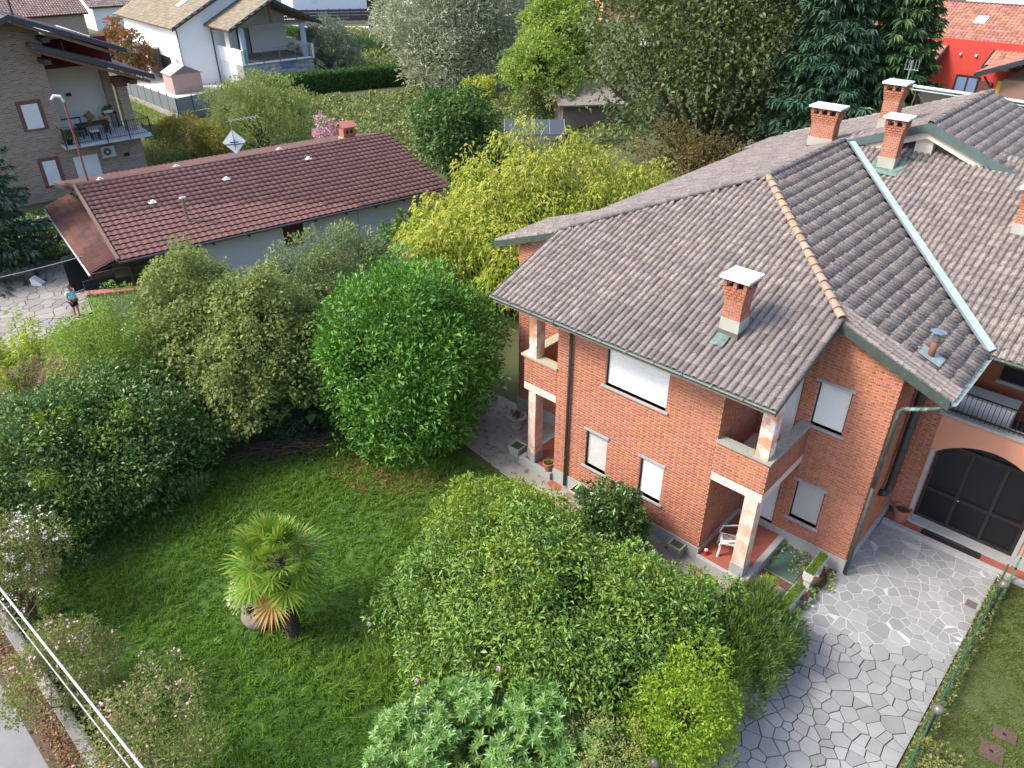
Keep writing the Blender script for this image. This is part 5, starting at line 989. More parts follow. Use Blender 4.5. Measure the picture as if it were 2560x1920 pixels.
fpart(g2, 'wall', FO, [((7.5, -1.9, 0), (15.2, -1.7, 1.1))], M('dark grey wall', (.11, .12, .13), (.085, .09, .1), 1, .9)); fpart(g2, 'coping', FO, [((7.4, -2.0, 1.1), (15.3, -1.6, 1.22))], M('dull red coping', (.20, .045, .045), None, 3))
# ---- tan brick house
m_tan = M('mixed tan brick', (.36, .26, .19), (.27, .20, .155), 3., .9, c3=(.45, .37, .29), s3=14, t3=.58, brick=(.20, .14, .11))
m_tred = M('red brick band', (.22, .085, .065), (.16, .065, .055), 9, .9)
m_cream = M('cream render', (.62, .60, .52), (.58, .56, .48), 1.5, .9)
m_fas = M('dark blue grey fascia', (.045, .052, .065), None, 4, .5); m_beamw = M('brown timber', (.20, .12, .075), (.14, .085, .055), 4, .7)
FT = frame((-35.13, .95, 0), 84.85); th = thing('tan_house', 'tan brick house with a furnished balcony under stepped roofs', 'house', tuple(FT(1, 6, 0)))
fpart(th, 'wall', FT, [((-6, 1.0, 0), (.35, 14, 8.3)), ((.35, 1.0, 0), (4.45, 12, 2.95))], m_tan); fpart(th, 'wall', FT, [((.36, 3.5, 3.1), (3.75, 3.7, 8.3)), ((.2, 3.7, 6.0), (4.2, 12, 8.2))], m_cream)
mb = MB(); mb.prism([FT(-6, .99, 8.0), FT(.6, .99, 8.0), FT(.6, .99, 9.2), FT(-.95, .99, 9.75), FT(-6, .99, 7.9)], tuple(FT.ax[1]*.3)); mb.build('gable', m_tan, th)
fpart(th, 'wall', FT, [((3.75, 3.3, 3.1), (4.25, 3.8, 7.0))], m_tan); fpart(th, 'wall', FT, [((.4, 2.2, 7.0), (4.3, 2.4, 8.5))], M('dark red wall', (.12, .018, .02), (.10, .016, .018), 2, .85))
pc = fpart(th, 'pillar', FT, [((4.03, 1.6, 3.1), (4.6, 2.15, 5.7))], m_tan); fpart(pc, 'capital', FT, [((3.98, 1.55, 5.7), (4.65, 2.2, 5.85)), ((3.93, 1.5, 5.85), (4.7, 2.25, 6.25))], m_tred)
bs = fpart(th, 'balcony_floor', FT, [((-.05, 0, 2.95), (4.95, 3.5, 3.1))], M('pale balcony slab', (.50, .52, .55), None, 2))
mb = MB()
for z in (3.22, 4.05): mb.beam(FT(0, .05, z), FT(4.9, .05, z), .03, .03); mb.beam(FT(4.9, .05, z), FT(4.9, 3.2, z), .03, .03); mb.beam(FT(0, .05, z), FT(0, 1.0, z), .03, .03)
for k in range(39): mb.beam(FT(.05+k*.127, .05, 3.2), FT(.05+k*.127, .05, 4.05), .015, .015, up=(1, 0, 0))
for k in range(16): mb.beam(FT(4.9, .15+k*.2, 3.2), FT(4.9, .15+k*.2, 4.05), .015, .015, up=(1, 0, 0))
for x in (0, .7, 2.3, 3.6, 4.9): mb.beam(FT(x, .0, 2.98), FT(x, .02, 4.15), .05, .05, up=(1, 0, 0))
mb.build('railing', m_black, th)
def pane(parent, f, x0, x1, y, z0, z1, mat, band=True):
    o = fpart(parent, 'window', f, [((x0, y-.03, z0), (x1, y, z1))], mat)
    if band: fpart(o, 'surround', f, [((x0-.22, y-.02, z0-.1), (x0-.01, y+.01, z1+.2)), ((x1+.01, y-.02, z0-.1), (x1+.22, y+.01, z1+.2)), ((x0-.01, y-.02, z1), (x1+.01, y+.01, z1+.2)), ((x0-.1, y-.06, z0-.1), (x1+.1, y-.021, z0-.03))], m_tred)
pane(th, FT, -1.45, -.6, .99, 4.17, 5.5, m_shut); pane(th, FT, -1.32, -.62, .99, .9, 2.3, m_shut); pane(th, FT, .36, 1.73, .99, .3, 2.24, m_shut, False)
fpart(th, 'window', FT, [((.39, 2.3, 5.4), (.42, 3.1, 6.1))], m_zinc)
for a, b_, yy in (((-.95, 10.1), (4.45, 7.98), 2.2), ((-.2, 8.62), (5.65, 6.42), 3.8)):
    (xa, za), (xb, zb) = a, b_; sl_ = slab(th, 'roof', [FT(xa, -.6, za), FT(xb, -.6, zb), FT(xb, 9, zb), FT(xa, 9, za)], .14, m_beamw)
    upv = FT(xa, 0, za)-FT(xb, 0, zb); tile_rect(FT(xb, -.55, zb+.02), FT.ax[1], upv, 9.4, np.linalg.norm(upv), .3, .38, proto_wave(.3, .38, .05, .03), M('pink grey tile', (.30, .20, .18), (.24, .17, .16), 2, .85, tint=.15), sl_, seed=7)
    mb = MB(); mb.prism([FT(xa, -.68, za+.1), FT(xb, -.68, zb+.1), FT(xb, -.68, zb-.17), FT(xa, -.68, za-.17)], tuple(FT.ax[1]*.05)); mb.build('verge_board', m_fas, th)
    mb = MB(); mb.prism([FT(xa+.1, -.5, za-.2), FT(xb-.25, -.5, zb-.2), FT(xb-.25, -.5, zb-.38), FT(xa+.1, -.5, za-.38)], tuple(FT.ax[1]*.16)); mb.build('timber', m_beamw, th)
slab(th, 'roof', [FT(-.95, -.6, 10.1), FT(-6.3, -.6, 8.0), FT(-6.3, 9, 8.0), FT(-.95, 9, 10.1)], .14, m_fas)
mb = MB(); mb.prism([FT(-.95, -.68, 10.2), FT(-6.3, -.68, 8.1), FT(-6.3, -.68, 7.8), FT(-.95, -.68, 9.93)], tuple(FT.ax[1]*.05)); mb.build('verge_board', m_fas, th)
for x, z in ((.35, 9.05), (.1, 7.95), (4.3, 6.45)): fpart(th, 'timber', FT, [((x, -.45, z-.35), (x+.35, 1.0, z-.1))], M('dark purlin', (.06, .045, .035)))
mb = MB(); mb.beam(FT(3.5, -.3, 7.6), FT(4.2, -.3, 8.0), .06, .08); mb.beam(FT(1.3, -.2, 8.1), FT(1.25, -.2, 9.1), .04, .04, up=(1, 0, 0)); mb.build('brace', m_black, th)
mb = MB(); mb.tube([FT(0, 3, 9.5), FT(0, 3, 10.9)], .06, 8); mb.build('flue_pipe', m_fas, th)
for x, z, y in ((1.7, 5.3, 3.5), (3.4, 1.9, 1.0)): mb = MB(); mb.obox(FT(x, y-.06, z), FT.ax, (.14, .06, .09)); mb.build('wall_lamp', m_black, th)
ac = thing('air_conditioner', 'white air conditioner hanging on tan brick below the balcony', 'air conditioner', tuple(FT(2.3, .8, 2.0))); fpart(ac, 'body', FT, [((1.98, .68, 2.0), (2.72, .98, 2.62))], M('ivory metal', (.55, .54, .48), None, 3, .5)); mb = MB(); c = FT(2.26, .675, 2.31); mb.tube([c, c-FT.ax[1]*.02], .22, 16); o = mb.build('fan_grille', M('dark grille', (.09, .09, .09)), ac); mb = MB(); mb.tube([c-FT.ax[1]*.02, c-FT.ax[1]*.035], .06, 10); mb.build('fan_hub', m_shut, o)
fpart(ac, 'bracket', FT, [((1.9, .7, 1.95), (2.8, .98, 1.99))], m_shutg)
# ---- white house
m_wh = M('bright white render', (.78, .79, .80), (.74, .75, .77), 1.5, .9); m_stv = M('split stone', (.40, .40, .41), (.27, .27, .28), 5, .9, tint=.35)
m_shg = M('ochre shingle', (.21, .175, .12), (.165, .14, .105), 1.4, .9, tint=.2); m_clad = M('grey slat cladding', (.135, .135, .135), (.115, .115, .115), 2, .8); m_blue = M('pale blue pillar', (.42, .49, .62), None, 3, .8)
FH = frame((-56.12, 24.54, 0), 84.0); wh = thing('white_house', 'white house with ochre shingle roofs and a timber-trussed terrace', 'house', tuple(FH(2, 6, 0)))
fpart(wh, 'wall', FH, [((.0, 1.6, 0), (.15, 5.3, 2.45)), ((7.2, 0.2, 0), (7.4, 5.3, 2.45)), ((-3.6, 5.3, 0), (7.4, 5.5, 5.7)), ((-3.6, 5.5, 0), (-3.4, 21, 5.4)), ((7.2, 5.5, 0), (7.4, 21, 5.7)), ((-3.6, 20.8, 0), (7.4, 21, 5.4))], m_wh)
mb = MB(); mb.prism([FH(-3.6, 5.29, 5.4), FH(7.4, 5.29, 5.6), FH(7.4, 5.29, 7.6), FH(3, 5.29, 8.6)], tuple(FH.ax[1]*.2)); mb.build('gable', m_wh, wh)
st = fpart(wh, 'wall', FH, [((.1, .06, 0), (7.35, .25, 2.42)), ((-.02, .06, 0), (.1, 1.5, 2.42))], M('stone mortar', (.25, .25, .26))); mb = MB(); rr = np.random.default_rng(9); z = 0
while z < 2.3:
    hh = rr.uniform(.09, .17); x = .02
    while x < 7.3:
        L_ = rr.uniform(.22, .6); e = min(x+L_, 7.36)
        if not (3.9 < (x+e)/2 < 5.4 and 1.6 < z < 2.3): fbox(mb, FH, (x, .06-rr.uniform(.02, .07), z), (e-.012, .07, z+hh-.012))
        x = e
    z += hh
mb.build('stones', m_stv, st, kind='stuff'); fpart(wh, 'window', FH, [((3.95, .0, 1.75), (5.3, .07, 2.25))], GLASS('blue glass', (.15, .2, .35), .1))
fpart(wh, 'terrace_floor', FH, [((.0, -.12, 2.42), (7.45, 5.29, 2.58))], m_wh); fpart(wh, 'decking', FH, [((.2, -.05, 2.582), (7.2, 5.28, 2.60))], M('grey brown decking', (.17, .145, .13), (.14, .12, .11), 6, .8, stretch=(.3, 6, 1)))
fpart(wh, 'parapet', FH, [((-.1, -.15, 2.40), (.18, 5.3, 3.72))], m_wh); fpart(wh, 'parapet', FH, [((7.2, -.13, 2.40), (7.46, 5.3, 3.7))], m_wh)
mb = MB()
for k in range(6): mb.beam(FH(.3, -.1, 2.75+k*.19), FH(7.2, -.1, 2.75+k*.19), .015, .015)
for k in range(5): mb.beam(FH(.35+k*1.7, -.14, 2.45), FH(.35+k*1.7, -.14, 3.75), .05, .05, up=(1, 0, 0))
mb.build('railing', M('steel', (.55, .56, .58)), wh)
fpart(wh, 'pillar', FH, [((.25, .05, 2.6), (.65, .42, 5.6))], m_blue); fpart(wh, 'pillar', FH, [((6.5, .05, 2.6), (6.9, .42, 5.6))], m_blue)
mb = MB(); mb.beam(FH(.2, .2, 5.68), FH(7.0, .2, 5.68), .22, .2); mb.build('tie_beam', M('grey timber', (.25, .21, .18)), wh)
mb = MB(); mb.beam(FH(3.55, .2, 5.7), FH(3.55, .2, 7.6), .2, .2, up=(1, 0, 0)); mb.beam(FH(-.6, .2, 5.6), FH(3.5, .2, 7.65), .18, .22); mb.beam(FH(7.9, .2, 5.6), FH(3.6, .2, 7.65), .18, .22); mb.build('truss', m_beamw, wh)
def gable_roof(parent, f, xl, zl, xa, za, xr, zr, y0, y1, pick=0, mat=m_shg, tw=.42, tg=.36, proto=None, under=m_beamw, vb=m_fas):
    for i, (xe, ze) in enumerate(((xl, zl), (xr, zr))):
        s = slab(parent, 'roof', [f(xe, y0, ze), f(xa, y0, za), f(xa, y1, za), f(xe, y1, ze)], .12, under); upv = f(xa, 0, za)-f(xe, 0, ze)
        tile_rect(f(xe, y0, ze+.015), f.ax[1], upv, y1-y0, np.linalg.norm(upv), tw, tg, proto or proto_flat(tw, tg), mat, s, pick=pick if i == 0 else 0, seed=11+i, shift=.5 if proto is None else 0)
        mb = MB(); mb.prism([f(xe, y0-.06, ze+.12), f(xa, y0-.06, za+.12), f(xa, y0-.06, za-.2), f(xe, y0-.06, ze-.2)], tuple(f.ax[1]*.05)); mb.build('verge_board', vb, parent)
gable_roof(wh, FH, -1.05, 5.55, 3.55, 7.85, 8.4, 5.55, -.6, 5.6, pick=60); gable_roof(wh, FH, -4.3, 5.45, 2.6, 8.9, 9.5, 5.45, 4.6, 21.6, pick=120)
fpart(wh, 'cladding', FH, [((-4.0, 11.5, 0), (-3.62, 19.8, 3.05))], m_clad); mb = MB()
for k in range(9): fbox(mb, FH, (-4.03, 11.5, .3+k*.32), (-4.0, 19.8, .33+k*.32))
mb.build('cladding', M('dark slat gap', (.085, .085, .085)), wh); fpart(wh, 'parapet', FH, [((-4.05, 11.4, 3.05), (-3.55, 19.9, 3.25)), ((-4.0, 11.5, 3.9), (-3.92, 19.8, 3.96))], m_wh)
fpart(wh, 'window', FH, [((-4.06, 14.2, .4), (-4.0, 14.9, 2.3))], m_shut); fpart(wh, 'doorway', FH, [((-3.66, 8.7, 0), (-3.6, 11.3, 2.5))], m_dark); fpart(wh, 'window', FH, [((-3.66, 6.6, .7), (-3.6, 7.3, 2.5))], M('blue grey frame', (.2, .24, .3)))
fpart(wh, 'garage_door', FH, [((-.06, 1.7, .02), (.0, 4.3, 2.3))], m_shut); fpart(wh, 'door', FH, [((2.2, 5.24, 2.6), (3.3, 5.3, 5.0))], M('grey door', (.30, .31, .33))); mb = MB(); fbox(mb, FH, (2.1, 5.22, 2.6), (2.2, 5.3, 5.1)); fbox(mb, FH, (3.3, 5.22, 2.6), (3.42, 5.3, 5.1)); fbox(mb, FH, (2.2, 5.22, 5.0), (3.3, 5.3, 5.1)); mb.build('door_frame', m_fas, wh)
fpart(wh, 'window', FH, [((-.02, 2.2, 3.75), (.1, 3.2, 5.2))], m_shutg)
for pth in (((-3.9, 4.9, 5.4), (-3.7, 5.2, 5.2), (-3.7, 5.22, 0.1)), ((-.75, -.3, 5.4), (-.4, 5.2, 5.2), (-.35, 5.22, .1))): mb = MB(); mb.tube([FH(*p) for p in pth], .06, 6); mb.build('downpipe', m_fas, wh)
sk = slab(wh, 'skylight', [FH(-1.6, 9.0, 6.92), FH(-.6, 9.0, 7.42), FH(-.6, 10.0, 7.42), FH(-1.6, 10.0, 6.92)], .06, m_shut)
cp = thing('carport', 'low dark carport roof on a blue pillar beside the white house', 'carport', tuple(FH(9, 1.5, 0))); slab(cp, 'roof', [FH(7.5, -.5, 2.95), FH(10.6, -.5, 2.05), FH(10.6, 4, 2.05), FH(7.5, 4, 2.95)], .16, m_fas); fpart(cp, 'pillar', FH, [((9.6, 0, 0), (9.95, .35, 2.1))], m_blue)
# courtyard, fence and garden shed in front of the white house
CY = [FH(-4, 21), FH(-4, 1.5)] ; cy0 = [at(318, 242), at(452, 288), at(600, 250), at(600, 226), at(540, 214), at(420, 196), at(330, 170)]
sheet('courtyard', [tuple(p[:2]) for p in cy0], .30, M('pale concrete yard', (.52, .50, .46), (.46, .44, .41), .5, .9, c3=(.25, .24, .22), s3=.9, t3=.66))
m_fence = M('grey mesh screen', (.13, .145, .16), (.11, .12, .135), 4, .6)
def fence(name, label, p0, p1, z0, h, n, mat, wall=None, group=None):
    p0 = np.array(p0[:2]); p1 = np.array(p1[:2]); d = p1-p0; L = np.linalg.norm(d); f = frame((p0[0], p0[1], 0), math.degrees(math.atan2(d[1], d[0]))); e = thing(name, label, 'fence', (*((p0+p1)/2), 0), group)
    if wall: fpart(e, 'base_wall', f, [((0, -.1, 0), (L, .1, z0))], wall)
    for i in range(n):
        fpart(e, 'panel', f, [((L*i/n+.04, -.015, z0+.06), (L*(i+1)/n-.04, .015, z0+h))], mat)
    for i in range(n+1): fpart(e, 'post', f, [((L*i/n-.03, -.03, z0), (L*i/n+.03, .03, z0+h+.12))], m_fas)
    return e
fence('yard_fence', 'grey screened fence on a concrete wall running along the white house yard', at(318, 246), at(450, 300), .45, 1.25, 7, m_fence, m_conc)
fence('yard_fence', 'short grey fence at the corner of the white house yard behind the willow', at(450, 300), at(600, 268), .45, 1.25, 4, M('pale mesh', (.24, .26, .28)), m_conc)
fence('garden_fence', 'green netting fence on the grass beside the tan house', at(365, 352), at(412, 352), 0, 1.2, 2, M('green netting', (.03, .14, .09), (.025, .12, .075)))
fence('garden_fence', 'dark netting fence running back from the green netting', at(412, 350), at(470, 368), 0, .9, 3, M('dark netting', (.03, .045, .045)))
FS = frame(tuple(at(441, 246)), 84.0); sh_ = thing('garden_shed', 'small pinkish garden shed with a grey gable roof in the yard', 'shed', tuple(FS(1.4, 1, .3))); fpart(sh_, 'wall', FS, [((0, 0, .3), (2.7, 2.4, 2.0))], M('pink brown panel', (.34, .24, .215), (.30, .215, .19), 2, .8)); mb = MB(); mb.prism([FS(0, .0, 2.0), FS(2.7, .0, 2.0), FS(1.35, .0, 2.7)], tuple(FS.ax[1]*2.4)); mb.build('gable', M('mauve panel', (.20, .155, .16)), sh_)
for xe in (-.15, 2.85): slab(sh_, 'roof', [FS(xe, -.1, 1.98), FS(1.35, -.1, 2.76), FS(1.35, 2.5, 2.76), FS(xe, 2.5, 1.98)], .05, M('grey felt', (.36, .37, .36), None, 2))
# ---- far houses at the top edge
m_pink = MATS['pink petal']; m_farr = M('mottled pantile', (.36, .24, .20), (.28, .18, .15), 2, .9, tint=.2)
def far_house(name, label, o, ang, w_, d_, ze, zr, wall, roof, windows=(), tw=.34, tg=.42, ridge_x=False, pr=None):
    f = frame((o[0], o[1], 0), ang); e = thing(name, label, 'house', tuple(f(w_/2, d_/2, 0))); fpart(e, 'wall', f, [((0, 0, 0), (w_, d_, ze))], wall)
    for (ya, yb) in ((-.5, d_/2), (d_+.5, d_/2)):
        s = slab(e, 'roof', [f(-.5, ya, ze-.1), f(w_+.5, ya, ze-.1), f(w_+.5, yb, zr), f(-.5, yb, zr)], .14, m_wood); upv = f(0, yb, zr)-f(0, ya, ze-.1)
        tile_rect(f(-.5, ya, ze-.08), f.ax[0], upv, w_+1, np.linalg.norm(upv), tw, tg, pr or proto_wave(tw, tg, .07, .04), roof, s, seed=13)
    mb = MB()
    for x in (0.01, w_-.01): mb.add([f(x, 0, ze-.1), f(x, d_, ze-.1), f(x, d_/2, zr-.1)], [(0, 1, 2)])
    mb.build('gable', wall, e)
    for (x0, x1, z0, z1) in windows: pane(e, f, x0, x1, -.01, z0, z1, M('brown shutter', (.13, .06, .045)), False)
    return e, f
far_house('far_house', 'low house with pale pink pantiles directly behind the tan house roof', at(30, 118, 0)[:2], 84, 9.5, 7, 3.4, 5.3, m_tan, m_farr)
far_house('far_house', 'farther house with mottled pantiles at the top left corner', at(120, 55, 0)[:2]+np.array([-2, 3]), 84, 10, 9, 3.4, 6.0, m_wh, m_farr)
far_house('far_house', 'house with speckled brown roof beside the shingle roof of the white house', at(245, 78, 0)[:2], 84, 6.5, 9, 3.2, 5.6, m_wh, M('speckled tile', (.40, .31, .25), (.26, .19, .16), 5, .9, tint=.25))
e, f = far_house('far_house', 'plain white house behind the trussed terrace at the top edge', at(752, 62, 0)[:2]+np.array([-3.0, 1]), 82, 13, 9, 6.5, 8.5, m_wh, m_farr); fpart(e, 'door', f, [((3.2, -.05, 2.5), (4.1, 0, 4.8))], m_shut)
e, f = far_house('far_house', 'brown and grey house behind the orange-topped hedge', at(905, 22, 0)[:2]+np.array([-10, 0]), 80, 22, 10, 6, 9, M('brown wall', (.24, .12, .09), (.3, .28, .28), .3, .9, soft=.03), m_farr, [(4, 5.5, 1, 3), (9, 10.5, 1, 3.2)])
far_house('far_house', 'orange house at the top edge beside the tall dark tree', at(1505, 52, 0)[:2], 60, 14, 10, 7, 9.5, M('orange render', (.58, .26, .16), (.54, .24, .15), 1, .9), m_farr, [(2.5, 4.6, 1.2, 3.6), (7, 8.5, 1.2, 3.2)])
far_house('far_house', 'pale grey house with brown trim at the top edge behind the maple', at(1385, 12, 0)[:2], 55, 13, 10, 6, 8.6, M('grey brown facade', (.5, .5, .5), (.36, .18, .13), .35, .9, soft=.03), m_farr, [(2, 3.2, 1, 3), (6, 7.2, 1, 3)])
# red house on the right
m_rh = M('mottled terracotta', (.36, .155, .105), (.27, .125, .095), 3, .88, tint=.28, hue=.02); m_redw = M('vivid red render', (.50, .055, .04), (.46, .05, .038), 1.5, .9)
rd = thing('red_house', 'red house with a terracotta roof and skylight behind the spruces', 'house', (-2, 52, 0)); zr_ = lambda y: 5.2+.38*(y-44)
fpart(rd, 'wall', frame((0, 0, 0), 0), [((-9, 48.2, 0), (7, 48.5, 7.3)), ((-9, 48.5, 0), (-8.7, 58, 6))], m_redw)
rs = slab(rd, 'roof', [(-9.5, 46.0, zr_(46)-.03), (-2.2, 46.0, zr_(46)-.03), (-2.2, 48.6, zr_(48.6)-.03), (-9.5, 48.6, zr_(48.6)-.03)], .14, m_wood); slab(rd, 'roof', [(-9.5, 48.6, zr_(48.6)-.03), (10, 48.6, zr_(48.6)-.03), (10, 54.1, zr_(54.1)-.03), (-9.5, 54.1, zr_(54.1)-.03)], .14, m_wood); slab(rd, 'roof', [(.75, 46.3, zr_(46.3)-.03), (10, 46.3, zr_(46.3)-.03), (10, 48.6, zr_(48.6)-.03), (.75, 48.6, zr_(48.6)-.03)], .14, m_wood)
tile_rect((-9.5, 46.0, zr_(46.0)), (1, 0, 0), (0, 1, .38), 19.5, 8.1*math.hypot(1, .38), .27, .40, proto_wave(.27, .40, .07, .03), m_rh, rs, keep=lambda p: not (-2.2 < p[0] < .75 and p[1] < 48.6) and not (p[0] > .7 and p[1] < 46.3), seed=15)
mb = MB(); mb.prism([(-2.2, 46.0, zr_(46)+.12), (-2.2, 48.6, zr_(48.6)+.12), (-2.2, 48.6, zr_(48.6)-.2), (-2.2, 46.0, zr_(46)-.2)], (.06, 0, 0)); mb.prism([(.69, 46.3, zr_(46.3)+.1), (.69, 48.6, zr_(48.6)+.12), (.69, 48.6, zr_(48.6)-.2), (.69, 46.3, zr_(46.3)-.2)], (.06, 0, 0)); mb.box((-2.14, 48.5, zr_(48.6)-.25), (.69, 48.58, zr_(48.6)+.03)); mb.box((-9.5, 45.9, zr_(46)-.16), (-2.2, 46.0, zr_(46)+.03)); mb.box((.69, 46.2, zr_(46.3)-.16), (10, 46.3, zr_(46.3)+.03)); mb.build('verge_board', m_fas, rd)
MB().box((-9.5, 54.0, zr_(54)), (10, 54.2, zr_(54)+.14)).build('ridge', m_rtile, rd); slab(rd, 'skylight', [(-1.82, 51.3, zr_(51.3)+.12), (-1.07, 51.3, zr_(51.3)+.12), (-1.07, 52.25, zr_(52.25)+.12), (-1.82, 52.25, zr_(52.25)+.12)], .1, m_shut)
o = MB().box((-1.0, 48.12, 3.6), (.35, 48.2, 5.0)).build('window', GLASS('blue glass', (.15, .2, .35)), rd); mb = MB(); mb.box((-1.12, 48.1, 3.5), (-1.0, 48.2, 5.1)); mb.box((.3, 48.1, 3.5), (.42, 48.2, 5.1)); mb.box((-1.0, 48.1, 5.0), (.3, 48.2, 5.12)); mb.box((-.38, 48.1, 3.6), (-.28, 48.2, 5.0)); mb.build('window_frame', m_wdark, o); MB().box((.45, 48.05, 3.5), (1.25, 48.12, 4.9)).build('shutter', M('brown shutter', (.13, .06, .045)), rd)
for x in (-1.3, -.3): MB().box((x, 48.05, 6.35), (x+.12, 48.2, 6.47)).build('wall_lamp', m_shut, rd)
tw_ = thing('neighbour_wing', 'tan wing with yellow corner and dark eaves at the right edge', 'house', (5, 42, 0)); MB().box((3.45, 39.9, 0), (12, 46, 6.4)).build('wall', M('tan brown render', (.34, .21, .16), (.30, .185, .14), 2, .9), tw_); MB().box((3.25, 39.85, 0), (3.44, 45.9, 6.3)).build('corner', M('yellow paint', (.62, .36, .03), (.56, .33, .03), 2, .8), tw_); MB().box((3.2, 39.8, 0), (3.36, 39.9, 6.3)).build('corner', M('pale yellow', (.62, .48, .12)), tw_)
slab(tw_, 'roof', [(2.0, 39.2, 6.6), (6.5, 39.2, 8.5), (6.5, 47, 8.5), (2.0, 47, 6.6)], .14, m_wood); tile_rect((2.0, 39.2, 6.62), (0, 1, 0), (4.5, 0, 1.9), 7.8, 4.88, .27, .4, proto_wave(.27, .4, .07, .03), m_rh, tw_.children[-1], seed=16)
mb = MB(); mb.prism([(2.0, 39.1, 6.7), (6.5, 39.1, 8.6), (6.5, 39.1, 8.3), (2.0, 39.1, 6.4)], (0, .06, 0)); mb.build('verge_board', m_fas, tw_); mb = MB(); mb.beam((2.5, 39.5, 6.5), (3.3, 39.7, 5.5), .1, .1); mb.build('brace', m_wood, tw_)
far_house('far_shed', 'grey metal roof beyond the red house ridge', (-6, 62), 0, 20, 14, 6.6, 9.0, m_wh, M('corrugated metal', (.42, .45, .47), (.38, .41, .43), 2, .5, metal=.3), tw=.5, tg=2.0, pr=proto_wave(.5, 2.0, .1, .01))
# ------------------------------------------------------------------ things around the brick house
m_plw = M('white plastic', (.68, .69, .70), (.62, .63, .64), 6, .4, spec=.5); m_terra = M('terracotta', (.36, .135, .075), (.30, .12, .07), 5, .85, c3=(.42, .3, .24), s3=12, t3=.64)
m_cpot = M('pale cement pot', (.42, .41, .37), (.30, .30, .27), 4, .9, c3=(.16, .17, .12), s3=10, t3=.6); m_moss = M('moss', (.06, .13, .015), (.11, .17, .025), 9, .95, bump=.8, bscale=60)
m_earth = M('pot soil', (.05, .045, .03), (.06, .08, .03), 8, .95)
def cushion_leaves(parent, c, rx, ry, z, n, leaf, mat, seed, h=.12, ang=0, asp=.5):
    r = np.random.default_rng(seed); x = r.uniform(-rx, rx, n); y = r.uniform(-ry, ry, n); ca, sa = math.cos(ang), math.sin(ang); p = np.stack([c[0]+ca*x-sa*y, c[1]+sa*x+ca*y, z+r.random(n)*h], 1); d = unit(r.normal(size=(n, 3))*.6+[0, 0, .8]); L = leaf*r.uniform(.6, 1.3, n)
    return bulk('foliage', leaf_verts(p, d, unit(r.normal(size=(n, 3))*.4+[0, 0, 1.]), L, L*asp, .08, .1), LT, mat, parent, r.random(n))
# garden chair with its cloth
ch = thing('garden_chair', 'white plastic garden armchair under the porch beside the pillar', 'chair', (8.32, .62, .246)); fc = frame((8.32, .62, .246), -62)   # seat opens towards local -y
mb = MB(); mb.prism([fc(-.22, -.24, .40), fc(.22, -.24, .40), fc(.20, .2, .37), fc(-.20, .2, .37)], (0, 0, .03)); mb.build('seat', m_plw, ch)
for sx, sy in ((-.22, -.22), (.22, -.22), (-.21, .24), (.21, .24)): mb = MB(); mb.beam(fc(sx*1.18, sy*1.2, 0), fc(sx, sy, .40 if sy < 0 else .62), .06, .05, up=tuple(fc.ax[1])); mb.build('leg', m_plw, ch)
bk = MB()
for k in range(11): a = R(-58+11.6*k); bk.beam(fc(.26*math.sin(a)*1.0, .06+.2*math.cos(a), .38), fc(.29*math.sin(a), .08+.26*math.cos(a), .78-.10*abs(math.sin(a))), .018, .014, up=tuple(fc.ax[0]))
bk.tube([fc(.31*math.sin(R(-75+10*k)), .08+.27*math.cos(R(-75+10*k)), .80-.12*abs(math.sin(R(-75+10*k)))) for k in range(16)], .024, 6); bk.build('backrest', m_plw, ch)
for s in (-1, 1): mb = MB(); mb.tube([fc(.30*s, .14, .68), fc(.31*s, -.05, .62), fc(.29*s, -.2, .60), fc(.27*s, -.26, .40)], .025, 6); mb.build('armrest', m_plw, ch)
cl = thing('folded_cloth', 'crumpled grey brown cloth lying on the white garden chair', 'cloth', tuple(fc(.05, -.02, .43))); mb = MB(); rr = np.random.default_rng(3); N = 9; vs = []; fs = []
for i in range(N):
    for j in range(N): vs.append(fc(-.14+.30*i/(N-1), -.18+.30*j/(N-1), .435+.05*rr.random()+.05*math.sin(i*1.1)*math.sin(j*.9)))
for i in range(N-1):
    for j in range(N-1): fs.append((i*N+j, (i+1)*N+j, (i+1)*N+j+1, i*N+j+1))
mb.add(vs, fs); mb.build('cloth', M('grey brown cloth', (.20, .155, .14), (.15, .12, .11), 9, .95), cl, smooth=True)
t = thing('red_tin', 'small red candle jar with a pale lid on the porch edge', 'jar', (7.95, .12, .246)); mb = MB(); mb.lathe((7.95, .12, .246), [(.05, 0), (.055, .02), (.055, .13), (.05, .14)], 14); mb.build('jar', M('red glass', (.5, .02, .025), None, 3, .3), t); mb = MB(); mb.lathe((7.95, .12, .386), [(.052, 0), (.052, .03), (.04, .045)], 14); mb.build('lid', M('pale pink lid', (.6, .4, .38)), t)
bq = thing('bucket', 'white plastic bucket standing in the corner balcony', 'bucket', (8.02, .62, 3.06)); mb = MB(); mb.lathe((8.02, .62, 3.07), [(.10, 0), (.145, .30), (.155, .30), (.155, .28), (.135, .26), (.09, .02)], 18); mb.build('pail', M('grey white plastic', (.5, .5, .54)), bq); mb = MB(); mb.tube([(8.17, .62, 3.36), (8.02, .62, 3.24), (7.87, .62, 3.36)], .006, 5); mb.build('handle', m_black, bq)
bq = thing('basin', 'yellow plastic basin behind the balcony parapet', 'basin', (8.06, .36, 3.06)); mb = MB(); mb.lathe((8.06, .36, 3.3), [(.08, 0), (.13, .16), (.145, .16), (.12, .10), (.07, .02)], 18); mb.build('bowl', M('yellow plastic', (.62, .48, .03), None, 4, .4), bq); mb = MB(); mb.box((7.98, .28, 3.06), (8.14, .44, 3.3)); mb.build('stand', m_dark, bq)
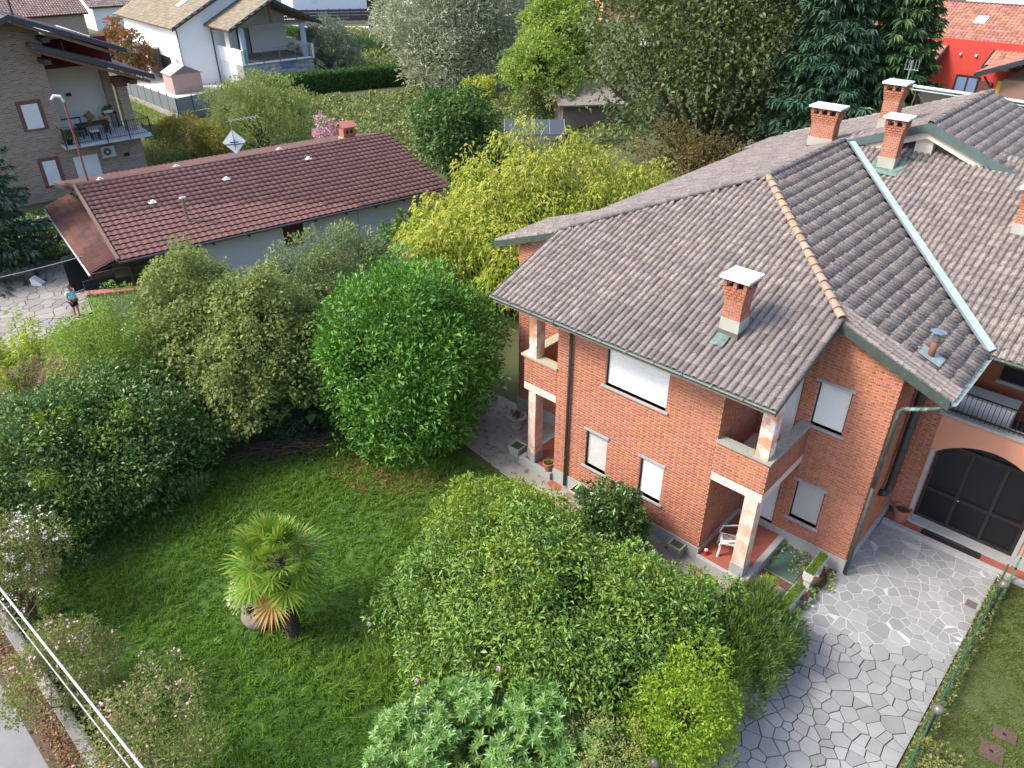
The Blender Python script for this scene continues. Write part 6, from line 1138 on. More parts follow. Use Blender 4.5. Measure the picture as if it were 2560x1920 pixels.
# planters
def square_pot(x, y, z, s, h, label, ang=0, cat='planter', ribs=True):
    e = thing('square_planter', label, cat, (x, y, z), 'cement planters along the house path'); f = frame((x, y, z), ang); mb = MB(); b, t_ = s*.40, s*.5; q = [(-1, -1), (1, -1), (1, 1), (-1, 1)]
    v = [f(i*b, j*b, 0) for i, j in q]+[f(i*t_, j*t_, h) for i, j in q]+[f(i*t_*.86, j*t_*.86, h) for i, j in q]+[f(i*t_*.84, j*t_*.84, h-.06) for i, j in q]
    mb.add(v, [(3, 2, 1, 0)]+[(k, (k+1) % 4, 4+(k+1) % 4, 4+k) for k in range(4)]+[(4+k, 4+(k+1) % 4, 8+(k+1) % 4, 8+k) for k in range(4)]+[(8+k, 8+(k+1) % 4, 12+(k+1) % 4, 12+k) for k in range(4)]); mb.build('pot', m_cpot, e)
    if ribs:
        mb = MB()
        for k in range(7):
            u_ = -.8+1.6*k/6
            for a, b2 in (((u_*b, -b-.004), (u_*t_, -t_-.004)), ((b+.004, u_*b), (t_+.004, u_*t_))): mb.beam(f(*a, .02), f(*b2, h-.05), .018, .012)
        mb.build('ribs', m_cpot, e)
    mb = MB(); mb.add([f(i*t_*.84, j*t_*.84, h-.055) for i, j in q], [(0, 1, 2, 3)]); mb.build('soil', m_earth, e); return e
square_pot(7.25, -.16, .012, .40, .38, 'ribbed cement planter on the path left of the porch armchair'); e = square_pot(3.94, -.26, .012, .42, .40, 'ribbed cement planter holding a green and a blue bottle'); square_pot(1.13, .18, .012, .44, .36, 'plain grey cement planter in the shade by the far porch', ribs=False)
for k, (px, c_) in enumerate(((1449, (.30, .55, .12)), (1458, (.10, .22, .65)))):
    b_ = thing('bottle', ('light green plastic bottle thrown into the cement planter', 'blue plastic bottle thrown into the cement planter')[k], 'bottle', (3.86+.14*k, -.22, .36)); mb = MB(); a = np.array([3.84+.15*k, -.26, .37]); d = np.array([.05, .16, .10]) if k == 0 else np.array([.06, .05, .12]); mb.tube([a, a+d*.1, a+d*.8, a+d*.95, a+d*1.2], [.03, .04, .04, .02, .018], 10); mb.build('bottle', M('bottle %d' % k, c_, None, 4, .3), b_)
vz = thing('stone_urn', 'flared stone urn with dry plant in the dark corner by the house', 'urn', (.12, 1.25, .012)); mb = MB(); mb.lathe((.12, 1.25, .012), [(.17, 0), (.18, .05), (.14, .1), (.24, .34), (.31, .46), (.33, .48), (.29, .48), (.26, .42)], 4*5); mb.build('urn', m_cpot, vz); mb = MB(); mb.lathe((.12, 1.25, .4), [(.27, 0), (0, .03)], 16); mb.build('soil', m_earth, vz); cushion_leaves(vz, (.12, 1.25), .15, .15, .42, 60, .14, LEAF('dry red leaf', (.12, .06, .03), (.24, .11, .06)), 5, .2)
def round_pot(x, y, z, r, h, label, leaves=None, saucer=False):
    e = thing('terracotta_pot', label, 'flower pot', (x, y, z)); mb = MB(); mb.lathe((x, y, z), [(r*.62, 0), (r*.9, h*.82), (r*1.0, h*.82), (r*1.0, h), (r*.88, h), (r*.82, h*.8), (r*.5, .06)], 22); mb.build('pot', m_terra, e)
    mb = MB(); mb.lathe((x, y, z+h*.78), [(r*.83, 0), (0, .01)], 18); mb.build('soil', m_earth, e)
    if saucer: mb = MB(); mb.lathe((x, y, z), [(r*.8, 0), (r*.95, .03), (r*.9, .03), (r*.75, .012)], 22); mb.build('saucer', m_terra, e)
    if leaves: cushion_leaves(e, (x, y), r*.6, r*.6, z+h*.8, 150, .06, leaves, 6, .1)
round_pot(2.58, -.02, .263, .17, .30, 'small terracotta pot with a low green plant on the porch edge', lf_dark); round_pot(11.22, 5.18, .127, .24, .42, 'large empty terracotta pot next to the arched glass door', None, True)
m_pst = M('weathered pale stone', (.46, .46, .44), (.36, .36, .34), 5, .9, c3=(.2, .2, .18), s3=12, t3=.6)
def long_planter(x, y, L, w_, z0, h, ang, label):
    e = thing('long_planter', label, 'planter', (x, y, 0), 'mossy planters on pedestals by the driveway'); f = frame((x, y, 0), ang); mb = MB()
    mb.prism([f(-L/2, -w_*.36, z0), f(-L/2, w_*.36, z0), f(-L/2, w_*.5, z0+h*.55), f(-L/2, w_*.5, z0+h), f(-L/2, -w_*.5, z0+h), f(-L/2, -w_*.5, z0+h*.55)], tuple(f.ax[0]*L)); mb.build('trough', m_pst, e)
    mb = MB(); r_ = np.random.default_rng(8); N1, N2 = 14, 5; vs = [f(-L/2+.03+(L-.06)*i/(N1-1), -w_*.44+w_*.88*j/(N2-1), z0+h+.012+.03*r_.random()) for i in range(N1) for j in range(N2)]; mb.add(vs, [(i*N2+j, (i+1)*N2+j, (i+1)*N2+j+1, i*N2+j+1) for i in range(N1-1) for j in range(N2-1)]); mb.build('moss', m_moss, e)
    cushion_leaves(e, (x, y), L*.47, w_*.42, z0+h+.01, 900, .045, LEAF('moss sprig', (.07, .14, .015), (.15, .23, .03)), 9, .05, R(ang), .4)
    for s in (-1, 1):
        mb = MB(); fbox(mb, f, (s*L*.33-.08, -.08, 0), (s*L*.33+.08, .08, z0)); mb.build('pedestal', m_pst, e)
a = at(2082, 1395, .62); long_planter(10.38, 1.35, 1.0, .26, .42, .22, 90, 'mossy white stone planter on pedestals nearest the house corner'); long_planter(10.35, .05, 1.05, .28, .30, .22, 88, 'mossy white stone planter overgrown at the driveway side, farther from the house')
pp = thing('pedestal_pot', 'terracotta bowl of bright green plants on a grey pedestal', 'flower pot', (9.75, .0, .012)); mb = MB(); mb.box((9.62, -.14, .012), (9.88, .12, .45)); mb.build('pedestal', m_cpot, pp); mb = MB(); mb.lathe((9.75, -.01, .45), [(.12, 0), (.20, .14), (.23, .16), (.2, .16), (.15, .1)], 20); mb.build('bowl', m_terra, pp); cushion_leaves(pp, (9.75, -.01), .15, .15, .56, 420, .07, lf_yell, 10, .14)
ht = thing('ground_hatch', 'green metal sheet lying over a hatch beside the porch', 'hatch', (9.55, 1.5, 0)); mb = MB(); mb.prism([(9.26, .98, .03), (10.08, .95, .03), (10.04, 2.0, .05), (9.26, 2.1, .05)], (0, 0, .015)); mb.build('plate', M('green painted metal', (.055, .10, .075), (.075, .125, .10), 1.8, .6, c3=(.03, .035, .03), s3=3, t3=.66), ht)
r_ = np.random.default_rng(12); iv = []; hv = []
for pth in ([(9.2, 2.14, .1), (9.5, 2.1, .06), (9.75, 1.8, .06), (9.85, 1.3, .05)], [(9.3, 2.1, .15), (9.25, 1.6, .07), (9.3, 1.3, .05)], [(9.9, 2.12, .15), (10.0, 1.8, .06), (10.0, 1.45, .05)], [(10.5, 1.0, .2), (10.66, .7, .2), (10.6, .3, .15)], [(10.62, 1.9, .12), (10.78, 1.6, .08), (10.85, 1.3, .06)]):
    P_ = np.array(pth); tt = r_.random(110)*(len(P_)-1); k = tt.astype(int); p = P_[k]+(P_[np.minimum(k+1, len(P_)-1)]-P_[k])*(tt-k)[:, None]+r_.normal(size=(110, 3))*[.06, .06, .02]; p[:, 2] = np.maximum(p[:, 2], .06); L = r_.uniform(.05, .09, 110); iv.append(leaf_verts(p, unit(r_.normal(size=(110, 3))*[1, 1, .3]), unit(r_.normal(size=(110, 3))*.4+[0, 0, 1]), L, L*.9)); hv.append(r_.random(110))
tag(bulk('ivy', np.concatenate(iv), LT, LEAF('variegated ivy', (.07, .12, .03), (.34, .38, .16), (.5, .5, .3), .2), None, np.concatenate(hv)), 'variegated ivy creeping over the green hatch and the planters', 'ivy', kind='stuff')
sheet('porch_apron', [(9.24, .7), (10.5, .55), (10.6, 2.1), (10.1, 2.1), (10.1, .9), (9.24, .93)], .018, M('mossy red paving', (.17, .06, .042), (.06, .06, .03), 4, .9, soft=.15))
for pts in ([(2.75, -.30), (3.1, -.42), (3.3, -.3), (3.2, -.1), (2.8, -.06)], [(3.5, -.36), (3.85, -.45), (3.75, -.2), (3.5, -.16)], [(7.8, -.5), (8.2, -.55), (8.1, -.3), (7.85, -.28)]): sheet('path_patch', pts, .016, m_red)
mt = thing('doormat', 'black slatted doormat in front of the arched glass door', 'doormat', (12.5, 5.15, .126)); mb = MB(); mb.box((11.85, 5.0, .126), (13.35, 5.3, .136)); mb.build('mat', m_black, mt); mb = MB(); mb.box((12.2, 5.17, .137), (12.95, 5.3, .145)); mb.build('pad', M('brown rubber', (.05, .042, .038)), mt)
fz = thing('chest_freezer', 'white chest freezer on the balcony over the arched door', 'freezer', (12.0, 6.5, 3.12)); mb = MB(); mb.box((11.4, 6.2, 3.12), (12.7, 6.85, 3.9)); mb.build('body', m_plw, fz); mb = MB(); mb.box((11.38, 6.17, 3.9), (12.72, 6.88, 3.97)); mb.build('lid', m_shut, fz)
wc = thing('wooden_chair', 'varnished wooden chair with a grey seat pad on the balcony', 'chair', (13.3, 6.6, 3.12)); m_wd = M('varnished pine', (.36, .17, .06), (.28, .13, .05), 5, .5, stretch=(1, 1, 4)); fw = frame((13.3, 6.6, 3.12), 10)
for sx, sy, zt in ((-.2, -.2, .44), (.2, -.2, .44), (-.2, .2, .95), (.2, .2, .95)): mb = MB(); fbox(mb, fw, (sx-.02, sy-.02, 0), (sx+.02, sy+.02, zt)); mb.build('leg', m_wd, wc)
mb = MB(); fbox(mb, fw, (-.23, -.23, .42), (.23, .22, .45)); mb.build('seat', m_wd, wc); mb = MB(); fbox(mb, fw, (-.2, -.2, .452), (.2, .18, .49)); mb.build('seat_pad', M('grey cloth', (.2, .18, .19)), wc)
for k in range(4): mb = MB(); fbox(mb, fw, (-.2, .185, .60+.09*k), (.2, .205, .65+.09*k)); mb.build('slat', m_wd, wc)
# driveway fence and globe lamps
m_grn = M('green coated wire', (.025, .11, .06), (.02, .085, .05), 5, .5); m_globe = M('weathered lamp globe', (.15, .145, .115), (.10, .095, .075), 3, .3, spec=.5, metal=.2)
fe = thing('wire_fence', 'low green wire fence between driveway and side lawn', 'fence', (13.95, 0, 0))
for y in np.arange(-8, 4.8, 1.6): mb = MB(); mb.tube([(13.98, y, 0), (13.98, y, .62)], .022, 6); mb.build('post', m_grn, fe)
mb = MB(); mb.tube([(13.98, -8.2, .60), (13.99, -4, .58), (13.97, -1, .60), (13.99, 1.2, .57), (13.98, 4.7, .61)], .022, 6)
for z in (.15, .3, .45): mb.tube([(13.98, -8.2, z), (13.98, 4.7, z)], .006, 4)
for y in np.arange(-8.2, 4.7, .12): mb.tube([(13.98, y, .04), (13.98, y, .6)], .003, 3, cap=False)
mb.build('mesh', m_grn, fe); mb = MB(); cushion_leaves(fe, (14.0, -1.5), .16, 6, .05, 2600, .075, lf_bram, 14, .42)
def globe(x, y, h, label, r=.115):
    e = thing('globe_lamp', label, 'lamp', (x, y, 0), 'globe lamps along the driveway'); mb = MB(); mb.tube([(x, y, 0), (x, y, h-.1)], .026, 8); mb.build('pole', m_black, e); n = 10; mb = MB(); mb.lathe((x, y, h), [(r*math.sin(math.pi*k/n), -r*math.cos(math.pi*k/n)) for k in range(n+1)], 20); mb.build('globe', m_globe, e, smooth=True); mb = MB(); mb.lathe((x, y, h-r-.02), [(.035, 0), (.05, .05)], 12); mb.build('collar', m_black, e)
globe(14.0, -1.42, 1.18, 'weathered globe lamp on a thin pole beside the side lawn'); globe(14.07, 3.1, 1.22, 'globe lamp by the green gate nearest the arched entrance'); globe(10.47, -6.3, 1.3, 'dark globe lamp half cut off at the bottom edge', .10); globe(10.62, -1.75, 1.35, 'globe lamp almost hidden in the feathery evergreen shrub')
gt = thing('green_gate', 'small green metal gate at the end of the entrance step', 'gate', (14.15, 4.4, 0)); mb = MB()
for y in (3.95, 4.4, 4.75): mb.box((14.13, y, .05), (14.17, y+.04, 1.15))
for z in (.15, 1.11): mb.box((14.13, 3.95, z), (14.17, 4.79, z+.04))
mb.build('frame', M('green gate paint', (.06, .22, .10), (.05, .19, .09), 4, .5), gt); mb = MB()
for y in np.arange(4.05, 4.75, .1): mb.box((14.145, y, .15), (14.155, y+.012, 1.12))
mb.build('bars', m_grn, gt)
for k, (x, y, s) in enumerate(((15.12, -.62, .0), (15.22, -.02, .2))):
    c = thing('manhole_cover', ('larger reddish square manhole cover sunk in the side lawn', 'smaller reddish manhole cover behind it in the side lawn')[k], 'manhole', (x, y, 0)); f = frame((x, y, 0), 8); mb = MB(); fbox(mb, f, (-.22, -.24+s*.4, .0), (.22, .24-s*.4, .035)); mb.build('plate', M('red brown slab', (.10, .058, .05), (.075, .05, .042), 5, .9), c); mb = MB(); fbox(mb, f, (-.04, -.03, .036), (.03, .03, .039)); mb.build('lifting_hole', m_dark, c)
mb = thing('drain_grate', 'small dark drain cover set in the driveway stones', 'drain', tuple(at(2427, 1513))); c = at(2427, 1513); k = MB(); k.box((c[0]-.12, c[1]-.12, .034), (c[0]+.12, c[1]+.12, .046)); k.build('plate', M('rusty iron', (.12, .095, .085)), mb)
plant('rose_bush', 'small red-tipped rose at the driveway fence', 'shrub', (14.35, -2.0, 0), [(14.35, -2.0, .35, .35, .45, .35)], 900, .07, .55, LEAF('red tip rose leaf', (.10, .14, .04), (.26, .26, .08), (.45, .12, .06), .1), 171, trunk=.01, nsub=16, rsub=.4)
# street wall, wires
sw = thing('street_wall', 'low weathered concrete wall with wire netting along the road', 'wall', (0, -13.3, 0)); mb = MB(); mb.box((-30, -13.42, 0), (12, -13.22, .48)); mb.build('wall', M('weathered concrete wall', (.30, .28, .27), (.18, .17, .165), 1.2, .95, c3=(.09, .09, .08), s3=5, t3=.6, bump=.4), sw); mb = MB()
for x in np.arange(-29.5, 12, 2.0): mb.tube([(x, -13.24, .4), (x, -13.24, 1.25)], .025, 6)
mb.build('posts', M('grey fence post', (.16, .17, .17)), sw)
mb = MB()
for x in np.arange(-29.5, 12, .11): mb.tube([(x, -13.24, .48), (x, -13.24, 1.2)], .0022, 3, cap=False)
for z in np.arange(.5, 1.25, .12): mb.tube([(-29.5, -13.24, z), (12, -13.24, z)], .0022, 3, cap=False)
mb.build('netting', M('teal netting', (.10, .16, .155)), sw)
r_ = np.random.default_rng(15); n = 5200; p = np.stack([r_.uniform(-8, 8, n), -13.62+r_.normal(size=n)*.13, r_.uniform(.012, .05, n)], 1); L = r_.uniform(.04, .10, n); tag(bulk('leaf_litter', leaf_verts(p, unit(r_.normal(size=(n, 3))*[1, 1, .25]), unit(r_.normal(size=(n, 3))*.4+[0, 0, 1]), L, L*.5), LT, LEAF('road side litter', (.16, .08, .04), (.34, .19, .09), (.07, .05, .03), .25), None, r_.random(n)), 'dry leaves and straw along the foot of the street wall', 'leaves', kind='stuff')
m_cab = M('pale cable', (.42, .42, .42), (.33, .33, .33), 30, .6)
def cable(label, a, b_, r, sag=.15):
    a = np.array(a, float); b_ = np.array(b_, float); e = thing('overhead_cable', label, 'cable', tuple(a), 'overhead cables by the street'); mb = MB(); mb.tube([a+(b_-a)*t-np.array([0, 0, sag*4*t*(1-t)]) for t in np.linspace(0, 1, 17)], r, 6); mb.build('cable', m_cab, e)
cable('thick pale overhead cable crossing the lower left corner', (-22, -14.4, 5.3), (20, -12.55, 5.0), .02, .1); cable('thin pale overhead cable just below the thick one', (-22, -14.5, 5.28), (20, -12.65, 4.93), .010, .12)
a, b_ = at(-60, 706, 2.6), at(208, 640, 2.4); cable('thin wire above the patio leading to the outbuilding', a, b_, .016, .05)
# round jar by the palm
jr = thing('round_jar', 'big round clay jar full of pale flowers sunk in the lawn below the palm', 'jar', (1.05, -9.05, 0)); mb = MB(); mb.lathe((1.05, -9.05, 0), [(.22, -.02), (.36, .12), (.42, .30), (.38, .46), (.27, .55), (.24, .55), (.30, .44), (.2, .35)], 26); mb.build('jar', M('weathered clay', (.22, .19, .16), (.16, .14, .12), 4, .9, c3=(.28, .22, .18), s3=9, bump=.3), jr, smooth=True)
V, h = crown([(1.05, -9.05, .66, .28, .28, .2), (.85, -9.2, .95, .32, .3, .35)], 1100, .07, .6, 16, nsub=22, rsub=.4); bulk('foliage', V, LT, LEAF('pale flower plant', (.16, .22, .05), (.42, .42, .2), (.7, .66, .55), .3), jr, h)
# ------------------------------------------------------------------ patio corner
m_gate = M('black sheet gate', (.018, .019, .024), (.024, .025, .03), 1.5, .6)
p0, p1 = at(232, 784), at(308, 758); d = (p1-p0); fg = frame(tuple(p0), math.degrees(math.atan2(d[1], d[0]))); L = np.linalg.norm(d)
g = thing('black_gate', 'tall black metal gate leaf in front, next to the stone urn', 'gate', tuple(p0)); fpart(g, 'leaf', fg, [((0, -.02, .06), (L*.5-.01, .02, 1.5))], m_gate); fpart(g, 'leaf', fg, [((L*.5+.01, -.02, .06), (L, .02, 1.5))], m_gate); fpart(g, 'top_panel', fg, [((0, -.035, 1.22), (L, -.021, 1.5))], M('dark grey panel', (.04, .042, .048)))
p0, p1 = at(182, 735), at(216, 722); d = (p1-p0)/np.linalg.norm(p1-p0); fg = frame(tuple(p0), math.degrees(math.atan2(d[1], d[0]))); g = thing('black_gate', 'black metal gate leaf behind, standing open with a green top panel', 'gate', tuple(p0)); fpart(g, 'leaf', fg, [((0, -.02, .06), (2.1, .02, 1.72))], m_gate); fpart(g, 'top_panel', fg, [((0, -.035, 1.5), (2.1, -.021, 1.74))], M('grey green panel', (.10, .14, .11)))
c = at(293, 772); u = thing('stone_urn', 'pale grey two-handled urn in front of the garden wall', 'urn', tuple(c)); mb = MB(); mb.lathe(c, [(.16, 0), (.17, .05), (.10, .14), (.22, .34), (.25, .5), (.17, .68), (.24, .78), (.21, .78), (.13, .68)], 20); mb.build('urn', M('pale stone', (.36, .36, .35), (.28, .28, .28), 4, .9), u, smooth=True)
c = at(318, 796); e = thing('terracotta_pot', 'brown pot with a dark leafy plant by the iron grille', 'flower pot', tuple(c)); mb = MB(); mb.lathe(c, [(.14, 0), (.22, .3), (.2, .34), (.15, .3)], 18); mb.build('pot', m_terra, e); cushion_leaves(e, c, .2, .2, .32, 60, .3, lf_dark, 17, .15, asp=.25)
c = at(97, 712); e = thing('plastic_ramps', 'pair of white wedge-shaped plastic pieces on the patio edge', 'ramps', tuple(c)); fr_ = frame(tuple(c), 40)
for k in range(2): mb = MB(); mb.prism([fr_(-.2, k*.2-.2, .03), fr_(.28, k*.2-.2, .03), fr_(.28, k*.2-.2, .10), fr_(-.14, k*.2-.2, .42), fr_(-.2, k*.2-.2, .38)], tuple(fr_.ax[1]*.15)); mb.build('ramp', m_plw, e)
c = at(45, 700); e = thing('stone_trough', 'brown stone trough planter at the shaded patio edge', 'planter', tuple(c)); ft_ = frame(tuple(c), 62); mb = MB(); mb.prism([ft_(-.8, -.2, 0), ft_(-.8, .2, 0), ft_(-.8, .3, .55), ft_(-.8, -.3, .55)], tuple(ft_.ax[0]*1.6)); mb.build('trough', M('brown stone', (.16, .125, .10), (.12, .095, .08), 4, .9), e); fpart(e, 'soil', ft_, [((-.72, -.24, .551), (.72, .24, .56))], m_earth)
c = at(185, 935, 1.5); e = thing('tiled_canopy', 'small pink pantiled roof poking out of the hedge', 'canopy', tuple(c*[1, 1, 0])); fk = frame((c[0], c[1], 0), 47); s = slab(e, 'roof', [fk(-1.0, -.8, 1.35), fk(1.0, -.8, 1.35), fk(1.0, .8, 1.85), fk(-1.0, .8, 1.85)], .05, m_wood); upv = fk(0, .8, 1.85)-fk(0, -.8, 1.35); tile_rect(fk(-1, -.8, 1.37), fk.ax[0], upv, 2.0, np.linalg.norm(upv), .22, .42, proto_wave(.22, .42, .08, .03), M('pink pantile', (.58, .32, .26), (.5, .27, .22), 4, .85, tint=.08), s, pick=40); fpart(e, 'post', fk, [((-.9, -.7, 0), (-.8, -.6, 1.35))], m_wood); fpart(e, 'post', fk, [((.8, .6, 0), (.9, .7, 1.75))], m_wood)
e = thing('picket_fence', 'white slatted fence behind the lean-to roof', 'fence', tuple(at(150, 596))); p0 = at(108, 610); p1 = at(205, 588); d = p1-p0; L = np.linalg.norm(d); fp = frame(tuple(p0), math.degrees(math.atan2(d[1], d[0])))
for k in range(12): fpart(e, 'slat', fp, [((k*L/12, 0, .5), (k*L/12+.16, .03, 1.35))], M('grey white paint', (.5, .5, .5)))
fpart(e, 'base_wall', fp, [((0, -.1, 0), (L, .1, .5))], m_conc)
# person
def skin(name, pts, edges, rad, mat, parent, sub=2):
    me = bpy.data.meshes.new(name); base = wloc(parent); me.from_pydata([tuple(np.array(p)-base) for p in pts], edges, []); me.materials.append(mat); o = link(name, me, parent); s = o.modifiers.new('skin', 'SKIN'); s.use_smooth_shade = True
    for i, v in enumerate(me.skin_vertices[0].data): r_ = rad[i]; v.radius = r_ if hasattr(r_, '__len__') else (r_, r_); v.use_root = (i == 0)
    m_ = o.modifiers.new('smooth', 'SUBSURF'); m_.levels = sub; m_.render_levels = sub; return o
pc = at(196, 792); pe = thing('person', 'person in a pale blue T-shirt and dark shorts standing on the patio facing the gates', 'person', (pc[0], pc[1], .03)); fp = frame((pc[0], pc[1], .03), math.degrees(math.atan2(RT[1], RT[0]))-8)
S = 1.0; J = dict(pel=(0, 0, .78), wst=(.03, 0, .92), chs=(.0, 0, 1.10), sho=(-.02, 0, 1.22), nek=(0, 0, 1.29), hed=(.025, 0, 1.40), top=(.02, 0, 1.47))
pts = [fp(*J[k]) for k in J]; ed = [(0, 1), (1, 2), (2, 3), (3, 4), (4, 5), (5, 6)]; rd_ = [(.13, .15), (.13, .15), (.13, .16), (.10, .13), .05, (.085, .075), .06]
for s in (-1, 1):
    b0 = len(pts); pts += [fp(.0, s*.085, .70), fp(.02*s+.0, s*.09, .42), fp(-.02+.03*s, s*.09, .07), fp(.13+.03*s, s*.10, .03)]; ed += [(0, b0), (b0, b0+1), (b0+1, b0+2), (b0+2, b0+3)]; rd_ += [.085, .055, .036, .032]
    b0 = len(pts); pts += [fp(-.02, s*.17, 1.19), fp(-.05, s*.205, .97), fp(.06, s*.19, .78), fp(.09, s*.185, .71), fp(.11, s*.18, .655)]; ed += [(3, b0), (b0, b0+1), (b0+1, b0+2), (b0+2, b0+3), (b0+3, b0+4)]; rd_ += [.055, .042, .033, .03, .018]
skin('body', pts, ed, rd_, M('skin', (.42, .22, .15), None, 5, .6), pe)
shp = [fp(.015, 0, .80), fp(.03, 0, .93), fp(.005, 0, 1.10), fp(-.02, 0, 1.22)]; she = [(0, 1), (1, 2), (2, 3)]; shr = [(.16, .185), (.155, .175), (.15, .18), (.115, .15)]
for s in (-1, 1): b0 = len(shp); shp += [fp(-.02, s*.18, 1.19), fp(-.045, s*.21, 1.03)]; she += [(3, b0), (b0, b0+1)]; shr += [.075, .07]
skin('shirt', shp, she, shr, M('pale blue cotton', (.34, .68, .74), (.31, .62, .70), 7, .9), pe)
hp = [fp(.0, 0, .80)]; he = []; hr = [(.15, .17)]
for s in (-1, 1): b0 = len(hp); hp += [fp(.0, s*.09, .68), fp(.01, s*.092, .47)]; he += [(0, b0), (b0, b0+1)]; hr += [.105, .085]
skin('shorts', hp, he, hr, M('black cotton', (.016, .016, .02), None, 7, .9), pe)
mb = MB(); mb.lathe(fp(-.005, 0, 1.415), [(.0, -.07), (.07, -.05), (.088, .0), (.075, .05), (.04, .075), (0, .08)], 14); mb.build('hair', M('light brown hair', (.16, .10, .06), (.24, .16, .09), 12, .8), pe, smooth=True)
mb = MB(); mb.obox(fp(.115, 0, 1.385), fp.ax, (.014, .01, .016)); mb.build('nose', M('skin', (.42, .22, .15)), pe)
for s in (-1, 1): mb = MB(); mb.obox(fp(.075+.03*s, s*.098, .018), fp.ax, (.125, .045, .016)); mb.build('sandal', m_black, pe)
# ------------------------------------------------------------------ balcony of the tan house
zb = 3.1
bn = thing('garden_bench', 'dark wooden bench with a white cushion on the tan house balcony', 'bench', tuple(FT(.8, 2.6, zb))); fpart(bn, 'seat', FT, [((.55, 2.2, zb+.38), (1.75, 2.8, zb+.44))], m_wood); fpart(bn, 'cushion', FT, [((.62, 2.25, zb+.445), (1.7, 2.72, zb+.56)), ((.62, 2.6, zb+.56), (1.7, 2.74, zb+.95))], M('white cushion', (.62, .62, .6))); fpart(bn, 'backrest', FT, [((.5, 2.76, zb+.4), (1.8, 2.82, zb+1.0))], m_wood)
for x in (.5, 1.72): fpart(bn, 'leg', FT, [((x, 2.15, zb), (x+.08, 2.22, zb+.65))], m_wood); fpart(bn, 'armrest', FT, [((x, 2.15, zb+.62), (x+.08, 2.8, zb+.67))], m_wood)
tb = thing('garden_table', 'dark wooden table with a plant on the tan house balcony', 'table', tuple(FT(2.1, 1.9, zb))); fpart(tb, 'table_top', FT, [((1.25, 1.35, zb+.70), (3.05, 2.25, zb+.75))], m_wood)
for x, y in ((1.35, 1.45), (2.9, 1.45), (1.35, 2.1), (2.9, 2.1)): fpart(tb, 'leg', FT, [((x, y, zb), (x+.08, y+.08, zb+.7))], m_wood)
e = thing('potted_plant', 'straw-coloured plant on the dark balcony table', 'plant', tuple(FT(2.05, 1.8, zb+.75))); mb = MB(); mb.lathe(FT(2.05, 1.8, zb+.75), [(.09, 0), (.13, .16), (.1, .15)], 14); mb.build('pot', m_terra, e); V, h = crown([(*FT(2.05, 1.8, zb+1.08), .26, .26, .2)], 420, .11, .4, 18, nsub=14, rsub=.45); bulk('foliage', V, LT, LEAF('straw leaf', (.2, .22, .08), (.4, .36, .16)), e, h)
st = thing('stool', 'slatted stool with a white pad near the balcony railing', 'stool', tuple(FT(1.9, .8, zb))); fpart(st, 'seat', FT, [((1.65, .6, zb+.42), (2.15, 1.0, zb+.46))], m_wood); fpart(st, 'pad', FT, [((1.66, .61, zb+.462), (2.14, .99, zb+.53))], M('white cushion', (.62, .62, .6)))
for x, y in ((1.66, .62), (2.08, .62), (1.66, .94), (2.08, .94)): fpart(st, 'leg', FT, [((x, y, zb), (x+.06, y+.05, zb+.42))], m_wood)
for k in range(3): fpart(st, 'slat', FT, [((1.7, .63, zb+.1+.1*k), (2.1, .65, zb+.14+.1*k))], m_wood)
hc = thing('folding_chair', 'grey high chair with a colourful seat behind the balcony table', 'chair', tuple(FT(3.1, 2.6, zb))); fpart(hc, 'seat', FT, [((2.85, 2.35, zb+.72), (3.4, 2.8, zb+.76))], m_zinc); fpart(hc, 'pad', FT, [((2.87, 2.45, zb+.77), (3.38, 2.85, zb+.84))], M('red yellow pad', (.62, .10, .12), (.7, .5, .1), 6, .8, soft=.05)); fpart(hc, 'tray', FT, [((2.95, 2.2, zb+.66), (3.35, 2.36, zb+.70))], m_zinc)
for x in (2.88, 3.32): mb = MB(); mb.beam(FT(x, 2.3, zb), FT(x, 2.55, zb+.72), .03, .03); mb.beam(FT(x, 2.85, zb), FT(x, 2.5, zb+.72), .03, .03); mb.build('leg', M('steel', (.55, .56, .58)), hc)
cb = thing('side_cabinet', 'dark sideboard with a planter box against the cream wall', 'cabinet', tuple(FT(3.55, 3.2, zb))); fpart(cb, 'top', FT, [((3.2, 2.95, zb+.88), (4.0, 3.3, zb+.93))], m_wood)
for x in (3.22, 3.92): fpart(cb, 'leg', FT, [((x, 2.97, zb), (x+.06, 3.03, zb+.88))], m_wood)
fpart(cb, 'planter_box', FT, [((3.3, 3.0, zb+.93), (3.8, 3.2, zb+1.08))], m_shut); V, h = crown([(*FT(3.55, 3.1, zb+1.15), .22, .22, .1)], 160, .1, .5, 19, nsub=8, rsub=.5); bulk('foliage', V, LT, lf_dark, cb, h)
e = thing('potted_plant', 'dark green potted plant at the corner of the balcony railing', 'plant', tuple(FT(.35, .5, zb))); mb = MB(); mb.lathe(FT(.35, .5, zb), [(.13, 0), (.18, .3), (.15, .28)], 14); mb.build('pot', m_dark, e); V, h = crown([(*FT(.35, .5, zb+.45), .25, .25, .2)], 260, .12, .5, 20, nsub=10, rsub=.5); bulk('foliage', V, LT, lf_dark, e, h)
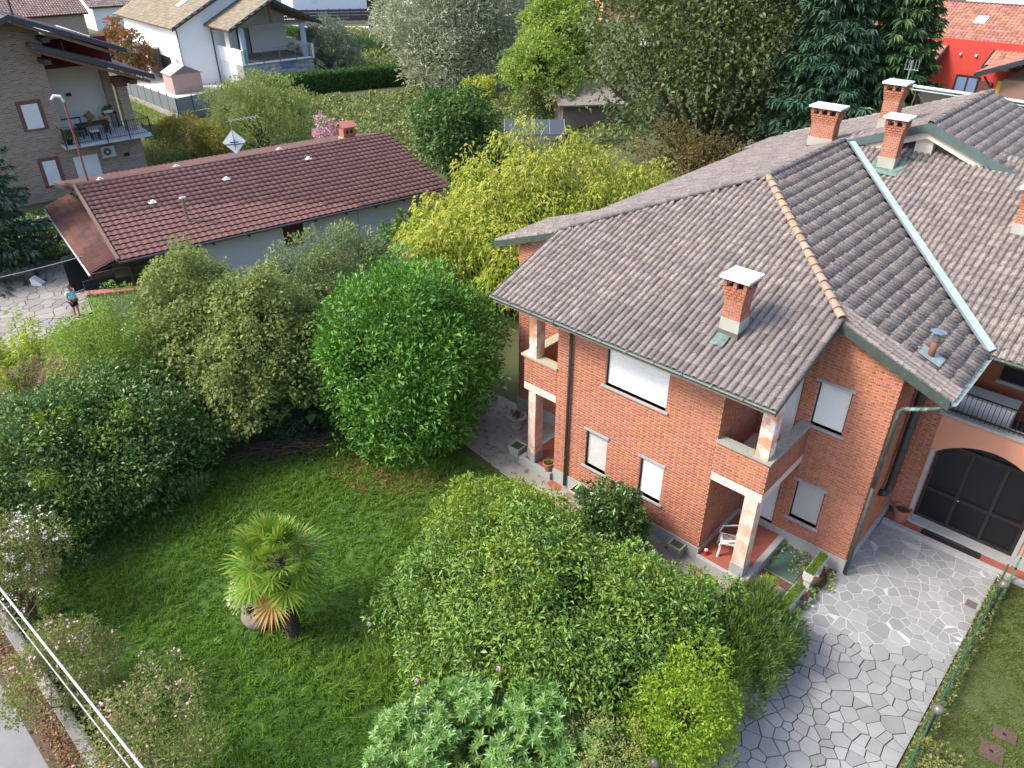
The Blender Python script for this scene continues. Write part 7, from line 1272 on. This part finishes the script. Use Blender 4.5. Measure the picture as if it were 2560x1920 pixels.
# ------------------------------------------------------------------ far street: road, fence, cars, truck, shed, greenhouse
ra, rb = at(740, 74), at(1130, 90); sheet('road', [tuple(p[:2]) for p in (at(690, 78), at(1200, 92), at(1200, 70), at(690, 62))], .0, M('pale road', (.42, .41, .40), (.36, .36, .35), .2, .9))
p0, p1 = at(690, 62), at(1010, 55); d = p1-p0; L = np.linalg.norm(d); fb_ = frame(tuple(p0), math.degrees(math.atan2(d[1], d[0]))); e = thing('board_fence', 'long dark board fence across the far road', 'fence', tuple((p0+p1)/2)); nb = 12
m_bf = M('dark brown board', (.045, .04, .042), (.035, .03, .032), 3, .8)
for k in range(nb):
    for q in range(4): fpart(e, 'board', fb_, [((L*k/nb+.06, -.03, .35+q*.42), (L*(k+1)/nb-.06, .03, .72+q*.42))], m_bf)
for k in range(nb+1): fpart(e, 'post', fb_, [((L*k/nb-.06, -.07, 0), (L*k/nb+.06, .07, 2.1))], m_bf)
fpart(e, 'base_wall', fb_, [((0, -.15, 0), (L, .15, .34))], m_conc)
def car(name, label, o, ang, body, s=1.0):
    f0 = frame(tuple(o), ang); f = lambda x, y, z=0: f0(x*s, y*s, z*s); e = thing(name, label, 'car', tuple(o)); W = .86
    low = [(-2.05, .35), (-2.05, .75), (-1.75, .98), (1.0, 1.0), (1.85, .88), (2.1, .65), (2.1, .3)]; cab = [(-1.7, .97), (-1.45, 1.45), (-.1, 1.52), (.45, 1.45), (1.15, 1.0)]
    mb = MB(); mb.prism([f(x, -W, z) for x, z in low], tuple(f(0, W*2, 0)-f(0, 0, 0))); b_ = mb.build('body', body, e)
    mb = MB(); n = len(cab); mb.add([f(x, -W*(.95 if z < 1.1 else .76), z) for x, z in cab]+[f(x, W*(.95 if z < 1.1 else .76), z) for x, z in cab], [tuple(range(n-1, -1, -1)), tuple(range(n, 2*n))]+[(i, i+1, n+i+1, n+i) for i in range(n-1)]); mb.build('window', GLASS('car glass', (.10, .15, .19), .08), e)
    mb = MB(); mb.prism([f(-1.42, -W*.74, 1.46), f(-.1, -W*.74, 1.53), f(.42, -W*.74, 1.46), f(.42, -W*.74, 1.50), f(-.1, -W*.74, 1.57), f(-1.42, -W*.74, 1.50)], tuple(f(0, W*1.48, 0)-f(0, 0, 0))); mb.build('roof', M('glossy white roof', (.75, .76, .77), None, 3, .3), e)
    for x in (-1.35, 1.35):
        for y in (-W+.02, W-.02): mb = MB(); sg = -1 if y < 0 else 1; mb.tube([f(x, y-.1*sg, .33), f(x, y+.06*sg, .33)], .33*s, 16); t = mb.build('wheel', m_black, e); mb = MB(); mb.tube([f(x, y+.061*sg, .33), f(x, y+.075*sg, .33)], .2*s, 12); mb.build('rim', M('steel', (.55, .56, .58)), t)
    for y in (-.62, .62): mb = MB(); mb.obox(f(1.98, y, .74), f0.ax, (.1*s, .16*s, .07*s)); mb.build('headlight', M('lamp lens', (.75, .78, .8), None, 3, .2), e)
    return e
c = at(965, 74); car('parked_car', 'dark car with white roof and bonnet parked on the far road', c, 184+math.degrees(math.atan2(RT[1], RT[0]))+0, M('black car paint', (.015, .02, .025), None, 3, .2, spec=.7), 1.12)
c = at(1040, 79); car('parked_car', 'white car mostly hidden by the silver willow on the far road', c, 180+math.degrees(math.atan2(RT[1], RT[0])), M('white car paint', (.7, .71, .72), None, 3, .25, spec=.6), 1.05)
c = at(1640, 118); car('parked_car', 'white car glimpsed between the maple and the tall dark tree', c, 70, M('white car paint', (.7, .71, .72)), 1.05)
c = at(1004, 70); ftk = frame(tuple(c), math.degrees(math.atan2(RT[1], RT[0]))); e = thing('box_truck', 'white box truck standing beside the dark car', 'truck', tuple(c)); fpart(e, 'box', ftk, [((-.6, 1.0, .75), (5.2, 3.2, 3.25))], m_wh); fpart(e, 'cab', ftk, [((5.3, 1.1, .6), (6.9, 3.1, 2.5))], m_wh); fpart(e, 'chassis', ftk, [((-.5, 1.2, .5), (6.8, 3.0, .74))], m_black)
for x in (.5, 5.8): mb = MB(); mb.tube([ftk(x, .98, .42), ftk(x, 1.3, .42)], .42, 14); mb.build('wheel', m_black, e)
c = at(1446, 72); e = thing('parasol', 'closed white parasol in the garden of the orange house', 'parasol', tuple(c)); mb = MB(); mb.tube([c, c+(0, 0, 3.0)], .04, 6); mb.build('pole', m_zinc, e); mb = MB(); mb.lathe(c+(0, 0, .9), [(.34, 0), (.3, .5), (.16, 1.5), (.04, 2.1)], 10); mb.build('canopy', m_shut, e)
p0 = at(1405, 330); fs_ = frame(tuple(p0), 50); e = thing('garden_shack', 'old wooden shack with a litter-covered flat roof behind the cherry', 'shed', tuple(fs_(2.5, 1.5, 0))); fpart(e, 'wall', fs_, [((0, 0, 0), (4.6, 3.5, 2.1))], M('dull mauve board', (.17, .13, .12), (.12, .095, .09), 2, .9, stretch=(4, 1, 1))); slab(e, 'roof', [fs_(-.4, -.5, 2.1), fs_(5.2, -.5, 2.1), fs_(5.2, 4, 2.5), fs_(-.4, 4, 2.5)], .12, M('littered roof', (.13, .11, .085), (.20, .18, .165), 1.4, .95, c3=(.12, .075, .05), s3=4))
V, h = crown([(*fs_(-.8, 2.2, 2.2), 1.8, 1.6, .7)], 2200, .24, .5, 181, nsub=26, rsub=.35); bulk('ivy', V, LT, lf_bram, e, h)
p0 = at(1262, 372); fg_ = frame(tuple(p0), 44); e = thing('greenhouse', 'low glass greenhouse glimpsed through the cherry branches', 'greenhouse', tuple(fg_(3, 1.5, 0))); m_gh = GLASS('greenhouse glass', (.05, .065, .075), .4)
for k in range(4):
    for (ya, za, yb, zb_) in ((0, 1.0, 1.4, 1.75), (2.8, 1.0, 1.4, 1.75)): slab(e, 'pane', [fg_(k*1.1+.03, ya, za), fg_(k*1.1+1.07, ya, za), fg_(k*1.1+1.07, yb, zb_), fg_(k*1.1+.03, yb, zb_)], .02, m_gh)
fpart(e, 'base', fg_, [((0, .02, 0), (4.4, 2.78, .98))], M('grey block', (.22, .23, .24)))
for k in range(5): mb = MB(); mb.beam(fg_(k*1.1, 0, 1.0), fg_(k*1.1, 1.4, 1.77), .04, .04); mb.beam(fg_(k*1.1, 2.8, 1.0), fg_(k*1.1, 1.4, 1.77), .04, .04); mb.build('rafter', m_zinc, e)
# solar collectors on a tubular rack behind the ridge of the brick house
so = thing('solar_rack', 'row of tilted solar panels on a steel rack behind the roof ridge', 'solar panel', (6, 20.2, 7)); m_sol = M('pale panel back', (.50, .48, .44), (.45, .43, .40), 2, .7)
for k in range(5):
    x0 = 4.75+k*1.35; MB().prism([(x0+.04, 19.0, 8.96), (x0+1.3, 19.0, 8.94), (x0+1.3, 20.6, 7.5), (x0+.04, 20.6, 7.5)], (0, .04, .04)).build('panel', m_sol, so)
    mb = MB(); mb.beam((x0, 19.0, 8.95), (x0, 20.6, 7.3), .06, .06); mb.beam((x0+.1, 18.95, 8.8), (x0+1.25, 18.95, 7.7), .03, .03); mb.beam((x0, 18.6, 7.4), (x0, 19.0, 8.9), .03, .03); mb.build('strut', M('brown steel', (.10, .075, .065)), so)
mb = MB(); mb.tube([(4.6, 18.95, 9.04), (13, 18.95, 8.9)], .05, 8); mb.build('rail', m_shut, so); mb = MB(); mb.tube([(4.6, 18.9, 8.92), (13, 18.9, 8.78)], .03, 8); mb.build('rail', m_zinc, so)
an = thing('roof_aerial', 'thin television aerial behind the tallest chimney', 'antenna', (4.9, 17.0, 8.35)); mb = MB(); mb.tube([(4.9, 17, 8.3), (4.9, 17, 10.2)], .02, 6); mb.beam((4.7, 17, 9.9), (5.2, 17, 9.9), .02, .02)
for k in range(5): mb.beam((4.72+.11*k, 17, 9.88), (4.72+.11*k, 17, 10.25), .012, .012, up=(1, 0, 0))
mb.build('aerial', m_zinc, an)
